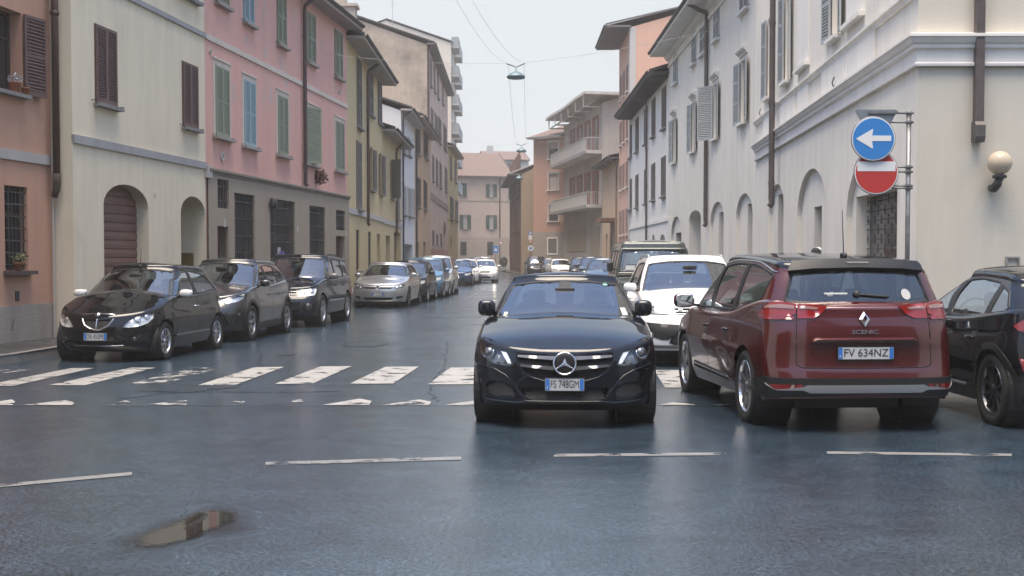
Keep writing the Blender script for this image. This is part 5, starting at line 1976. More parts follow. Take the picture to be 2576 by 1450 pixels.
class Car:
    def __init__(c, name, label, d, paint, front=None, wheel=None, rear=None, heading=0.0, away=False, near_side=-1, group=None, res=.07, holes=(), cat='car', rim='five', rimmat=None, glass=None, rglass=None,
                 roofmat=None, mirrormat=None, handles=True, trim=None, seal=True, rimR=None, seats=True, cabholes=(), mirror_z=None, mirror=True, handmat=None, msize=(.075, .105, .068), moff=.03):
        c.d, c.paint, c.res = d, paint, res
        B, C = d['body'], d['cab']
        L, W, R, fo, wb = d['L'], d['W'], d['R'], d['fo'], d['wb']
        # place: 'front' = world point of the bumper middle, 'wheel' = world point where the nearest visible wheel touches the ground
        rz = (math.pi / 2 if not away else -math.pi / 2) - heading
        ca, sa = math.cos(rz), math.sin(rz)
        if wheel is not None:
            which, wx, wy = wheel
            lx, ly = (fo if which == 'f' else fo + wb), near_side * (W - .01)
            loc = (wx - (ca * lx - sa * ly), wy - (sa * lx + ca * ly), 0)
        else:
            loc = (front[0], front[1], 0)
        c.root = empty(name, loc, rz, label, cat, group)
        gl = glass or GLS
        # ---- holes: wheel arches and features
        bh = list(holes)
        ra = d['arch']
        for sd in (1, -1):
            for ax in (fo, fo + wb):
                bh.append(B.side(arc_loop(ax, R, ra, -.2), sd))
        P, F = B.wall(bh, res, 12)
        fm = [0] * len(F)
        T, G, X = B.top()
        n0 = len(P)
        F = list(F) + [tuple(i + n0 for i in q) for q in G]
        fm += [1 if (ins and C.xf + .12 < x < C.xr - .12) else 0 for x, ins in X]
        bm = weld(np.concatenate((P, T)), F, fm)
        c.body = c.bmobj('body', bm, [paint, INT])
        # underbody and wheel wells
        qs = np.linspace(0, B.Sm, 60)
        xn, _ = B.nom(qs)
        lo = B.surf(qs, B.zb(xn))
        m = MB()
        for i in range(len(lo) - 1):
            a, b = lo[i], lo[i + 1]
            m.add([(a[0], a[1] * .97, a[2] + .015), (b[0], b[1] * .97, b[2] + .015), (b[0], -b[1] * .97, b[2] + .015), (a[0], -a[1] * .97, a[2] + .015)], [(0, 1, 2, 3)])
        m.obj('underbody', BLK, c.root, off=False)
        for sd in (1, -1):
            for ax in (fo, fo + wb):
                wi = W - .035
                MB().lathe([(ra + .004, sd * wi), (ra + .004, sd * (wi - .36)), (0.0, sd * (wi - .36))], c=(ax, 0, R), axis='y', n=30).obj('wheel_well', BLK, c.root, off=False)
        MB().box(fo - .15, fo + wb + .35, -W + .42, W - .42, .17, .34).obj('chassis', BLK, c.root, off=False)  # plain box for axle and exhaust, added to darken the gap below
        MB().hexa([(.30, -W + .30, .15), (1.25, -W + .40, .12), (1.25, W - .40, .12), (.30, W - .30, .15), (.22, -W + .30, .27), (1.25, -W + .40, .27), (1.25, W - .40, .27), (.22, W - .30, .27)]).obj('undertray', BLK, c.root, off=False)  # black block added to keep light out from under the nose
        # ---- cabin
        ch = []
        c.panes = []
        top = d['zr']
        dlo = d['dlo']
        xs = sorted(d['pillars'])
        cuts = [-9] + list(xs) + [99]
        for sd in (1, -1):
            for i in range(len(cuts) - 1):
                a = cuts[i] + (.035 if i else 0)
                b = cuts[i + 1] - (.035 if i + 1 < len(cuts) - 1 else 0)
                pl = clipx(dlo, a, b)
                if len(pl) >= 3:
                    pl = [p for k, p in enumerate(pl) if np.hypot(p[0] - pl[k - 1][0], p[1] - pl[k - 1][1]) > .012]
                    poly = C.side(pl, sd)
                    ch.append(poly)
                    c.panes.append(('side_window', poly, gl if i < 1 else (rglass or gl)))
        sb, st, z0, z1 = d['ws']
        ws = [(-sb, z0), (-sb * .5, z0 - .004), (0, z0 - .006), (sb * .5, z0 - .004), (sb, z0), (st, z1 - .03), (st * .5, z1 + .012), (0, z1 + .024), (-st * .5, z1 + .012), (-st, z1 - .03)]
        ch.append(ws)
        c.panes.append(('windshield', ws, gl))
        sb, st, z0, z1 = d['rw']
        M = C.Sm
        rw = [(M - sb, z0 + .02), (M - sb * .5, z0), (M, z0 - .004), (M + sb * .5, z0), (M + sb, z0 + .02), (M + st, z1), (M, z1 + .012), (M - st, z1)]
        # the rear pane crosses the seam: cut it as two halves
        ch.append([(M - sb, z0 + .02), (M - sb * .5, z0), (M + .05, z0 - .004), (M + .05, z1 + .012), (M - st, z1)])
        ch.append([(-M + sb, z0 + .02), (-M + sb * .5, z0), (-M - .05, z0 - .004), (-M - .05, z1 + .012), (-M + st, z1)])
        c.panes.append(('rear_window', rw, rglass or gl))
        ch += list(cabholes)
        P, F = C.wall(ch, res, 10)
        fm = [0] * len(F)
        T, G, X = C.top(K=5, M=6)
        n0 = len(P)
        F = list(F) + [tuple(i + n0 for i in q) for q in G]
        fm += [1] * len(G)
        c.cabin = c.bmobj('cabin', weld(np.concatenate((P, T)), F, fm), [paint, roofmat or paint])
        for nm, poly, gm in c.panes:
            v, f = C.patch(poly, -.004, max(.06, res))
            o = mesh_obj(nm, v, f, gm, c.root, True)
            if seal:
                v, f = C.ribbon(poly, .03, .004, True, .05)
                mesh_obj('window_seal', v, f, BLK, o, True)
        # black pillar covers between the side panes
        for sd in (1, -1):
            for x in xs:
                zz = [p[1] for p in clipx(dlo, x - .01, x + .01)]
                if len(zz) > 2:
                    v, f = C.patch(C.side([(x - .045, min(zz)), (x - .045, max(zz)), (x + .045, max(zz)), (x + .045, min(zz))], sd), .006, .06, skirt=-.02)
                    mesh_obj('pillar', v, f, BLK, c.root, True)
        # shut lines
        for sd in (1, -1):
            for x in [d['cowl'] + .30] + list(xs[:1]) + ([xs[1] - .02] if len(xs) > 1 else []):
                b = d['belt']
                zz = np.linspace(b + .02, .30, 8)
                ln = []
                for z in zz:
                    xx = x - max(0, (.62 - z)) * .06
                    if min(abs(xx - fo), abs(xx - fo - wb)) < ra + .03 and z < R + math.sqrt(max(0, (ra + .04) ** 2 - min((xx - fo) ** 2, (xx - fo - wb) ** 2))):
                        break
                    ln.append((B.s_at(xx, z, sd), z))
                if len(ln) > 1:
                    v, f = B.ribbon(ln, .008, .0012)
                    mesh_obj('door_gap', v, f, GAP, c.root)
            if handles:
                for x in (list(xs[:1]) if len(xs) < 2 else [xs[0], xs[1]]):
                    z = d['belt'] - .13
                    p = B.surf(B.s_at(x - .16, z, sd), z)
                    m = MB().sq((p[0], p[1] + sd * .012, p[2]), (.095, .022, .018), .5, .6)
                    m.obj('door_handle', handmat or paint, c.root, True, off=False)
        # ---- wheels
        rimR = rimR or R * .69
        tw = d['tw']
        prof = [(rimR - .005, -tw * .40), (rimR + .02, -tw * .47), (R - .035, -tw * .5), (R - .012, -tw * .44), (R, -tw * .36), (R, tw * .36), (R - .012, tw * .44), (R - .035, tw * .5), (rimR + .02, tw * .47), (rimR - .005, tw * .40)]
        tm = MB().lathe(prof, axis='y', n=40)
        t0 = tm.obj('wheel', RUB, c.root, True, off=False)
        rm = rim_mesh(rimR, tw * .9, rim).obj('rim', rimmat or ALU, t0, False, off=False)
        dk = MB().lathe([(0, tw * .1), (rimR - .03, tw * .1)], axis='y', n=24).obj('brake_disc', plain('brake', (.03, .03, .032), .6, .3), t0, off=False)
        first = True
        for sd in (1, -1):
            for ax in (fo, fo + wb):
                if first:
                    o, r2, d2 = t0, rm, dk
                    first = False
                else:
                    o = t0.copy(); r2 = rm.copy(); d2 = dk.copy()
                    for k in (o, r2, d2):
                        col.objects.link(k)
                    o.parent = c.root; r2.parent = o; d2.parent = o
                o.location = (ax, sd * (W - tw / 2 - .012), R)
                o.rotation_euler = (0, 0, 0 if sd > 0 else math.pi)
        # ---- mirrors
        if mirror:
            mz = mirror_z or d['belt'] + .10
            mx = d['cowl'] + .52
            for sd in (1, -1):
                p = C.surf(C.s_at(mx, d['belt'] + .04, sd), d['belt'] + .04)
                m = MB().sq((mx - .02, sd * (abs(p[1]) + moff + msize[1]), mz), msize, .65, .7, 16, 10)
                o = m.obj('side_mirror', mirrormat or paint, c.root, True, off=False)
                MB().hexa([(mx - .05, sd * (abs(p[1]) - .02), mz - .075), (mx + .05, sd * (abs(p[1]) - .02), mz - .075), (mx + .03, sd * (abs(p[1]) + .11), mz - .06), (mx - .05, sd * (abs(p[1]) + .11), mz - .06),
                           (mx - .05, sd * (abs(p[1]) - .02), mz - .045), (mx + .05, sd * (abs(p[1]) - .02), mz - .045), (mx + .03, sd * (abs(p[1]) + .11), mz - .03), (mx - .05, sd * (abs(p[1]) + .11), mz - .03)]).obj('mirror_arm', BLK, o, off=False)
                g = MB().sq((mx + msize[0] - .022, sd * (abs(p[1]) + moff + msize[1]), mz), (.008, msize[1] * .88, msize[2] * .85), .5, .5, 16, 8)
                g.obj('mirror_glass', plain('mirror_glass', (.8, .82, .83), .03, 1.0), o, True, off=False)
        # ---- cabin fittings
        if seats:
            b = d['belt']
            hx = C.xf + (C.xr - C.xf)
            x1 = d['cowl'] + max(1.05, min(1.45, (d['L'] - d['cowl']) * .4))
            x2 = x1 + .85
            cw = C.W
            MB().sq((C.xf + .38, 0, b + .0), (.34, cw * .86, .085), .5, .4).obj('dashboard', INT, c.root, True, off=False)
            hw = {}
            for (x, ys) in ((x1, (-.36, .36)), (x2, (-.36, 0, .36))):
                for y in ys:
                    o = MB().sq((x, y, b - .06), (.075, .23 if y else .14, .22), .45, .5).obj('seat', SEAT, c.root, True, off=False)
                    MB().sq((x + .02, y, b + .215), (.05, .125 if y else .11, .085), .55, .55).obj('headrest', SEAT, o, True, off=False)
            th = np.linspace(0, 2 * math.pi, 25)
            sy = .36 if not away else -.36
            sy = -.36
            MB().tube([(C.xf + .74 + .05 * math.sin(t), sy + .185 * math.cos(t), b + .05 + .17 * math.sin(t)) for t in th], .014, 6, False).obj('steering_wheel', INT, c.root, True, off=False)
            MB().sq((C.xf + .62 + .25 * 0, 0, top - .11), (.02, .11, .035), .5, .5).obj('interior_mirror', BLK, c.root, True, off=False)
    def bmobj(c, name, bm, mats):
        me = bpy.data.meshes.new(name)
        bm.to_mesh(me)
        bm.free()
        for m in mats:
            me.materials.append(m)
        o = bpy.data.objects.new(name, me)
        col.objects.link(o)
        o.parent = c.root
        return o
    def P(c, name, poly, mat, off=.004, shell='body', parent=None, skirt=-.012, sym=False, res=None, holes=()):
        S = c.d[shell]
        out = []
        for p, hh in ([(poly, holes), (mirrored(poly), [mirrored(h) for h in holes])] if sym else [(poly, holes)]):
            v, f = S.patch(p, off, res or min(.05, c.res), hh, skirt)
            out.append(mesh_obj(name, v, f, mat, parent or c.root, True))
        return out if sym else out[0]
    def line(c, name, pts, w, mat, off=.003, shell='body', sym=False, closed=False, parent=None):
        S = c.d[shell]
        r = []
        for p in ([pts, mirrored(pts)] if sym else [pts]):
            v, f = S.ribbon(p, w, off, closed, .04)
            r.append(mesh_obj(name, v, f, mat, parent or c.root, True))
        return r
    def rear_s(c, t, shell='body'):
        return c.d[shell].Sm + t
    def RP(c, name, poly, mat, off=.004, shell='body', parent=None, skirt=-.012, sym=False, holes=()):
        """patch on the tail; measured from the middle of the tail"""
        S = c.d[shell]
        r = []
        for sg in ((1, -1) if sym else (1,)):
            v, f = S.patch([(S.Sm + sg * a, z) for a, z in poly], off, min(.05, c.res), [[(S.Sm + sg * a, z) for a, z in h] for h in holes], skirt)
            r.append(mesh_obj(name, v, f, mat, parent or c.root, True))
        return r if sym else r[0]
    def plate(c, text, z, rear=False, w=.36, h=.11, tilt=0.0, y=0.0, ts=1.0):
        S = c.d['body']
        x = float(S.surf(0.0 if not rear else S.Sm - 1e-4, z)[0])
        sg = 1 if rear else -1
        x += sg * .02
        m = MB().box(-w / 2, w / 2, -.006, .006, -h / 2, h / 2)
        # local frame: plate faces -y of its own frame, turned to the car's nose or tail
        R = Matrix.Translation((x, y, z)) @ Matrix.Rotation(rad(-90) if not rear else rad(90), 4, 'Z') @ Matrix.Rotation(tilt, 4, 'X')
        o = m.obj('number_plate', PLW, c.root, off=False)
        o.data.transform(R)
        for sx in (-1, 1):
            b = MB().box(sx * (w / 2 - .021) - .018, sx * (w / 2 - .021) + .018, -.0085, -.005, -h / 2 + .004, h / 2 - .004).obj('blue_band', PLB, o, off=False)
            b.data.transform(R)
        b = MB().box(-w / 2 + .013, -w / 2 + .021, -.0095, -.008, -h / 2 + .016, -h / 2 + .04).obj('band_letter', PLW, o, off=False)
        b.data.transform(R)
        f = MB()
        for q in ((-w / 2 - .006, w / 2 + .006, -h / 2 - .006, -h / 2), (-w / 2 - .006, w / 2 + .006, h / 2, h / 2 + .006), (-w / 2 - .006, -w / 2, -h / 2, h / 2), (w / 2, w / 2 + .006, -h / 2, h / 2)):
            f.box(q[0], q[1], -.007, .02, q[2], q[3])
        f = f.obj('plate_frame', BLK if rear else SILV, o, off=False)
        f.data.transform(R)
        text_mesh(text, h * .92, PLK, 'plate_text', o, R @ Matrix.Translation((0, -.0075, 0)) @ Matrix.Rotation(rad(90), 4, 'X'), .0008, sx=ts)
        return o
    def ball(c, name, s, z, r, mat, off=.0, shell='body', parent=None, flat=.5):
        S = c.d[shell]
        p = S.surf(np.array(s), np.array(z))
        n = S.nrm(np.array(s), np.array(z))
        a = np.array((0, 0, 1.0)); u = np.cross(a, n); u /= np.linalg.norm(u); w = np.cross(n, u)
        R = np.stack((u, w, n), 1)
        return MB().sq(p + n * off, (r, r, r * flat), 1, 1, 18, 10, R).obj(name, mat, parent or c.root, True, off=False)
    def frame(c, s, z, off=0.0, shell='body'):
        """matrix with +z out of the surface, +x to the viewer's right, +y up"""
        S = c.d[shell]
        p = S.surf(np.array(s), np.array(z))
        n = S.nrm(np.array(s), np.array(z))
        a = np.array((0, 0, 1.0)); u = np.cross(a, n); u /= np.linalg.norm(u); w = np.cross(n, u)
        p = p + n * off
        return Matrix(((u[0], w[0], n[0], p[0]), (u[1], w[1], n[1], p[1]), (u[2], w[2], n[2], p[2]), (0, 0, 0, 1)))
    def rails(c, mat, h=.035):
        C = c.d['cab']
        for sd in (1, -1):
            q = np.linspace(C.Sm * .30, C.Sm * .74, 12)
            xn, _ = C.nom(q)
            p = C.surf(q, C.zt(xn))
            pts = []
            for i, k in enumerate(p):
                e = min(1, min(i, 11 - i) / 1.5)
                pts.append((k[0], sd * (k[1] - C.r * .55), k[2] + C.r * .9 + h * e))
            MB().tube(pts, .016, 8).obj('roof_rail', mat, c.root, True, off=False)
    def wiper(c, s0, s1, z0, z1, shell='cab'):
        S = c.d[shell]
        q = np.linspace(s0, s1, 8); z = np.linspace(z0, z1, 8)
        p = S.surf(q, z) + S.nrm(q, z) * .02
        MB().tube(p, .010, 6).obj('wiper', BLK, c.root, True, off=False)
    def antenna(c, x, h=.3, lean=.35, fin=False):
        C = c.d['cab']
        z = float(C.zt(C.xf + (C.xr - C.xf) * .8)) + C.r + .02
        if fin:
            MB().hexa([(x - .09, -.012, z - .02), (x + .07, -.028, z - .02), (x + .07, .028, z - .02), (x - .09, .012, z - .02), (x + .02, -.004, z + .05), (x + .06, -.006, z + .06), (x + .06, .006, z + .06), (x + .02, .004, z + .05)]).obj('antenna', c.paint, c.root, True, off=False)
        else:
            o = MB().sq((x, 0, z + .005), (.06, .03, .035), .7, .9).obj('antenna', BLK, c.root, True, off=False)
            MB().tube([(x, 0, z + .03), (x + h * lean, 0, z + .03 + h)], [.006, .003], 6).obj('antenna_rod', BLK, o, off=False)

def ell(cx, cz, rx, rz, n=24, p=2.0):
    t = np.linspace(0, 2 * math.pi, n, endpoint=False)
    f = lambda a: np.sign(a) * np.abs(a) ** (2 / p)
    return [(cx + rx * a, cz + rz * b) for a, b in zip(f(np.cos(t)), f(np.sin(t)))]
# ------------------------------------------------------------ black saloon facing us
PB = carpaint('black_paint', (.006, .008, .012), .3)
def torus(R, r, M, n=36, m=8):
    v, f = [], []
    for i in range(n):
        a = 2 * math.pi * i / n
        for j in range(m):
            b = 2 * math.pi * j / m
            v.append(M @ Vector(((R + r * math.cos(b)) * math.cos(a), (R + r * math.cos(b)) * math.sin(a), r * math.sin(b))))
    for i in range(n):
        for j in range(m):
            f.append((i * m + j, ((i + 1) % n) * m + j, ((i + 1) % n) * m + (j + 1) % m, i * m + (j + 1) % m))
    return v, f

def mesh_grille(car, poly, parent, step=.045, w=.005, off=-.02, mat=None):
    """diamond mesh clipped to an opening"""
    S = car.d['body']
    L = np.array(poly)
    lo, hi = L.min(0), L.max(0)
    m = MB()
    for sg in (1, -1):
        k = lo[0] - (hi[1] - lo[1]) * 2
        while k < hi[0] + (hi[1] - lo[1]) * 2:
            z = np.linspace(lo[1], hi[1], 40)
            q = k + sg * (z - (lo[1] if sg > 0 else hi[1])) * (1.7 if sg > 0 else 1.7)
            pts = np.stack((q, z), -1)
            ins = in_poly(pts, L)
            run = []
            for p, i in list(zip(pts, ins)) + [(None, False)]:
                if i:
                    run.append(p)
                elif run:
                    if len(run) > 3:
                        r = np.array(run)[:: max(1, len(run) // 4)]
                        V = S.surf(r[:, 0], r[:, 1]) + S.nrm(r[:, 0], r[:, 1]) * off
                        m.tube(V, w, 3, False)
                    run = []
            k += step
    return m.obj('grille_mesh', mat or BLK, parent, off=False) if m.v else None

d = gen(4.69, 1.81, 1.445, .80, 2.84, .325, nose=.69, hoodz=.82, cowl=1.36, belt=.925, run=.80, rearz=.93, rrun=.72, tail=.55, af=.62, nf=2.35, ar=.45,
        cabW=.795, tumble=.215, hcrown=.075, sill=.22, rr=.032, crown=.05, roof=[(0, .03), (.06, .024), (.17, -.004), (.28, 0), (.45, 0), (.75, -.03), (1, -.075)],
        front=[(.12, .10), (.20, .035), (.28, .0), (.36, .015), (.45, .015), (.56, .01), (.66, .03), (.74, .07), (.85, .16), (1.05, .36)],
        zb=[(0, .235), (.25, .215), (.45, .19), (.8, .2), (2.4, .2), (4.3, .22), (4.69, .28)])
GR = [(-.455, .735), (-.25, .742), (0, .745), (.25, .742), (.455, .735), (.478, .70), (.465, .64), (.42, .565), (.33, .49), (.2, .455), (0, .445), (-.2, .455), (-.33, .49), (-.42, .565), (-.465, .64), (-.478, .70)]
FOG = [(.50, .34), (.53, .315), (.70, .30), (.82, .32), (.86, .37), (.83, .42), (.72, .445), (.6, .435), (.53, .40)]
LOW = [(-.44, .385), (-.3, .395), (0, .40), (.3, .395), (.44, .385), (.40, .30), (.33, .272), (0, .268), (-.33, .272), (-.40, .30)]
HL = [(.90, .845), (.80, .83), (.70, .80), (.62, .765), (.565, .72), (.53, .66), (.49, .60), (.56, .592), (.66, .60), (.78, .63), (.89, .675), (.95, .72), (.965, .78), (.945, .83)]
merc = Car('saloon_car', 'black saloon car facing the camera with a star badge in its grille', d, PB, wheel=('f', -.367, 12.72), near_side=1, heading=rad(2.4), res=.05,
           holes=[GR, FOG, mirrored(FOG), LOW, HL, mirrored(HL)], rim='five', mirrormat=PB, msize=(.08, .095, .088), mirror_z=1.07, moff=-.035)
c = merc
g = c.P('radiator_grille', GR, BLK, off=-.05, skirt=.0)
mesh_grille(c, GR, g, .05, .0035, -.03, plain('grille_mesh', (.012, .012, .013), .5))
c.line('grille_frame', GR, .016, PB, .004, closed=True)
for z0, z1, h in ((.668, .682, .034), (.575, .597, .034)):
    for sg in (1, -1):
        x0, x1 = (.06, .445) if z0 > .62 else (.06, .415)
        c.P('grille_bar', [(sg * x0, z0 - h * .62), (sg * x1, z1 - h * .28), (sg * (x1 + .012), z1), (sg * x1, z1 + h * .28), (sg * x0, z0 + h * .42)], SILV, off=.012, skirt=-.03, parent=g)
M = c.frame(0.0, .615, .03)
v, f = torus(.103, .009, M)
star = mesh_obj('star_badge', v, f, CHR, c.root, True)
m = MB()
for k in range(3):
    a = rad(90 + 120 * k)
    u = Vector((math.cos(a), math.sin(a), 0)); w = Vector((-math.sin(a), math.cos(a), 0))
    pts = [M @ (u * .10), M @ (w * .020 - u * .008 + Vector((0, 0, .002))), M @ (-u * .018), M @ (-w * .020 - u * .008 + Vector((0, 0, .002))), M @ (Vector((0, 0, .018)))]
    m.add(pts, [(0, 1, 4), (1, 2, 4), (2, 3, 4), (3, 0, 4)])
m.obj('star', CHR, star, off=False)
MB().sq(M @ Vector((0, 0, -.012)), (.010, .1, .1), 1, 1).obj('badge_back', BLK, star, True, off=False)
for sgn in (1, -1):
    f_ = FOG if sgn > 0 else mirrored(FOG)
    g = c.P('air_intake', f_, BLK, off=-.04, skirt=.0)
    mesh_grille(c, f_, g, .036, .004, -.015, plain('grille_mesh', (.012, .012, .013), .5))
    h_ = HL if sgn > 0 else mirrored(HL)
    o = c.P('headlight', h_, LAMPDK, off=-.045, skirt=.0)
    c.P('lamp_lens', h_, LENS, off=.002, parent=o, skirt=-.005)
    mi = (lambda p: p) if sgn > 0 else mirrored
    c.P('daylight_strip', mi([(.90, .815), (.80, .792), (.70, .758), (.63, .715), (.59, .665), (.555, .615), (.515, .612), (.55, .68), (.59, .73), (.66, .772), (.78, .806), (.90, .829)]), plain('light_guide', (.75, .76, .78), .3, .2), off=-.004, parent=o, skirt=-.03)
    c.P('reflector', mi([(.585, .665), (.70, .70), (.715, .63), (.60, .612)]), LAMPIN, off=-.015, parent=o, skirt=-.04)
    c.ball('projector', sgn * .80, .715, .048, plain('projector_glass', (.12, .13, .14), .05, .6, coat=1), -.01, parent=o, flat=.7)
    c.line('projector_ring', ell(sgn * .80, .715, .062, .055), .012, CHR, -.006, closed=True, parent=o)
low = c.P('lower_intake', LOW, BLK, off=-.05, skirt=.0)
mesh_grille(c, LOW, low, .05, .004, -.03)
c.line('bumper_crease', [(.95, .60), (.70, .555), (.58, .50), (.50, .42), (.44, .33), (.38, .262)], .012, PB, .006, sym=True)
c.line('lip', [(-.86, .258), (-.5, .245), (-.38, .262), (0, .264), (.38, .262), (.5, .245), (.86, .258)], .018, PB, .012)
c.plate('FS 748GM', .425, ts=.64)
# bonnet shut line and small bonnet badge
B = d['body']
zz = lambda q: float(B.zt(B.nom(np.array(q))[0]))
c.line('bonnet_gap', [(q, zz(q) - .004) for q in np.linspace(-.50, .50, 15)], .008, GAP, .002)
MB().sq((.22, 0, .803), (.024, .024, .006), 1, 1, rot=np.array(Matrix.Rotation(rad(-22), 3, 'Y'))).obj('bonnet_badge', CHR, c.root, True, off=False)
c.line('cowl', [(-.80, .935), (-.4, .93), (0, .928), (.4, .93), (.80, .935)], .04, BLK, .01, shell='cab')
c.wiper(.62, -.05, .955, .965)
c.wiper(-.1, -.70, .955, .965)
# stickers on the windscreen
c.P('parking_sticker', [(-.74, 1.0), (-.66, 1.0), (-.66, 1.075), (-.74, 1.075)], WHP, off=.003, shell='cab', skirt=None)
c.P('toll_sticker', [(.665, .985), (.715, .985), (.715, 1.03), (.665, 1.03)], plain('pale_yellow', (.6, .6, .4), .5), off=.003, shell='cab', skirt=None)
c.P('green_sticker', [(-.63, 1.305), (-.56, 1.305), (-.56, 1.335), (-.63, 1.335)], plain('green_sticker', (.2, .5, .35), .5), off=.003, shell='cab', skirt=None)
c.P('camera_cover', ell(0, 1.315, .085, .045, p=2.6), BLK, off=.001, shell='cab', skirt=None)
def vw(c, z, r, s=0.0, off=.012):
    M = c.frame(s, z, off)
    v, f = torus(r, r * .1, M, 28, 6)
    o = mesh_obj('round_badge', v, f, CHR, c.root, True)
    def stroke(a, b, w=.13):
        a, b = Vector((*a, 0)) * r, Vector((*b, 0)) * r
        t = (b - a).normalized(); n = Vector((-t.y, t.x, 0)) * w * r * .5
        z_ = Vector((0, 0, .006))
        return [M @ q for q in (a - n, a + n, b + n, b - n, a - n + z_, a + n + z_, b + n + z_, b - n + z_)]
    m = MB()
    for a, b in (((-.38, .85), (0, .08)), ((.38, .85), (0, .08)), ((-.85, .35), (-.42, -.8)), ((-.42, -.8), (0, 0)), ((0, 0), (.42, -.8)), ((.42, -.8), (.85, .35))):
        m.hexa(stroke(a, b))
    m.obj('badge_strokes', CHR, o, off=False)
    MB().sq(M @ Vector((0, 0, -.01)), (.008, r * .98, r * .98), 1, 1).obj('badge_back', BLK, o, True, off=False)

def face(c, hl=None, gr=None, low=None, fog=None, lampmat=None, plate=None, pz=.45, bars=0, barm=None, chrome=None, proj=None, lit=False, deep=.03, ts=.64):
    """front details: lamps, grille, intakes"""
    if hl:
        for sg in (1, -1):
            h = hl if sg > 0 else mirrored(hl)
            o = c.P('headlight', h, lampmat or LAMPIN, off=-.02, skirt=.002)
            c.P('lamp_lens', h, LENS, off=.004, parent=o, skirt=-.01)
            if proj:
                for (s, z, r) in proj:
                    c.ball('lamp_bowl', sg * s, z, r, plain('lamp_lit', (1, .9, .7), .3, emit=(1, .86, .62), es=9.0) if lit else plain('lamp_bowl', (.55, .55, .55), .15, .9), -.01, parent=o, flat=.35)
    if gr:
        o = c.P('grille', gr, BLK, off=-.03, skirt=.004)
        if bars:
            L = np.array(gr)
            z0, z1 = L[:, 1].min(), L[:, 1].max()
            for k in range(bars):
                z = z0 + (z1 - z0) * (k + .5) / bars
                ss = np.linspace(L[:, 0].min(), L[:, 0].max(), 80)
                ins = in_poly(np.stack((ss, np.full(80, z)), -1), L)
                if ins.any():
                    a, b = ss[ins].min(), ss[ins].max()
                    c.line('grille_bar', [(a, z), ((a + b) / 2, z), (b, z)], .018, barm or BLK, -.004, parent=o)
        if chrome:
            c.line('grille_surround', gr, chrome, CHR, .008, closed=True)
    if low:
        o = c.P('lower_intake', low, BLK, off=-.03, skirt=.004)
    if fog:
        for (s, z, r) in fog:
            for sg in (1, -1):
                o = c.ball('fog_light', sg * s, z, r * 1.25, BLK, -.01, flat=.3)
                c.ball('fog_lens', sg * s, z, r, LAMPIN, .004, parent=o, flat=.3)
    if plate:
        c.plate(plate, pz, ts=ts)

def cladding(c, z=.34, w=.055, mat=None):
    """dark plastic over the arches and along the sills"""
    B, d = c.d['body'], c.d
    mat = mat or BLK
    for sd in (1, -1):
        for ax in (d['fo'], d['fo'] + d['wb']):
            ra = d['arch']
            o = arc_loop(ax, d['R'], ra + w, .22, 24)
            i = arc_loop(ax, d['R'], ra - .004, .22, 24)[::-1]
            c.P('arch_trim', B.side(o + i, sd), mat, off=.010, skirt=-.01)
        x0, x1 = d['fo'] + d['arch'] + w - .01, d['fo'] + d['wb'] - d['arch'] - w + .01
        c.P('sill_trim', B.side([(x0, .2), (x0, z), (x1, z), (x1, .2)], sd), mat, off=.008, skirt=-.01)

# ------------------------------------------------------------ dark red people carrier, tail to us
PR = carpaint('dark_red_paint', (.058, .003, .002), .25, .2)
d = gen(4.63, 1.87, 1.675, .93, 2.80, .352, nose=.74, hoodz=.92, cowl=.95, belt=1.0, run=1.0, rearz=1.17, rrun=.20, tail=.17, af=.62, ar=.38, nr=3.4, cabW=.885, tumble=.20, r=.05, rr=.06, car_=.26,
        sill=.27, rw=(.74, .72, 1.185, 1.50), lean=.2, tw=.21, arch=.405, roof=[(0, -.06), (.2, -.01), (.42, 0), (.75, -.035), (1, -.075)],
        ins=[(.12, .11), (.25, .05), (.36, .03), (.5, .015), (.64, 0), (.74, .004), (.85, .02), (1.0, .035), (1.2, .06)],
        rear=[(.15, .16), (.30, .05), (.36, .015), (.44, 0), (.52, 0), (.56, .03), (.70, .055), (.84, .06), (.88, .045), (.90, .055), (1.0, .085), (1.1, .115), (1.25, .15)],
        zb=[(0, .22), (.5, .22), (2.3, .24), (4.2, .26), (4.63, .32)],
        dlo=[(1.12, 1.06), (1.62, 1.37), (2.05, 1.50), (2.7, 1.555), (3.4, 1.545), (4.15, 1.45), (3.98, 1.18), (3.1, 1.075)], pillars=(2.2, 3.12))
scen = Car('people_carrier', 'dark red people carrier seen from behind with a diamond badge on its tailgate', d, PR, wheel=('r', *ground(1868, 1061)[:2]), near_side=-1, away=True, heading=rad(-4.2), res=.05,
           rim='double5', rimmat=plain('bright_alloy', (.62, .62, .63), .22, .95), rglass=GLD, roofmat=carpaint('black_roof', (.007, .008, .01), .3), mirrormat=PR, rimR=.265, handmat=PB,
           msize=(.06, .125, .085), mirror_z=1.12)
c = scen
wc = pch([(1.05, 1.06), (1.58, 1.395), (2.05, 1.53), (2.7, 1.583), (3.4, 1.572), (4.18, 1.475)])
for sd in (1, -1):
    c.line('window_chrome', c.d['cab'].side([(x, float(wc(x))) for x in np.linspace(1.2, 4.18, 26)], sd), .018, CHR, .008, shell='cab')
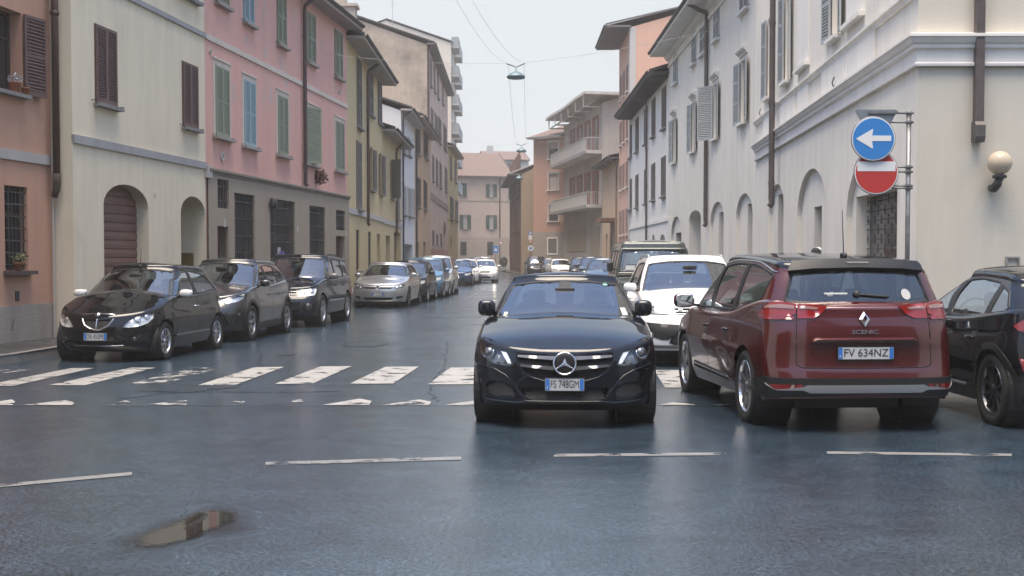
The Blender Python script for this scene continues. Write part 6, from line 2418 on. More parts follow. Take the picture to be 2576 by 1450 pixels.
# tail lamps: outer half on the body, inner half on the tailgate
for sg in (1, -1):
    q = lambda P: [(sg * a, z + (.05 if z > .9 else 0)) for a, z in P]
    o = c.RP('tail_light', q([(.66, 1.045), (.66, 1.135), (.78, 1.155), (.92, 1.15), (1.10, 1.075), (1.21, 1.005), (1.0, .985), (.8, .985)]), REDL, off=.012, skirt=-.02)
    c.RP('clear_band', q([(.68, 1.088), (.68, 1.118), (.80, 1.13), (.95, 1.12), (1.02, 1.09), (.88, 1.095)]), CLRL, off=.018, parent=o)
    c.RP('dark_band', q([(.68, .99), (.68, 1.02), (1.02, 1.035), (1.16, 1.01), (1.0, .988)]), REDD, off=.016, parent=o)
    o = c.RP('hatch_light', q([(.645, 1.0), (.645, 1.135), (.52, 1.13), (.42, 1.118), (.36, 1.11), (.42, 1.04), (.5, 1.0)]), REDL, off=.012, skirt=-.02)
    c.RP('clear_band', q([(.63, 1.085), (.63, 1.115), (.52, 1.11), (.44, 1.098), (.47, 1.08), (.55, 1.088)]), CLRL, off=.018, parent=o)
    c.RP('bumper_reflector', q([(.93, .445), (.60, .45), (.62, .412), (.86, .405)]), REDL, off=.016, skirt=-.02)
# tailgate gap, bumper plastics, silver strip
c.line('tailgate_gap', [(c.rear_s(a), z) for a, z in ((.655, 1.14), (.655, .95), (.645, .8), (.635, .62), (.58, .60), (0, .595), (-.58, .60), (-.635, .62), (-.645, .8), (-.655, .95), (-.655, 1.14))], .010, GAP, .002)
c.RP('bumper_lower', [(-1.35, .30), (-1.35, .46), (-1.0, .51), (0, .505), (1.0, .51), (1.35, .46), (1.35, .30), (0, .37)], BLK, off=.010, skirt=-.01)
c.RP('silver_strip', [(-.98, .455), (-.95, .43), (-.84, .395), (-.60, .40), (-.54, .375), (.54, .375), (.60, .40), (.84, .395), (.95, .43), (.98, .455), (.86, .40), (.60, .425), (.56, .442), (-.56, .442), (-.60, .425), (-.86, .40)], plain('pale_silver', (.38, .38, .38), .4, .6), off=.020, skirt=-.01)
c.RP('hatch_ledge', [(-.52, .845), (-.47, .872), (.47, .872), (.52, .845), (.5, .838), (-.5, .838)], PR, off=.035, skirt=-.02)
p = c.plate('FV 634NZ', .735, rear=True, w=.52, h=.11, ts=.98)
M = c.frame(c.rear_s(0.0), 1.04, .012)
m = MB()
V = [(0, .075), (.052, 0), (0, -.075), (-.052, 0)]
I = [(.006, .040), (.024, .004), (-.006, -.040), (-.024, -.004)]
for k in range(4):
    k2 = (k + 1) % 4
    m.hexa([M @ Vector((*V[k], 0)), M @ Vector((*V[k2], 0)), M @ Vector((*I[k2], 0)), M @ Vector((*I[k], 0)), M @ Vector((*[x * .98 for x in V[k]], .006)), M @ Vector((*[x * .98 for x in V[k2]], .006)), M @ Vector((*I[k2], .016)), M @ Vector((*I[k], .016))])
m.obj('diamond_badge', CHR, c.root, off=False)
text_mesh('SCENIC', .055, SILV, 'model_lettering', c.root, c.frame(c.rear_s(0.0), .925, .006), .003, sx=1.35)
C = c.d['cab']
c.RP('spoiler', [(-.76, 1.46), (-.74, 1.545), (-.4, 1.57), (0, 1.575), (.4, 1.57), (.74, 1.545), (.76, 1.46), (.5, 1.485), (0, 1.495), (-.5, 1.485)], plain('satin_black', (.006, .006, .007), .45), off=.07, shell='cab', skirt=-.02)
c.RP('brake_light', [(-.13, 1.528), (.13, 1.528), (.13, 1.542), (-.13, 1.542)], plain('pale_lens', (.14, .13, .13), .3), off=.076, shell='cab')
S0 = C.Sm
c.wiper(S0 + .02, S0 - .30, 1.265, 1.24)
c.ball('wiper_pivot', S0 + .02, 1.27, .035, BLK, .01, shell='cab', flat=.6)
c.RP('window_sticker', ell(-.50, 1.27, .05, .05), WHP, off=.004, shell='cab', skirt=None)
o = c.RP('window_decal', [(.12, 1.27), (.36, 1.27), (.36, 1.285), (.12, 1.285)], WHP, off=.004, shell='cab', skirt=None)
text_mesh('elf', .06, WHP, 'decal_lettering', o, c.frame(S0 + .30, 1.27, .004, 'cab'), .001)
c.antenna(3.95, .42, -.12)
c.P('door_trim', c.d['body'].side([(1.45, .36), (1.5, .43), (3.0, .40), (3.2, .35)], -1), BLK, off=.01)
c.line('door_trim_chrome', c.d['body'].side([(1.47, .405), (3.1, .382)], -1), .014, CHR, .014)

# ------------------------------------------------------------ black crossover at the right edge, tail to us
PK = carpaint('deep_black_paint', (.004, .005, .007), .25)
d = gen(4.19, 1.805, 1.53, .85, 2.59, .345, nose=.75, hoodz=.92, cowl=1.0, belt=.95, run=.95, rearz=1.06, rrun=.62, tail=.16, af=.6, ar=.6, nr=2.5, cabW=.83, tumble=.25, rr=.06, crown=.045, car_=.5,
        arch=.395, dlo=[(1.36, 1.0), (1.75, 1.25), (2.1, 1.365), (2.55, 1.40), (3.0, 1.37), (3.35, 1.28), (3.52, 1.13), (3.42, 1.075), (2.9, 1.02)], pillars=(2.2, 3.1),
        ins=[(.12, .09), (.25, .04), (.36, .03), (.46, .035), (.6, .01), (.72, 0), (.80, .012), (.9, .035), (1.1, .07)])
puma = Car('crossover', 'black crossover cut off by the right edge of the photo', d, PK, wheel=('r', *ground(2488, 1069)[:2]), near_side=-1, away=True, heading=rad(-2.0), res=.055, rim='ten', rimmat=ALUD, rimR=.25, mirrormat=PK)
c = puma
cladding(c, .36, .06)
c.line('sill_chrome', c.d['body'].side([(1.35, .335), (2.85, .335)], -1), .03, SILV, .02)
o = c.P('fuel_flap', c.d['body'].side(ell(3.62, .80, .10, .11, p=2.6), -1), PK, off=.004)
c.line('fuel_flap_gap', c.d['body'].side(ell(3.62, .80, .10, .11, p=2.6), -1), .008, GAP, .004, closed=True, parent=o)
for sg in (1, -1):
    q = lambda P: [(sg * a, z) for a, z in P]
    o = c.RP('tail_light', q([(.55, .93), (.55, 1.02), (.70, 1.035), (.86, 1.03), (.98, .97), (.92, .93), (.76, .91)]), REDD, off=.014, skirt=-.02)
    c.RP('red_ring', q([(.6, .945), (.6, 1.005), (.78, 1.01), (.86, .97), (.76, .935)]), REDL, off=.02, parent=o)
    c.RP('bumper_reflector', q([(.74, .52), (.86, .56), (.88, .68), (.78, .64)]), REDL, off=.016)
c.RP('bumper_lower', [(-1.0, .30), (-1.0, .50), (0, .47), (1.0, .50), (1.0, .30)], BLK, off=.012)
c.line('window_trim', c.d['cab'].side([(1.30, .985), (2.9, 1.0), (3.42, 1.055)], -1), .018, BLK, .014, shell='cab')

# ------------------------------------------------------------ white sport utility behind the saloon
PW = carpaint('white_paint', (.66, .66, .65), .35)
d = gen(4.49, 1.84, 1.65, .91, 2.68, .355, nose=.86, hoodz=.98, cowl=1.10, belt=1.04, run=.92, rearz=1.05, rrun=.34, tail=.12, af=.5, nf=2.9, cabW=.83, tumble=.20, hcrown=.06, rr=.06, arch=.41, sill=.28)
HT = [(.44, .80), (.46, .865), (.70, .885), (.95, .915), (1.02, .90), (1.0, .85), (.92, .815), (.6, .80)]
GT = [(-.44, .885), (0, .89), (.44, .885), (.42, .80), (.38, .765), (-.38, .765), (-.42, .80)]
LT = [(-.42, .55), (.42, .55), (.52, .36), (.45, .33), (-.45, .33), (-.52, .36)]
tig = Car('sport_utility', 'white sport utility parked behind the black saloon, half hidden by the red car', d, PW, front=(2.80, 18.55), heading=rad(1.0), res=.06, rim='five', mirrormat=PW,
          holes=[HT, mirrored(HT), GT, LT], rimmat=ALU)
c = tig
face(c, HT, GT, LT, None, LAMPDK, 'FX 210KD', .60, 3, CHR)
for sg in (1, -1):
    o = c.P('bumper_corner', [(sg * a, z) for a, z in ((.30, .62), (.98, .66), (1.05, .60), (.95, .50), (.62, .40), (.52, .40))], BLK, off=.008)
    c.line('drl_strip', [(sg * .50, .775), (sg * .95, .795)], .045, plain('drl', (.2, .2, .21), .25, .5), .008)
    c.ball('fog_light', sg * .80, .46, .055, LAMPIN, .0, flat=.4)
    c.line('lamp_chrome', [(sg * .42, .875), (sg * .40, .80), (sg * .47, .79)], .015, CHR, .01)
c.P('bumper_lip', [(-.85, .285), (-.85, .325), (.85, .325), (.85, .285)], SILV, off=.02)
c.line('grille_badge', [(.30, .84), (.36, .84)], .03, CHR, .01)
vw(c, .83, .07)
c.rails(plain('rail_silver', (.5, .5, .5), .35, .8))
c.wiper(.6, -.1, 1.075, 1.085)

# ------------------------------------------------------------ olive grey boxy off-roader
PO = carpaint('olive_grey_paint', (.06, .072, .068), .5)
d = gen(4.6, 1.76, 2.02, .75, 2.79, .39, nose=.98, hoodz=1.06, cowl=1.42, belt=1.16, run=.16, rearz=1.16, rrun=.05, tail=.08, af=.10, nf=5, ar=.12, nr=5, cabW=.85, tumble=.14, hcrown=.02, rr=.09, r=.03,
        caf=.10, car_=.12, cnf=4, arch=.44, sill=.42, roof=[(0, -.01), (.2, 0), (.6, 0), (1, -.01)], crown=.05,
        ws=(.80, .80, 1.30, 1.75), rw=(.5, .48, 1.3, 1.72), dlo=[(1.62, 1.24), (1.68, 1.76), (4.15, 1.76), (4.15, 1.24)], pillars=(2.42, 3.2),
        front=[(.3, .05), (.45, 0), (.7, 0), (1.1, .02)], ins=[(.2, .05), (.45, .03), (.7, 0), (1.0, .01), (1.2, .03)])
defd = Car(
    'off_roader', 'olive grey boxy off-roader with a flat upright windscreen', d, PO, front=(3.14, 26.8), heading=rad(.8), res=.07, rim='steel', rimmat=PO, mirrormat=BLK, handles=False, msize=(.03, .075, .11), mirror_z=1.40)
c = defd
c.line('windscreen_frame', [(-.83, 1.25), (-.83, 1.79), (.83, 1.79), (.83, 1.25)], .06, PO, .018, shell='cab', closed=True)
c.line('cowl_hinge', [(-.82, 1.21), (.82, 1.21)], .03, BLK, .03, shell='cab')
c.wiper(.40, .05, 1.36, 1.30)
c.wiper(-.15, -.5, 1.36, 1.30)
c.P('windscreen_paper', [(.45, 1.33), (.66, 1.33), (.66, 1.43), (.45, 1.43)], WHP, off=.002, shell='cab', skirt=None)
for sg in (1, -1):
    MB().sq((.70, sg * .66, 1.04), (.70, .20, .06), .4, .4).obj('front_wing', PO, c.root, True, off=False)
    c.ball('headlight', sg * .55, .82, .09, LAMPIN, .0, flat=.4)
c.P('grille', [(-.4, .65), (-.4, .95), (.4, .95), (.4, .65)], BLK, off=.01)
MB().box(-.12, .04, -.86, .86, .5, .66).obj('bumper', BLK, c.root, off=False)
m = MB()
GL_ = 'cars parked along the left kerb'
# ------------------------------------------------------------ little black hatchback with white mirrors
PY = carpaint('black_paint_small_car', (.006, .006, .007), .3)
d = gen(3.78, 1.70, 1.53, .74, 2.39, .297, nose=.65, hoodz=.83, cowl=.92, belt=.93, run=.80, rearz=.98, rrun=.52, tail=.10, af=.66, nf=2.15, ar=.6, nr=2.3, cabW=.78, tumble=.21, hcrown=.10, rr=.05, r=.09, crown=.055,
        sill=.20, dlo=[(1.22, .985), (1.58, 1.24), (1.95, 1.36), (2.4, 1.385), (2.85, 1.33), (3.15, 1.18), (3.22, 1.06), (2.6, 1.01)], pillars=(2.25,), tw=.185,
        ins=[(.12, .10), (.22, .05), (.34, .03), (.42, .03), (.55, .0), (.68, .0), (.78, .02), (.88, .05), (1.05, .09)])
HY = [(.40, .545), (.48, .63), (.58, .70), (.70, .755), (.82, .77), (.88, .74), (.87, .67), (.79, .60), (.66, .555), (.50, .535)]
GY = [(-.255, .735), (-.12, .745), (0, .75), (.12, .745), (.255, .735), (.245, .66), (.19, .57), (.08, .515), (0, .50), (-.08, .515), (-.19, .57), (-.245, .66)]
LY = [(-.40, .33), (.40, .33), (.36, .255), (-.36, .255)]
ypsi = Car('hatchback_car', 'small rounded black hatchback with white mirrors and a chrome shield grille', d, PY, wheel=('f', *ground(421, 905)[:2]), near_side=-1, heading=rad(6.2), res=.055, group=GL_, rim='nine', mirrormat=plain('white_cap', (.7, .69, .67), .3, coat=1),
           holes=[HY, mirrored(HY), GY, LY], rimR=.205, handmat=CHR, msize=(.07, .10, .06))
c = ypsi
face(c, HY, GY, LY, ((.60, .36, .032),), plain('lamp_clear', (.62, .62, .60), .25, .3, noise=.3, nscale=40), 'DR 453PR', .40, 0, chrome=.026, proj=((.62, .655, .05), (.76, .70, .045)))
mesh_grille(c, GY, c.root, .04, .0035, -.012, plain('grille_mesh', (.012, .012, .013), .5))
c.line('grille_spine', [(0, .74), (0, .505)], .024, CHR, .01)
c.ball('emblem', 0, .725, .04, CHR, .015, flat=.5)
c.line('intake_chrome', [(-.42, .262), (-.2, .255), (.2, .255), (.42, .262)], .012, CHR, .006)
c.line('side_moulding', c.d['body'].side([(1.16, .36), (2.72, .36)], -1), .035, SILV, .014)
c.antenna(1.75, .28, .12)
c.wiper(.60, -.05, .96, .985)
c.wiper(-.08, -.62, .96, .985)
MB().sq((1.62, .0, 1.17), (.012, .022, .06), .8, .8).obj('hanging_charm', WHP, c.root, True, off=False)

# ------------------------------------------------------------ dark grey crossover
PG = carpaint('charcoal_paint', (.012, .013, .016), .3, .25)
d = gen(4.18, 1.765, 1.595, .86, 2.56, .343, nose=.80, hoodz=.93, cowl=1.0, belt=1.0, run=.88, rearz=1.06, rrun=.55, tail=.14, af=.62, nf=2.4, ar=.6, nr=2.4, cabW=.80, tumble=.22, hcrown=.06, rr=.05, crown=.04,
        arch=.40, sill=.26, dlo=[(1.36, 1.05), (1.75, 1.29), (2.1, 1.41), (2.55, 1.45), (3.0, 1.42), (3.3, 1.33), (3.48, 1.22), (3.40, 1.15), (2.9, 1.08)], pillars=(2.25, 3.02))
HX = [(.50, .74), (.50, .80), (.62, .85), (.80, .885), (.96, .90), (1.02, .87), (.95, .82), (.80, .77), (.62, .735)]
LX = [(-.48, .62), (0, .63), (.48, .62), (.66, .36), (.58, .30), (-.58, .30), (-.66, .36)]
yar = Car('crossover', 'dark grey crossover parked right behind the small black hatchback', d, PG, wheel=('f', *ground(637, 857)[:2]), near_side=-1, heading=rad(5.2), res=.065, group=GL_, rim='five', rimmat=plain('two_tone_alloy', (.35, .35, .36), .3, .9), holes=[HX, mirrored(HX), LX], mirrormat=PG)
c = yar
face(c, HX, None, LX, None, plain('lamp_led', (.4, .42, .44), .2, .7), None)
for sg in (1, -1):
    c.P('fog_pocket', [(sg * a, z) for a, z in ((.82, .66), (.93, .66), (.90, .42), (.80, .38))], BLK, off=.008)
    c.ball('fog_light', sg * .86, .52, .035, LAMPIN, .015, flat=.4)
    c.line('lamp_edge', [(sg * .50, .79), (sg * .62, .845), (sg * .80, .88), (sg * .98, .893)], .022, plain('light_guide', (.75, .76, .78), .3, .2), .008)
cladding(c, .34, .06)
c.antenna(3.2, fin=True)
c.P('sill_badge', c.d['body'].side([(2.6, .33), (2.85, .33), (2.85, .39), (2.6, .38)], -1), SILV, off=.016)

# ------------------------------------------------------------ dark boxy sport utility
PV = carpaint('blue_black_paint', (.007, .010, .016), .3)
d = gen(4.47, 1.81, 1.68, .83, 2.64, .365, nose=.86, hoodz=.98, cowl=1.12, belt=1.06, run=.82, rearz=1.06, rrun=.22, tail=.14, af=.42, nf=3.2, ar=.35, nr=3.5, cabW=.83, tumble=.16, hcrown=.05, rr=.045,
        arch=.43, sill=.31, dlo=[(1.55, 1.11), (1.98, 1.52), (2.4, 1.55), (3.3, 1.545), (4.0, 1.49), (4.05, 1.14)], pillars=(2.38, 3.25), tw=.22)
HV = [(.48, .72), (.46, .90), (.66, .925), (.90, .935), (.95, .90), (.90, .78), (.86, .735)]
LV = [(-.42, .93), (.42, .93), (.42, .74), (-.42, .74)]
LV2 = [(-.55, .58), (.55, .58), (.50, .42), (-.50, .42)]
vit = Car('sport_utility', 'boxy dark sport utility with bright square headlights', d, PV, wheel=('f', *ground(815, 821)[:2]), near_side=-1, heading=rad(5.0), res=.065, group=GL_, rim='six', holes=[HV, mirrored(HV), LV, LV2], mirrormat=plain('grey_cap', (.14, .14, .14), .35, coat=.6))
c = vit
face(c, HV, LV, LV2, ((.74, .48, .07),), plain('lamp_clear', (.62, .62, .60), .25, .3, noise=.3, nscale=40), None, bars=3, barm=CHR, proj=((.60, .82, .07), (.78, .84, .06)))
c.line('side_moulding', c.d['body'].side([(1.36, .58), (2.95, .58)], -1), .03, CHR, .014)
c.rails(BLK, .03)
c.line('belt_chrome', c.d['cab'].side([(1.5, 1.085), (4.1, 1.115)], -1), .018, CHR, .012, shell='cab')

# ------------------------------------------------------------ silver hatchback
PS = carpaint('silver_paint', (.40, .41, .42), .3, .75)
d = gen(4.26, 1.79, 1.452, .87, 2.63, .32, nose=.70, hoodz=.83, cowl=1.08, belt=.93, run=.84, rearz=.97, rrun=.42, tail=.12, af=.55, nf=2.6, cabW=.80, tumble=.20, hcrown=.06, rr=.06,
        dlo=[(1.45, .975), (1.86, 1.25), (2.15, 1.32), (2.65, 1.345), (3.2, 1.32), (3.55, 1.23), (3.45, 1.02)], pillars=(2.32, 3.15))
HG = [(.46, .60), (.44, .665), (.62, .705), (.82, .745), (.93, .75), (.93, .70), (.84, .63), (.66, .595)]
GG = [(-.45, .665), (.45, .665), (.43, .60), (-.43, .60)]
LG = [(-.52, .335), (.52, .335), (.44, .25), (-.44, .25)]
golf = Car('hatchback_car', 'silver hatchback with a round chrome badge on its narrow black grille', d, PS, wheel=('f', *ground(1030, 773)[:2]), near_side=-1, heading=rad(3.6), res=.07, group=GL_, rim='five', rimmat=ALUD, holes=[HG, mirrored(HG), GG, LG], mirrormat=PS)
c = golf
face(c, HG, GG, LG, None, plain('lamp_grey', (.28, .28, .29), .2, .6, noise=.3, nscale=30), 'FK 222RK', .43, 2, BLK, proj=((.62, .655, .05), (.76, .69, .045)))
vw(c, .64, .065)
for sg in (1, -1):
    c.P('fog_pocket', [(sg * a, z) for a, z in ((.60, .36), (.84, .39), (.86, .33), (.62, .29))], BLK, off=.006)

# ------------------------------------------------------------ cars further up the left side
def small(name, label, paint, wpx, dims, heading, face_kw=None, rim='nine', side=-1, grp=GL_, res=.10, mir=None, lit=False, front=None, which='f', **kw):
    d = gen(*dims, **kw)
    n, hz, L = d['body'], d['belt'], d['L']
    hz = float(n.zt(np.array(.3)))
    fk = dict(hl=[(.44, hz - .16), (.46, hz - .06), (.66, hz - .01), (.84, hz + .02), (.90, hz - .03), (.82, hz - .12), (.62, hz - .17)], gr=[(-.38, hz - .07), (.38, hz - .07), (.34, hz - .16), (-.34, hz - .16)], low=[(-.42, .40), (.42, .40), (.38, .29), (-.38, .29)])
    fk.update(face_kw or {})
    hs = []
    if fk.get('hl'):
        hs += [fk['hl'], mirrored(fk['hl'])]
    for k in ('gr', 'low'):
        if fk.get(k):
            hs.append(fk[k])
    c = Car(name, label, d, paint, wheel=(which, *wpx) if wpx is not None else None, front=front, near_side=side, heading=heading, res=res, group=grp, rim=rim, mirrormat=mir, holes=hs)
    face(c, lit=lit, **fk)
    return c
CL = plain('lamp_clear', (.62, .62, .60), .25, .3, noise=.3, nscale=40)
small('hatchback_car', 'dark blue-black hatchback between the silver hatchback and the light blue car', carpaint('ink_paint', (.012, .014, .02), .3), ground(1078, 760)[:2], (3.9, 1.69, 1.50, .78, 2.5, .30), rad(3.2), dict(lampmat=CL), nose=.74, hoodz=.86, cowl=.98, belt=.95, run=.72)
small('compact_van', 'tall light blue compact car with rounded nose', carpaint('light_blue_paint', (.07, .16, .25), .3, .2), ground(1118, 750)[:2], (3.8, 1.70, 1.60, .72, 2.4, .30), rad(2.6), dict(lampmat=CL, gr=None), nose=.78, hoodz=.92, cowl=.85, belt=1.0, run=.85, af=.65, nf=2.2)
small('compact_van', 'tall silver compact car behind the light blue one', carpaint('pale_silver_paint', (.45, .45, .44), .3, .6), ground(1142, 742)[:2], (4.0, 1.72, 1.68, .75, 2.5, .31), rad(2.0), dict(lampmat=CL), nose=.82, hoodz=.97, cowl=.9, belt=1.06, run=.75)
small('hatchback_car', 'dark blue hatchback with large oval headlights', carpaint('dark_blue_paint', (.012, .035, .10), .3, .2), ground(1189, 719)[:2], (4.03, 1.69, 1.49, .88, 2.51, .31), rad(1.0), dict(lampmat=CL, plate='EF 310ZT', pz=.45, fog=((.62, .36, .04),)), nose=.68, hoodz=.84, cowl=1.0, belt=.95, run=.8, af=.65, nf=2.2)
small('estate_car', 'white car parked behind the dark blue hatchback', carpaint('cool_white_paint', (.60, .61, .62), .35), ground(1206, 715)[:2], (4.2, 1.76, 1.50, .85, 2.6, .31), rad(.8), dict(lampmat=CL), nose=.72, hoodz=.86, cowl=1.05, belt=.95, run=.75)
p = ground(1219, 712)
sk = small('saloon_car', 'white car driving towards us with its headlights lit', PW, None, (4.57, 1.77, 1.46, .9, 2.58, .315), rad(-1.5), dict(lampmat=CL, proj=((.66, .73, .075),), plate='ED 555KX', pz=.47, fog=((.62, .38, .05),), hl=[(.44, .66), (.46, .75), (.66, .80), (.84, .82), (.90, .78), (.82, .70), (.62, .65)], gr=[(-.36, .745), (.36, .745), (.30, .645), (-.30, .645)]),
           front=(p[0], p[1] - .4), lit=True, grp=None, mir=PW, nose=.72, hoodz=.86, cowl=1.15, belt=.95, run=.78, rim='five')
small('hatchback_car', 'dark blue car seen over the dark blue hatchback, its roof only', carpaint('dark_blue_paint', (.012, .035, .10), .3, .2), None, (4.1, 1.72, 1.58, .85, 2.5, .31), rad(0), front=tuple(at(1196, 690, 97)[:2]))
small('estate_car', 'silver car whose roof shows above the driving white car', carpaint('pale_silver_paint', (.45, .45, .44), .3, .6), None, (4.3, 1.76, 1.62, .85, 2.6, .31), rad(0), front=tuple(at(1215, 690, 101)[:2]))
# ------------------------------------------------------------ cars further up the right side
GR_ = 'cars parked along the right side'
ink = carpaint('ink_paint', (.012, .014, .02), .3)
c = small('compact_van', 'dark blue car right behind the off-roader', carpaint('steel_blue_paint', (.03, .06, .10), .3, .4), None, (4.2, 1.76, 1.58, .85, 2.6, .31), rad(3), front=tuple(at(1524, 700, 52)[:2]), grp=GR_, nose=.78, hoodz=.92, cowl=1.0, belt=1.0, run=.8)
c = small('people_carrier', 'long dark blue van-like car with pale roof rails', carpaint('navy_paint', (.02, .035, .06), .3, .4), None, (4.6, 1.82, 1.64, .9, 2.75, .33), rad(3), front=tuple(at(1492, 690, 77)[:2]), grp=GR_, nose=.78, hoodz=.95, cowl=1.0, belt=1.02, run=.9)
c.rails(SILV)
c = small('hatchback_car', 'dark car squeezed between the white hatchback and the long dark blue one', ink, None, (4.2, 1.76, 1.60, .85, 2.6, .31), rad(3), front=tuple(at(1462, 690, 88)[:2]), grp=GR_, nose=.75, hoodz=.9, cowl=1.0, belt=1.0, run=.8)
c = small('hatchback_car', 'white hatchback beside the brick house at the far end', PW, None, (4.2, 1.78, 1.46, .85, 2.6, .31), rad(-6), front=tuple(at(1419, 690, 96)[:2]), grp=GR_, mir=PW)
c = small('estate_car', 'grey hatchback half hidden by the far white hatchback', carpaint('mid_grey_paint', (.10, .10, .11), .3, .4), None, (4.2, 1.76, 1.52, .85, 2.6, .31), rad(-4), front=tuple(at(1393, 690, 103)[:2]), grp=GR_)
c = small('sport_utility', 'dark sport utility parked nearest to the far street bend', ink, None, (4.4, 1.84, 1.66, .9, 2.65, .34), rad(-4), front=tuple(at(1355, 690, 104)[:2]), grp=GR_, nose=.8, hoodz=.95, cowl=1.1, belt=1.02, run=.7)
c.rails(SILV)
# ============================================================ street things
STEEL = plain('galvanised', (.2, .2, .2), .45, .7, noise=.3, nscale=8)
SBLUE = plain('sign_blue', (.03, .20, .52), .4, coat=.3)
SRED = plain('sign_red', (.45, .035, .03), .4, coat=.3)
SWH = plain('sign_white', (.72, .72, .71), .4, coat=.3)
SGR = plain('sign_back_grey', (.19, .22, .24), .5, .3)
def disc(m, c, r, y0, y1, n=40):
    v = [(c[0] + r * math.cos(2 * math.pi * k / n), y0, c[2] + r * math.sin(2 * math.pi * k / n)) for k in range(n)] + [(c[0] + r * math.cos(2 * math.pi * k / n), y1, c[2] + r * math.sin(2 * math.pi * k / n)) for k in range(n)]
    f = [tuple(range(n)), tuple(range(2 * n - 1, n - 1, -1))] + [(k, n + k, n + (k + 1) % n, (k + 1) % n) for k in range(n)]
    return m.add(v, f)
def flat(m, c, pts, y0, y1):
    n = len(pts)
    v = [(c[0] + a, y0, c[2] + b) for a, b in pts] + [(c[0] + a, y1, c[2] + b) for a, b in pts]
    return m.add(v, [tuple(range(n)), tuple(range(2 * n - 1, n - 1, -1))] + [(k, n + k, n + (k + 1) % n, (k + 1) % n) for k in range(n)])
YS = 17.75
pole = at(2284, 500, YS + .12)
px0 = pole[0]
ps = empty('sign_post', (px0, pole[1], 0), 0, 'galvanised sign post on the corner pavement beside the pale house', 'post')
m = MB()
m.tube([(px0, pole[1], .1), (px0, pole[1], at(2284, 278, YS)[2])], .034, 12)
m.obj('pole', STEEL, ps, True)
for py, xl in ((284, 2205), (307, 2240), (420, 2235), (432, 2235), (467, 2245), (473, 2245)):
    m = MB()
    z = at(2284, py, YS)[2]
    xa = at(xl, py, YS)[0]
    m.tube([(xa, pole[1] - .05, z), (px0 + .05, pole[1] - .05, z)], .014, 6)
    m.lathe([(.042, z - .025), (.042, z + .025)], c=(px0, pole[1], 0), n=12)
    m.obj('bracket', STEEL, ps, True)
cb = at(2196.5, 350, YS)
s1_ = empty('arrow_sign', tuple(cb), 0, 'round blue sign with a white arrow pointing left', 'road sign')
m = MB(); disc(m, cb, .300, YS - .012, YS + .012); m.obj('sign_plate', SWH, s1_)
m = MB(); disc(m, cb, .285, YS - .016, YS - .0125); m.obj('blue_field', SBLUE, s1_)
ar = [(-.245, 0), (-.015, .135), (-.005, .13), (-.02, .045), (.245, .042), (.245, -.032), (-.02, -.032), (-.005, -.13), (-.015, -.135)]
m = MB(); flat(m, cb, ar, YS - .020, YS - .0165); m.obj('arrow', SWH, s1_)
m = MB(); m.tube([(cb[0] + .3 * math.cos(a), YS, cb[2] + .3 * math.sin(a)) for a in np.linspace(0, 2 * math.pi, 41)], .012, 6, False); m.obj('rim', STEEL, s1_, True)
cr_ = at(2204.5, 434, YS + .03)
s2_ = empty('no_entry_sign', tuple(cr_), 0, 'round red no-entry sign with a white bar below the blue arrow sign', 'road sign')
YR = YS + .045
m = MB(); disc(m, cr_, .303, YR - .012, YR + .012); m.obj('sign_plate', SWH, s2_)
m = MB(); disc(m, cr_, .288, YR - .016, YR - .0125); m.obj('red_field', SRED, s2_)
m = MB(); flat(m, cr_, [(-.265, .015), (.265, .015), (.265, .15), (-.265, .15)], YR - .020, YR - .0165); m.obj('white_bar', SWH, s2_)
m = MB(); m.tube([(cr_[0] + .303 * math.cos(a), YR, cr_[2] + .303 * math.sin(a)) for a in np.linspace(0, 2 * math.pi, 41)], .012, 6, False); m.obj('rim', STEEL, s2_, True)
ct = at(2205, 280, YS + .06)
s3_ = empty('triangle_sign', tuple(ct), 0, 'back of a grey triangular sign above the blue arrow sign', 'road sign')
m = MB(); flat(m, ct, [(-.29, 0), (-.27, .02), (.27, .02), (.29, 0), (.02, -.5), (-.02, -.5)], YS + .055, YS + .08); m.obj('sign_plate', SGR, s3_)
m = MB(); m.box(ct[0] - .12, ct[0] + .3, YS + .03, YS + .055, ct[2] - .04, ct[2] - .01); m.obj('rail', STEEL, s3_)
# globe lamp on the corner house
s, z = G0.uv(2498, 414)
gp = G0.p(s, z, .26)
lmp = empty('globe_lamp', tuple(G0.p(s, z - .4, 0)), 0, 'globe wall lamp with a dark bracket on the pale corner wall', 'wall lamp')
gm = bpy.data.materials.new('globe_plastic'); gm.use_nodes = True
p_ = gm.node_tree.nodes['Principled BSDF']
p_.inputs['Base Color'].default_value = (.66, .57, .44, 1); p_.inputs['Roughness'].default_value = .12
p_.inputs['Transmission Weight'].default_value = .35; p_.inputs['IOR'].default_value = 1.3; p_.inputs['Subsurface Weight'].default_value = .2
MB().sq(gp, (.172, .172, .172), 1, 1, 32, 20).obj('globe', gm, lmp, True)
m = MB().lathe([(.09, gp[2] - .17), (.10, gp[2] - .18), (.10, gp[2] - .21), (.06, gp[2] - .225), (.05, gp[2] - .25)], c=(gp[0], gp[1], 0), n=20)
m.obj('collar', IRON, lmp, True)
m = MB().tube([gp + (0, 0, -.22), gp + (-.03, 0.0, -.30), gp + (-.04, .1, -.36), gp + (-.03, .24, -.34)], [.05, .065, .06, .05], 10)
m.obj('wall_bracket', IRON, lmp, True)

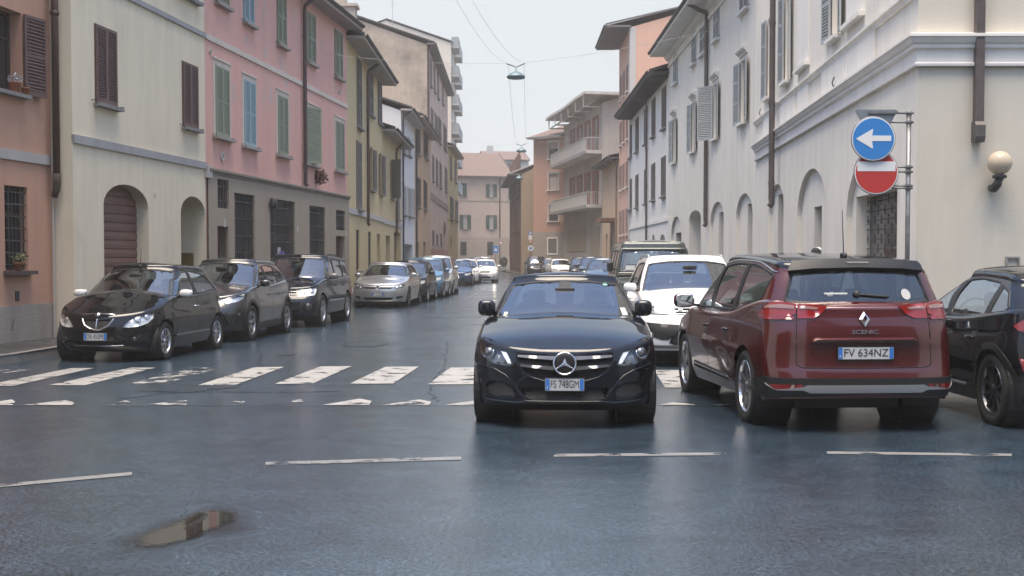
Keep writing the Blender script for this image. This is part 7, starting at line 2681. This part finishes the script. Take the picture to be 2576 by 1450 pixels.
# lamps hung over the street
LMP = plain('lamp_green_grey', (.10, .15, .165), .45, .3, noise=.15)
WIRE = plain('wire', (.35, .35, .35), .6)
def street_lamp(px, py, Y, lab):
    c = at(px, py, Y)
    o = empty('hanging_street_lamp', tuple(c), 0, lab, 'street lamp', 'lamps hung over the street')
    m = MB().lathe([(0, .34), (.03, .33), (.05, .18), (.10, .16), (.20, .12), (.33, .02), (.345, -.02), (.31, -.075), (.28, -.085)], c=tuple(c), n=28)
    m.obj('lamp_shade', LMP, o, True)
    m = MB().lathe([(.28, -.07), (.2, -.10), (0, -.11)], c=tuple(c), n=24)
    m.obj('diffuser', plain('lamp_diffuser', (.2, .24, .25), .3), o, True)
    m = MB().tube([c + (-.34, 0, .46), c + (-.15, 0, .40), c + (0, 0, .33), c + (.15, 0, .40), c + (.34, 0, .48)], .018, 6)
    m.obj('hanger', IRON, o)
    return c
c1 = street_lamp(1298, 193, 47, 'nearest green-grey lamp hanging from wires high over the street')
c2 = street_lamp(1311.5, 380, 85, 'second hanging lamp down the street above the white back house')
c3 = street_lamp(1305.5, 449, 106, 'third hanging lamp against the brown brick house')
c4_ = street_lamp(1323.5, 487, 135, 'farthest and smallest hanging lamp by the brown brick house')
def wire(name, a, b, sag, lab, r=.006):
    t_ = np.linspace(0, 1, 14)
    P = [np.asarray(a) * (1 - k) + np.asarray(b) * k - np.array((0, 0, sag * 4 * k * (1 - k))) for k in t_]
    tag(MB().tube(P, r, 5).obj(name, WIRE), lab, 'wire')
s, z = F2.uv(818, 136)
wl = F2.p(s, z)
s, z = G2.uv(1825, 68)
wr = G2.p(s, z)
wire('span_wire', wl, c1 + (-.3, 0, .48), .12, 'wire from the pink house to the nearest hanging lamp')
wire('span_wire', c1 + (.3, 0, .50), wr, .12, 'wire from the nearest hanging lamp to the white shutter house')
wire('feed_wire', at(1147, 0, 24), c1 + (-.3, 0, .48), .25, 'left of two wires running from the top of the picture to the nearest lamp', .0028)
wire('feed_wire', at(1187, 0, 24), c1 + (.3, 0, .50), .25, 'right of two wires running from the top of the picture to the nearest lamp', .0028)
wire('feed_wire', c1 + (-.3, 0, .48), c2 + (-.3, 0, .48), .5, 'left wire linking the nearest hanging lamp to the second', .005)
wire('feed_wire', c1 + (.3, 0, .50), c2 + (.3, 0, .48), .5, 'right wire linking the nearest hanging lamp to the second', .005)
wire('span_wire', at(1150, 352, 85), c2 + (-.3, 0, .48), .15, 'wire from the left houses to the second hanging lamp')
wire('span_wire', c2 + (.3, 0, .48), at(1560, 330, 85), .15, 'wire from the second hanging lamp to the right houses')
wire('span_wire', at(1167, 440, 106), c3 + (-.3, 0, .48), .1, 'wire from the left houses to the third hanging lamp')
wire('span_wire', c3 + (.3, 0, .48), at(1430, 425, 106), .1, 'wire from the third hanging lamp to the balcony house')

# far road signs at the bend
def sgn_post(px, pyb, Y, top, lab):
    b = at(px, pyb, Y)
    o = empty('sign_post', (b[0], Y, 0), 0, lab, 'post')
    MB().tube([(b[0], Y, 0), (b[0], Y, at(px, top, Y)[2])], .04, 8).obj('pole', STEEL, o, True)
    return o
sgn_post(1334, 668, 112, 583, 'thin post carrying four signs in front of the brown brick house')
o = empty('round_sign', tuple(at(1335, 625, 111.9)), 0, 'round white and blue sign at the foot of the far sign group', 'road sign')
q = at(1335, 625, 111.9); m = MB(); disc(m, q, .26, 111.87, 111.9); m.obj('sign_plate', SWH, o)
m = MB(); disc(m, q, .12, 111.85, 111.868, 5); m.obj('symbol', SBLUE, o)
o = empty('yield_sign', tuple(at(1334.5, 609, 111.9)), 0, 'small white and red triangle in the far sign group', 'road sign')
q = at(1334.5, 609, 111.9); m = MB(); flat(m, q, [(-.2, .16), (.2, .16), (0, -.2)], 111.87, 111.9); m.obj('sign_plate', SRED, o)
m = MB(); flat(m, q, [(-.12, .11), (.12, .11), (0, -.1)], 111.85, 111.868); m.obj('white_field', SWH, o)
o = empty('panel_sign', tuple(at(1334, 598, 111.9)), 0, 'white square panel below the top sign of the far group', 'road sign')
q = at(1334, 598, 111.9); m = MB(); flat(m, q, [(-.16, -.2), (.16, -.2), (.16, .2), (-.16, .2)], 111.87, 111.9); m.obj('sign_plate', SWH, o)
o = empty('direction_sign', tuple(at(1334, 587, 111.9)), 0, 'blue and white sign on top of the far sign group', 'road sign')
q = at(1334, 587, 111.9); m = MB(); flat(m, q, [(-.16, -.14), (.16, -.14), (.16, .14), (-.16, .14)], 111.87, 111.9); m.obj('sign_plate', SBLUE, o)
m = MB(); flat(m, q, [(-.13, -.06), (.0, -.1), (.13, .06), (0, .1)], 111.85, 111.868); m.obj('white_band', SWH, o)
sgn_post(1247, 676, 156, 622, 'thin post carrying the blue crossing sign before the pink end house')
o = empty('crossing_sign', tuple(at(1247, 628, 155.9)), 0, 'blue pedestrian crossing sign before the pink end house', 'road sign')
q = at(1247, 628, 155.9); m = MB(); flat(m, q, [(-.33, -.45), (.33, -.45), (.33, .45), (-.33, .45)], 155.86, 155.9); m.obj('sign_plate', SBLUE, o)
m = MB(); flat(m, q, [(-.24, -.2), (.24, -.2), (0, .26)], 155.84, 155.858); m.obj('white_triangle', SWH, o)
sgn_post(1258, 676, 156.5, 600, 'tall thin post behind the blue crossing sign')
o = empty('give_way_sign', tuple(at(1260, 613, 156.3)), 0, 'pale give-way triangle right of the blue crossing sign', 'road sign')
q = at(1260, 613, 156.3); m = MB(); flat(m, q, [(-.32, .25), (.32, .25), (0, -.3)], 156.26, 156.3); m.obj('sign_plate', SRED, o)
m = MB(); flat(m, q, [(-.22, .19), (.22, .19), (0, -.19)], 156.24, 156.258); m.obj('white_field', SWH, o)

# plants
LEAFM = plain('leaf_dark', (.03, .055, .025), .6, noise=.4, nscale=3)
LEAFD = plain('leaf_dry', (.20, .10, .075), .8, noise=.4, nscale=6)
POT = plain('terracotta', (.30, .12, .065), .8, noise=.2)
def leaves(n, cen, rads, size, seed, shell=True):
    r = np.random.default_rng(seed)
    m = MB()
    for i in range(n):
        d = r.normal(size=3); d /= np.linalg.norm(d)
        p = np.asarray(cen) + d * np.asarray(rads) * (r.uniform(.6, 1.02) if shell else r.uniform(0, 1) ** .5)
        a = r.normal(size=3); a /= np.linalg.norm(a)
        b = np.cross(a, r.normal(size=3)); b /= np.linalg.norm(b)
        s_ = size * r.uniform(.6, 1.3)
        m.add([p - a * s_, p + b * s_ * .4, p + a * s_, p - b * s_ * .4], [(0, 1, 2, 3)])
    return m
q = ground(1278, 677)
q = at(1278, 672, 122)
o = empty('topiary_shrub', (q[0] - .4, 122, .1), 0, 'small clipped dark shrub in a pot by the brown brick house', 'shrub')
MB().lathe([(.0, .12), (.2, .12), (.26, .5), (.22, .5), (.0, .48)], c=(q[0] - .4, 122, 0), n=16).obj('pot', plain('grey_pot', (.25, .24, .23), .8), o, True)
MB().tube([(q[0] - .4, 122, .45), (q[0] - .4, 122, .95)], .035, 6).obj('trunk', WOODR, o)
leaves(900, (q[0] - .4, 122, 1.15), (.36, .36, .5), .06, 5).obj('crown', LEAFM, o)
def flower_pot(c, r, h, lab, leafm, n, seed, spread, dry=False):
    o = empty('flower_pot', tuple(c), 0, lab, 'plant pot', None)
    MB().lathe([(0, .0), (r * .7, .0), (r, h * .85), (r * 1.08, h * .86), (r * 1.08, h), (r * .9, h), (r * .85, h * .9), (0, h * .88)], c=tuple(c), n=18).obj('pot', POT, o, True)
    leaves(n, (c[0], c[1], c[2] + h + spread * .5), (spread, spread, spread * .7), spread * .22, seed, False).obj('plant', leafm, o)
    rs = np.random.default_rng(seed)
    m = MB()
    for k in range(6):
        a = rs.uniform(0, 6.28)
        m.tube([(c[0], c[1], c[2] + h * .8), (c[0] + spread * .5 * math.cos(a), c[1] + spread * .5 * math.sin(a), c[2] + h + spread * .7)], .006, 4)
    m.obj('stems', LEAFM, o)
s0_, s1_0, zz0, _ = sil0
z = zz0 + .0
sp, _ = F0.uv(38, 220)
flower_pot(F0.p(sp, z, -.0), .10, .20, 'terracotta pot with white blossom on the upper window sill', plain('white_blossom', (.5, .5, .52), .7, noise=.3, nscale=30), 140, 2, .13)
sp, _ = F0.uv(58, 232)
flower_pot(F0.p(sp, z, .05), .07, .14, 'smaller terracotta pot next to the white blossom', LEAFM, 40, 3, .06)
sp, _ = F0.uv(40, 660)
flower_pot(F0.p(sp, r2[2], .05), .08, .14, 'small pot with a trailing plant on the barred window sill', plain('pale_green', (.16, .17, .08), .7, noise=.3), 120, 4, .16)
s, z = F2.uv(794, 446)
q = F2.p(s, z, .12)
o = empty('dried_plant', tuple(F2.p(s, z, 0)), 0, 'dried reddish plant hanging on the pink wall below the half-open shutters', 'plant')
leaves(260, q, (.28, .12, .24), .07, 9, False).obj('dry_leaves', LEAFD, o)
MB().tube([F2.p(s, z + .2, 0), q], .02, 6).obj('stem', WOODR, o)

# litter bin box at the bend
q = at(1267, 672, 150)
tag(MB().box(q[0] - .3, q[0] + .3, 149.8, 150.2, 0, 1.1).sq((q[0], 150, 1.1), (.32, .22, .06), .4, .4).obj('litter_bin', plain('bin_grey', (.33, .32, .31), .7)), 'grey litter bin beside the clipped shrub at the bend', 'litter bin')

# ------------------------------------------------------------ two people behind the parked cars
def person(loc, rz, h, lab, coat, legs, hatm, skin=(.45, .28, .20), hair=(.05, .04, .035), cap=False):
    o = empty('person', loc, rz, lab, 'person')
    k = h / 1.72
    V = [(0, 0, .95), (0, .0, 1.15), (0, 0, 1.36), (0, .0, 1.46), (0, -.01, 1.53),
         (.17, 0, 1.39), (.22, .01, 1.12), (.22, -.06, .90), (.22, -.09, .82), (-.17, 0, 1.39), (-.22, .01, 1.12), (-.22, -.06, .90), (-.22, -.09, .82),
         (.09, 0, .88), (.10, -.03, .50), (.10, .03, .09), (.10, -.10, .04), (-.09, 0, .88), (-.10, .05, .50), (-.10, .14, .10), (-.10, .02, .04)]
    R = [.15, .14, .16, .07, .055, .075, .055, .042, .035, .075, .055, .042, .035, .10, .068, .05, .045, .10, .068, .05, .045]
    E = [(0, 1), (1, 2), (2, 3), (3, 4), (2, 5), (5, 6), (6, 7), (7, 8), (2, 9), (9, 10), (10, 11), (11, 12), (0, 13), (13, 14), (14, 15), (15, 16), (0, 17), (17, 18), (18, 19), (19, 20)]
    me = bpy.data.meshes.new('body')
    me.from_pydata([(a * k, b * k, c * k) for a, b, c in V], E, [])
    ob = bpy.data.objects.new('body', me)
    col.objects.link(ob)
    ob.modifiers.new('skin', 'SKIN')
    for i, sv in enumerate(me.skin_vertices[0].data):
        sv.radius = (R[i] * k, R[i] * k * (.75 if i < 4 else 1))
        sv.use_root = (i == 0)
    ob.modifiers.new('sub', 'SUBSURF').levels = 2
    dg = bpy.context.evaluated_depsgraph_get()
    m2 = bpy.data.meshes.new_from_object(ob.evaluated_get(dg))
    bpy.data.objects.remove(ob)
    m2.materials.clear(); m2.materials.append(coat); m2.materials.append(legs)
    for p in m2.polygons:
        p.use_smooth = True
        p.material_index = 1 if p.center.z < .92 * k else 0
    ob = bpy.data.objects.new('body', m2)
    col.objects.link(ob); ob.parent = o
    sk_ = plain('skin', skin, .55)
    hd = MB().sq((0, -.015 * k, 1.625 * k), (.074 * k, .094 * k, .115 * k), .95, .95, 20, 14)
    hd.sq((0, -.112 * k, 1.61 * k), (.013 * k, .018 * k, .022 * k), 1, 1)
    for sx in (-1, 1):
        hd.sq((sx * .076 * k, .005 * k, 1.62 * k), (.010 * k, .02 * k, .03 * k), 1, 1)
    hd = hd.obj('head', sk_, o, True, off=False)
    for sx in (-1, 1):
        MB().sq((sx * .03 * k, -.098 * k, 1.635 * k), (.012 * k, .008 * k, .008 * k), 1, 1).obj('eye', PLK, hd, True, off=False)
        m = MB()
        for f_ in range(4):
            m.tube([(sx * (.20 + .012 * f_) * k, -.085 * k, .80 * k), (sx * (.20 + .012 * f_) * k, -.10 * k, .75 * k), (sx * (.20 + .012 * f_) * k, -.092 * k, (.715 + .008 * (f_ % 2)) * k)], .009 * k, 6)
        m.tube([(sx * .20 * k, -.10 * k, .82 * k), (sx * .19 * k, -.125 * k, .775 * k)], .010 * k, 6)
        m.obj('hand', sk_, o, True, off=False)
    MB().sq((0, -.10 * k, 1.575 * k), (.025 * k, .008 * k, .006 * k), 1, 1).obj('mouth', plain('lips', (.3, .12, .1), .6), hd, True, off=False)
    if cap:
        MB().sq((0, .012 * k, 1.66 * k), (.084 * k, .10 * k, .085 * k), .9, .95, 20, 10).obj('hood', plain('black_cloth', (.02, .02, .022), .9), o, True, off=False)
        MB().sq((-.02 * k, -.03 * k, 1.69 * k), (.08 * k, .09 * k, .06 * k), .8, .95, 20, 10).obj('cap', hatm, o, True, off=False)
    else:
        MB().sq((0, 0, 1.675 * k), (.085 * k, .104 * k, .09 * k), .85, .95, 20, 12).obj('knit_hat', hatm, o, True, off=False)
CO1 = plain('dark_coat', (.03, .032, .036), .9); TR1 = plain('trousers', (.035, .04, .055), .9)
q = at(1846, 690, 27)
person((q[0], 27, .13), rad(200), 1.40, 'person in a grey knit hat walking on the right pavement behind the red car', CO1, TR1, plain('grey_knit', (.12, .12, .12), .95, bump=.6, bscale=90))
q = at(2052, 690, 20.6)
person((q[0], 20.6, .13), rad(165), 1.62, 'person in a white cap almost hidden behind the red car roof', CO1, TR1, plain('white_cap_cloth', (.6, .6, .58), .9), cap=True)

# roof aerials
for px, yb, yt, Y, lab in ((987, 56, -8, 99, 'tall thin aerial mast on the roof behind the stained gable'), (1462, 262, 236, 108, 'small television aerial on the balcony house roof')):
    a, b = at(px, yb, Y), at(px, yt, Y)
    o = empty('roof_aerial', (a[0], Y, a[2] - 1.2), 0, lab, 'aerial')
    MB().tube([(a[0], Y, a[2] - 1.2), (b[0], Y, b[2])], .02, 5).obj('mast', WIRE, o)
    for k, w_ in enumerate((.5, .4, .3)):
        z_ = b[2] - .25 - .22 * k
        MB().tube([(a[0] - w_, Y, z_), (a[0] + w_, Y, z_ + .03)], .012, 4).obj('element', WIRE, o)
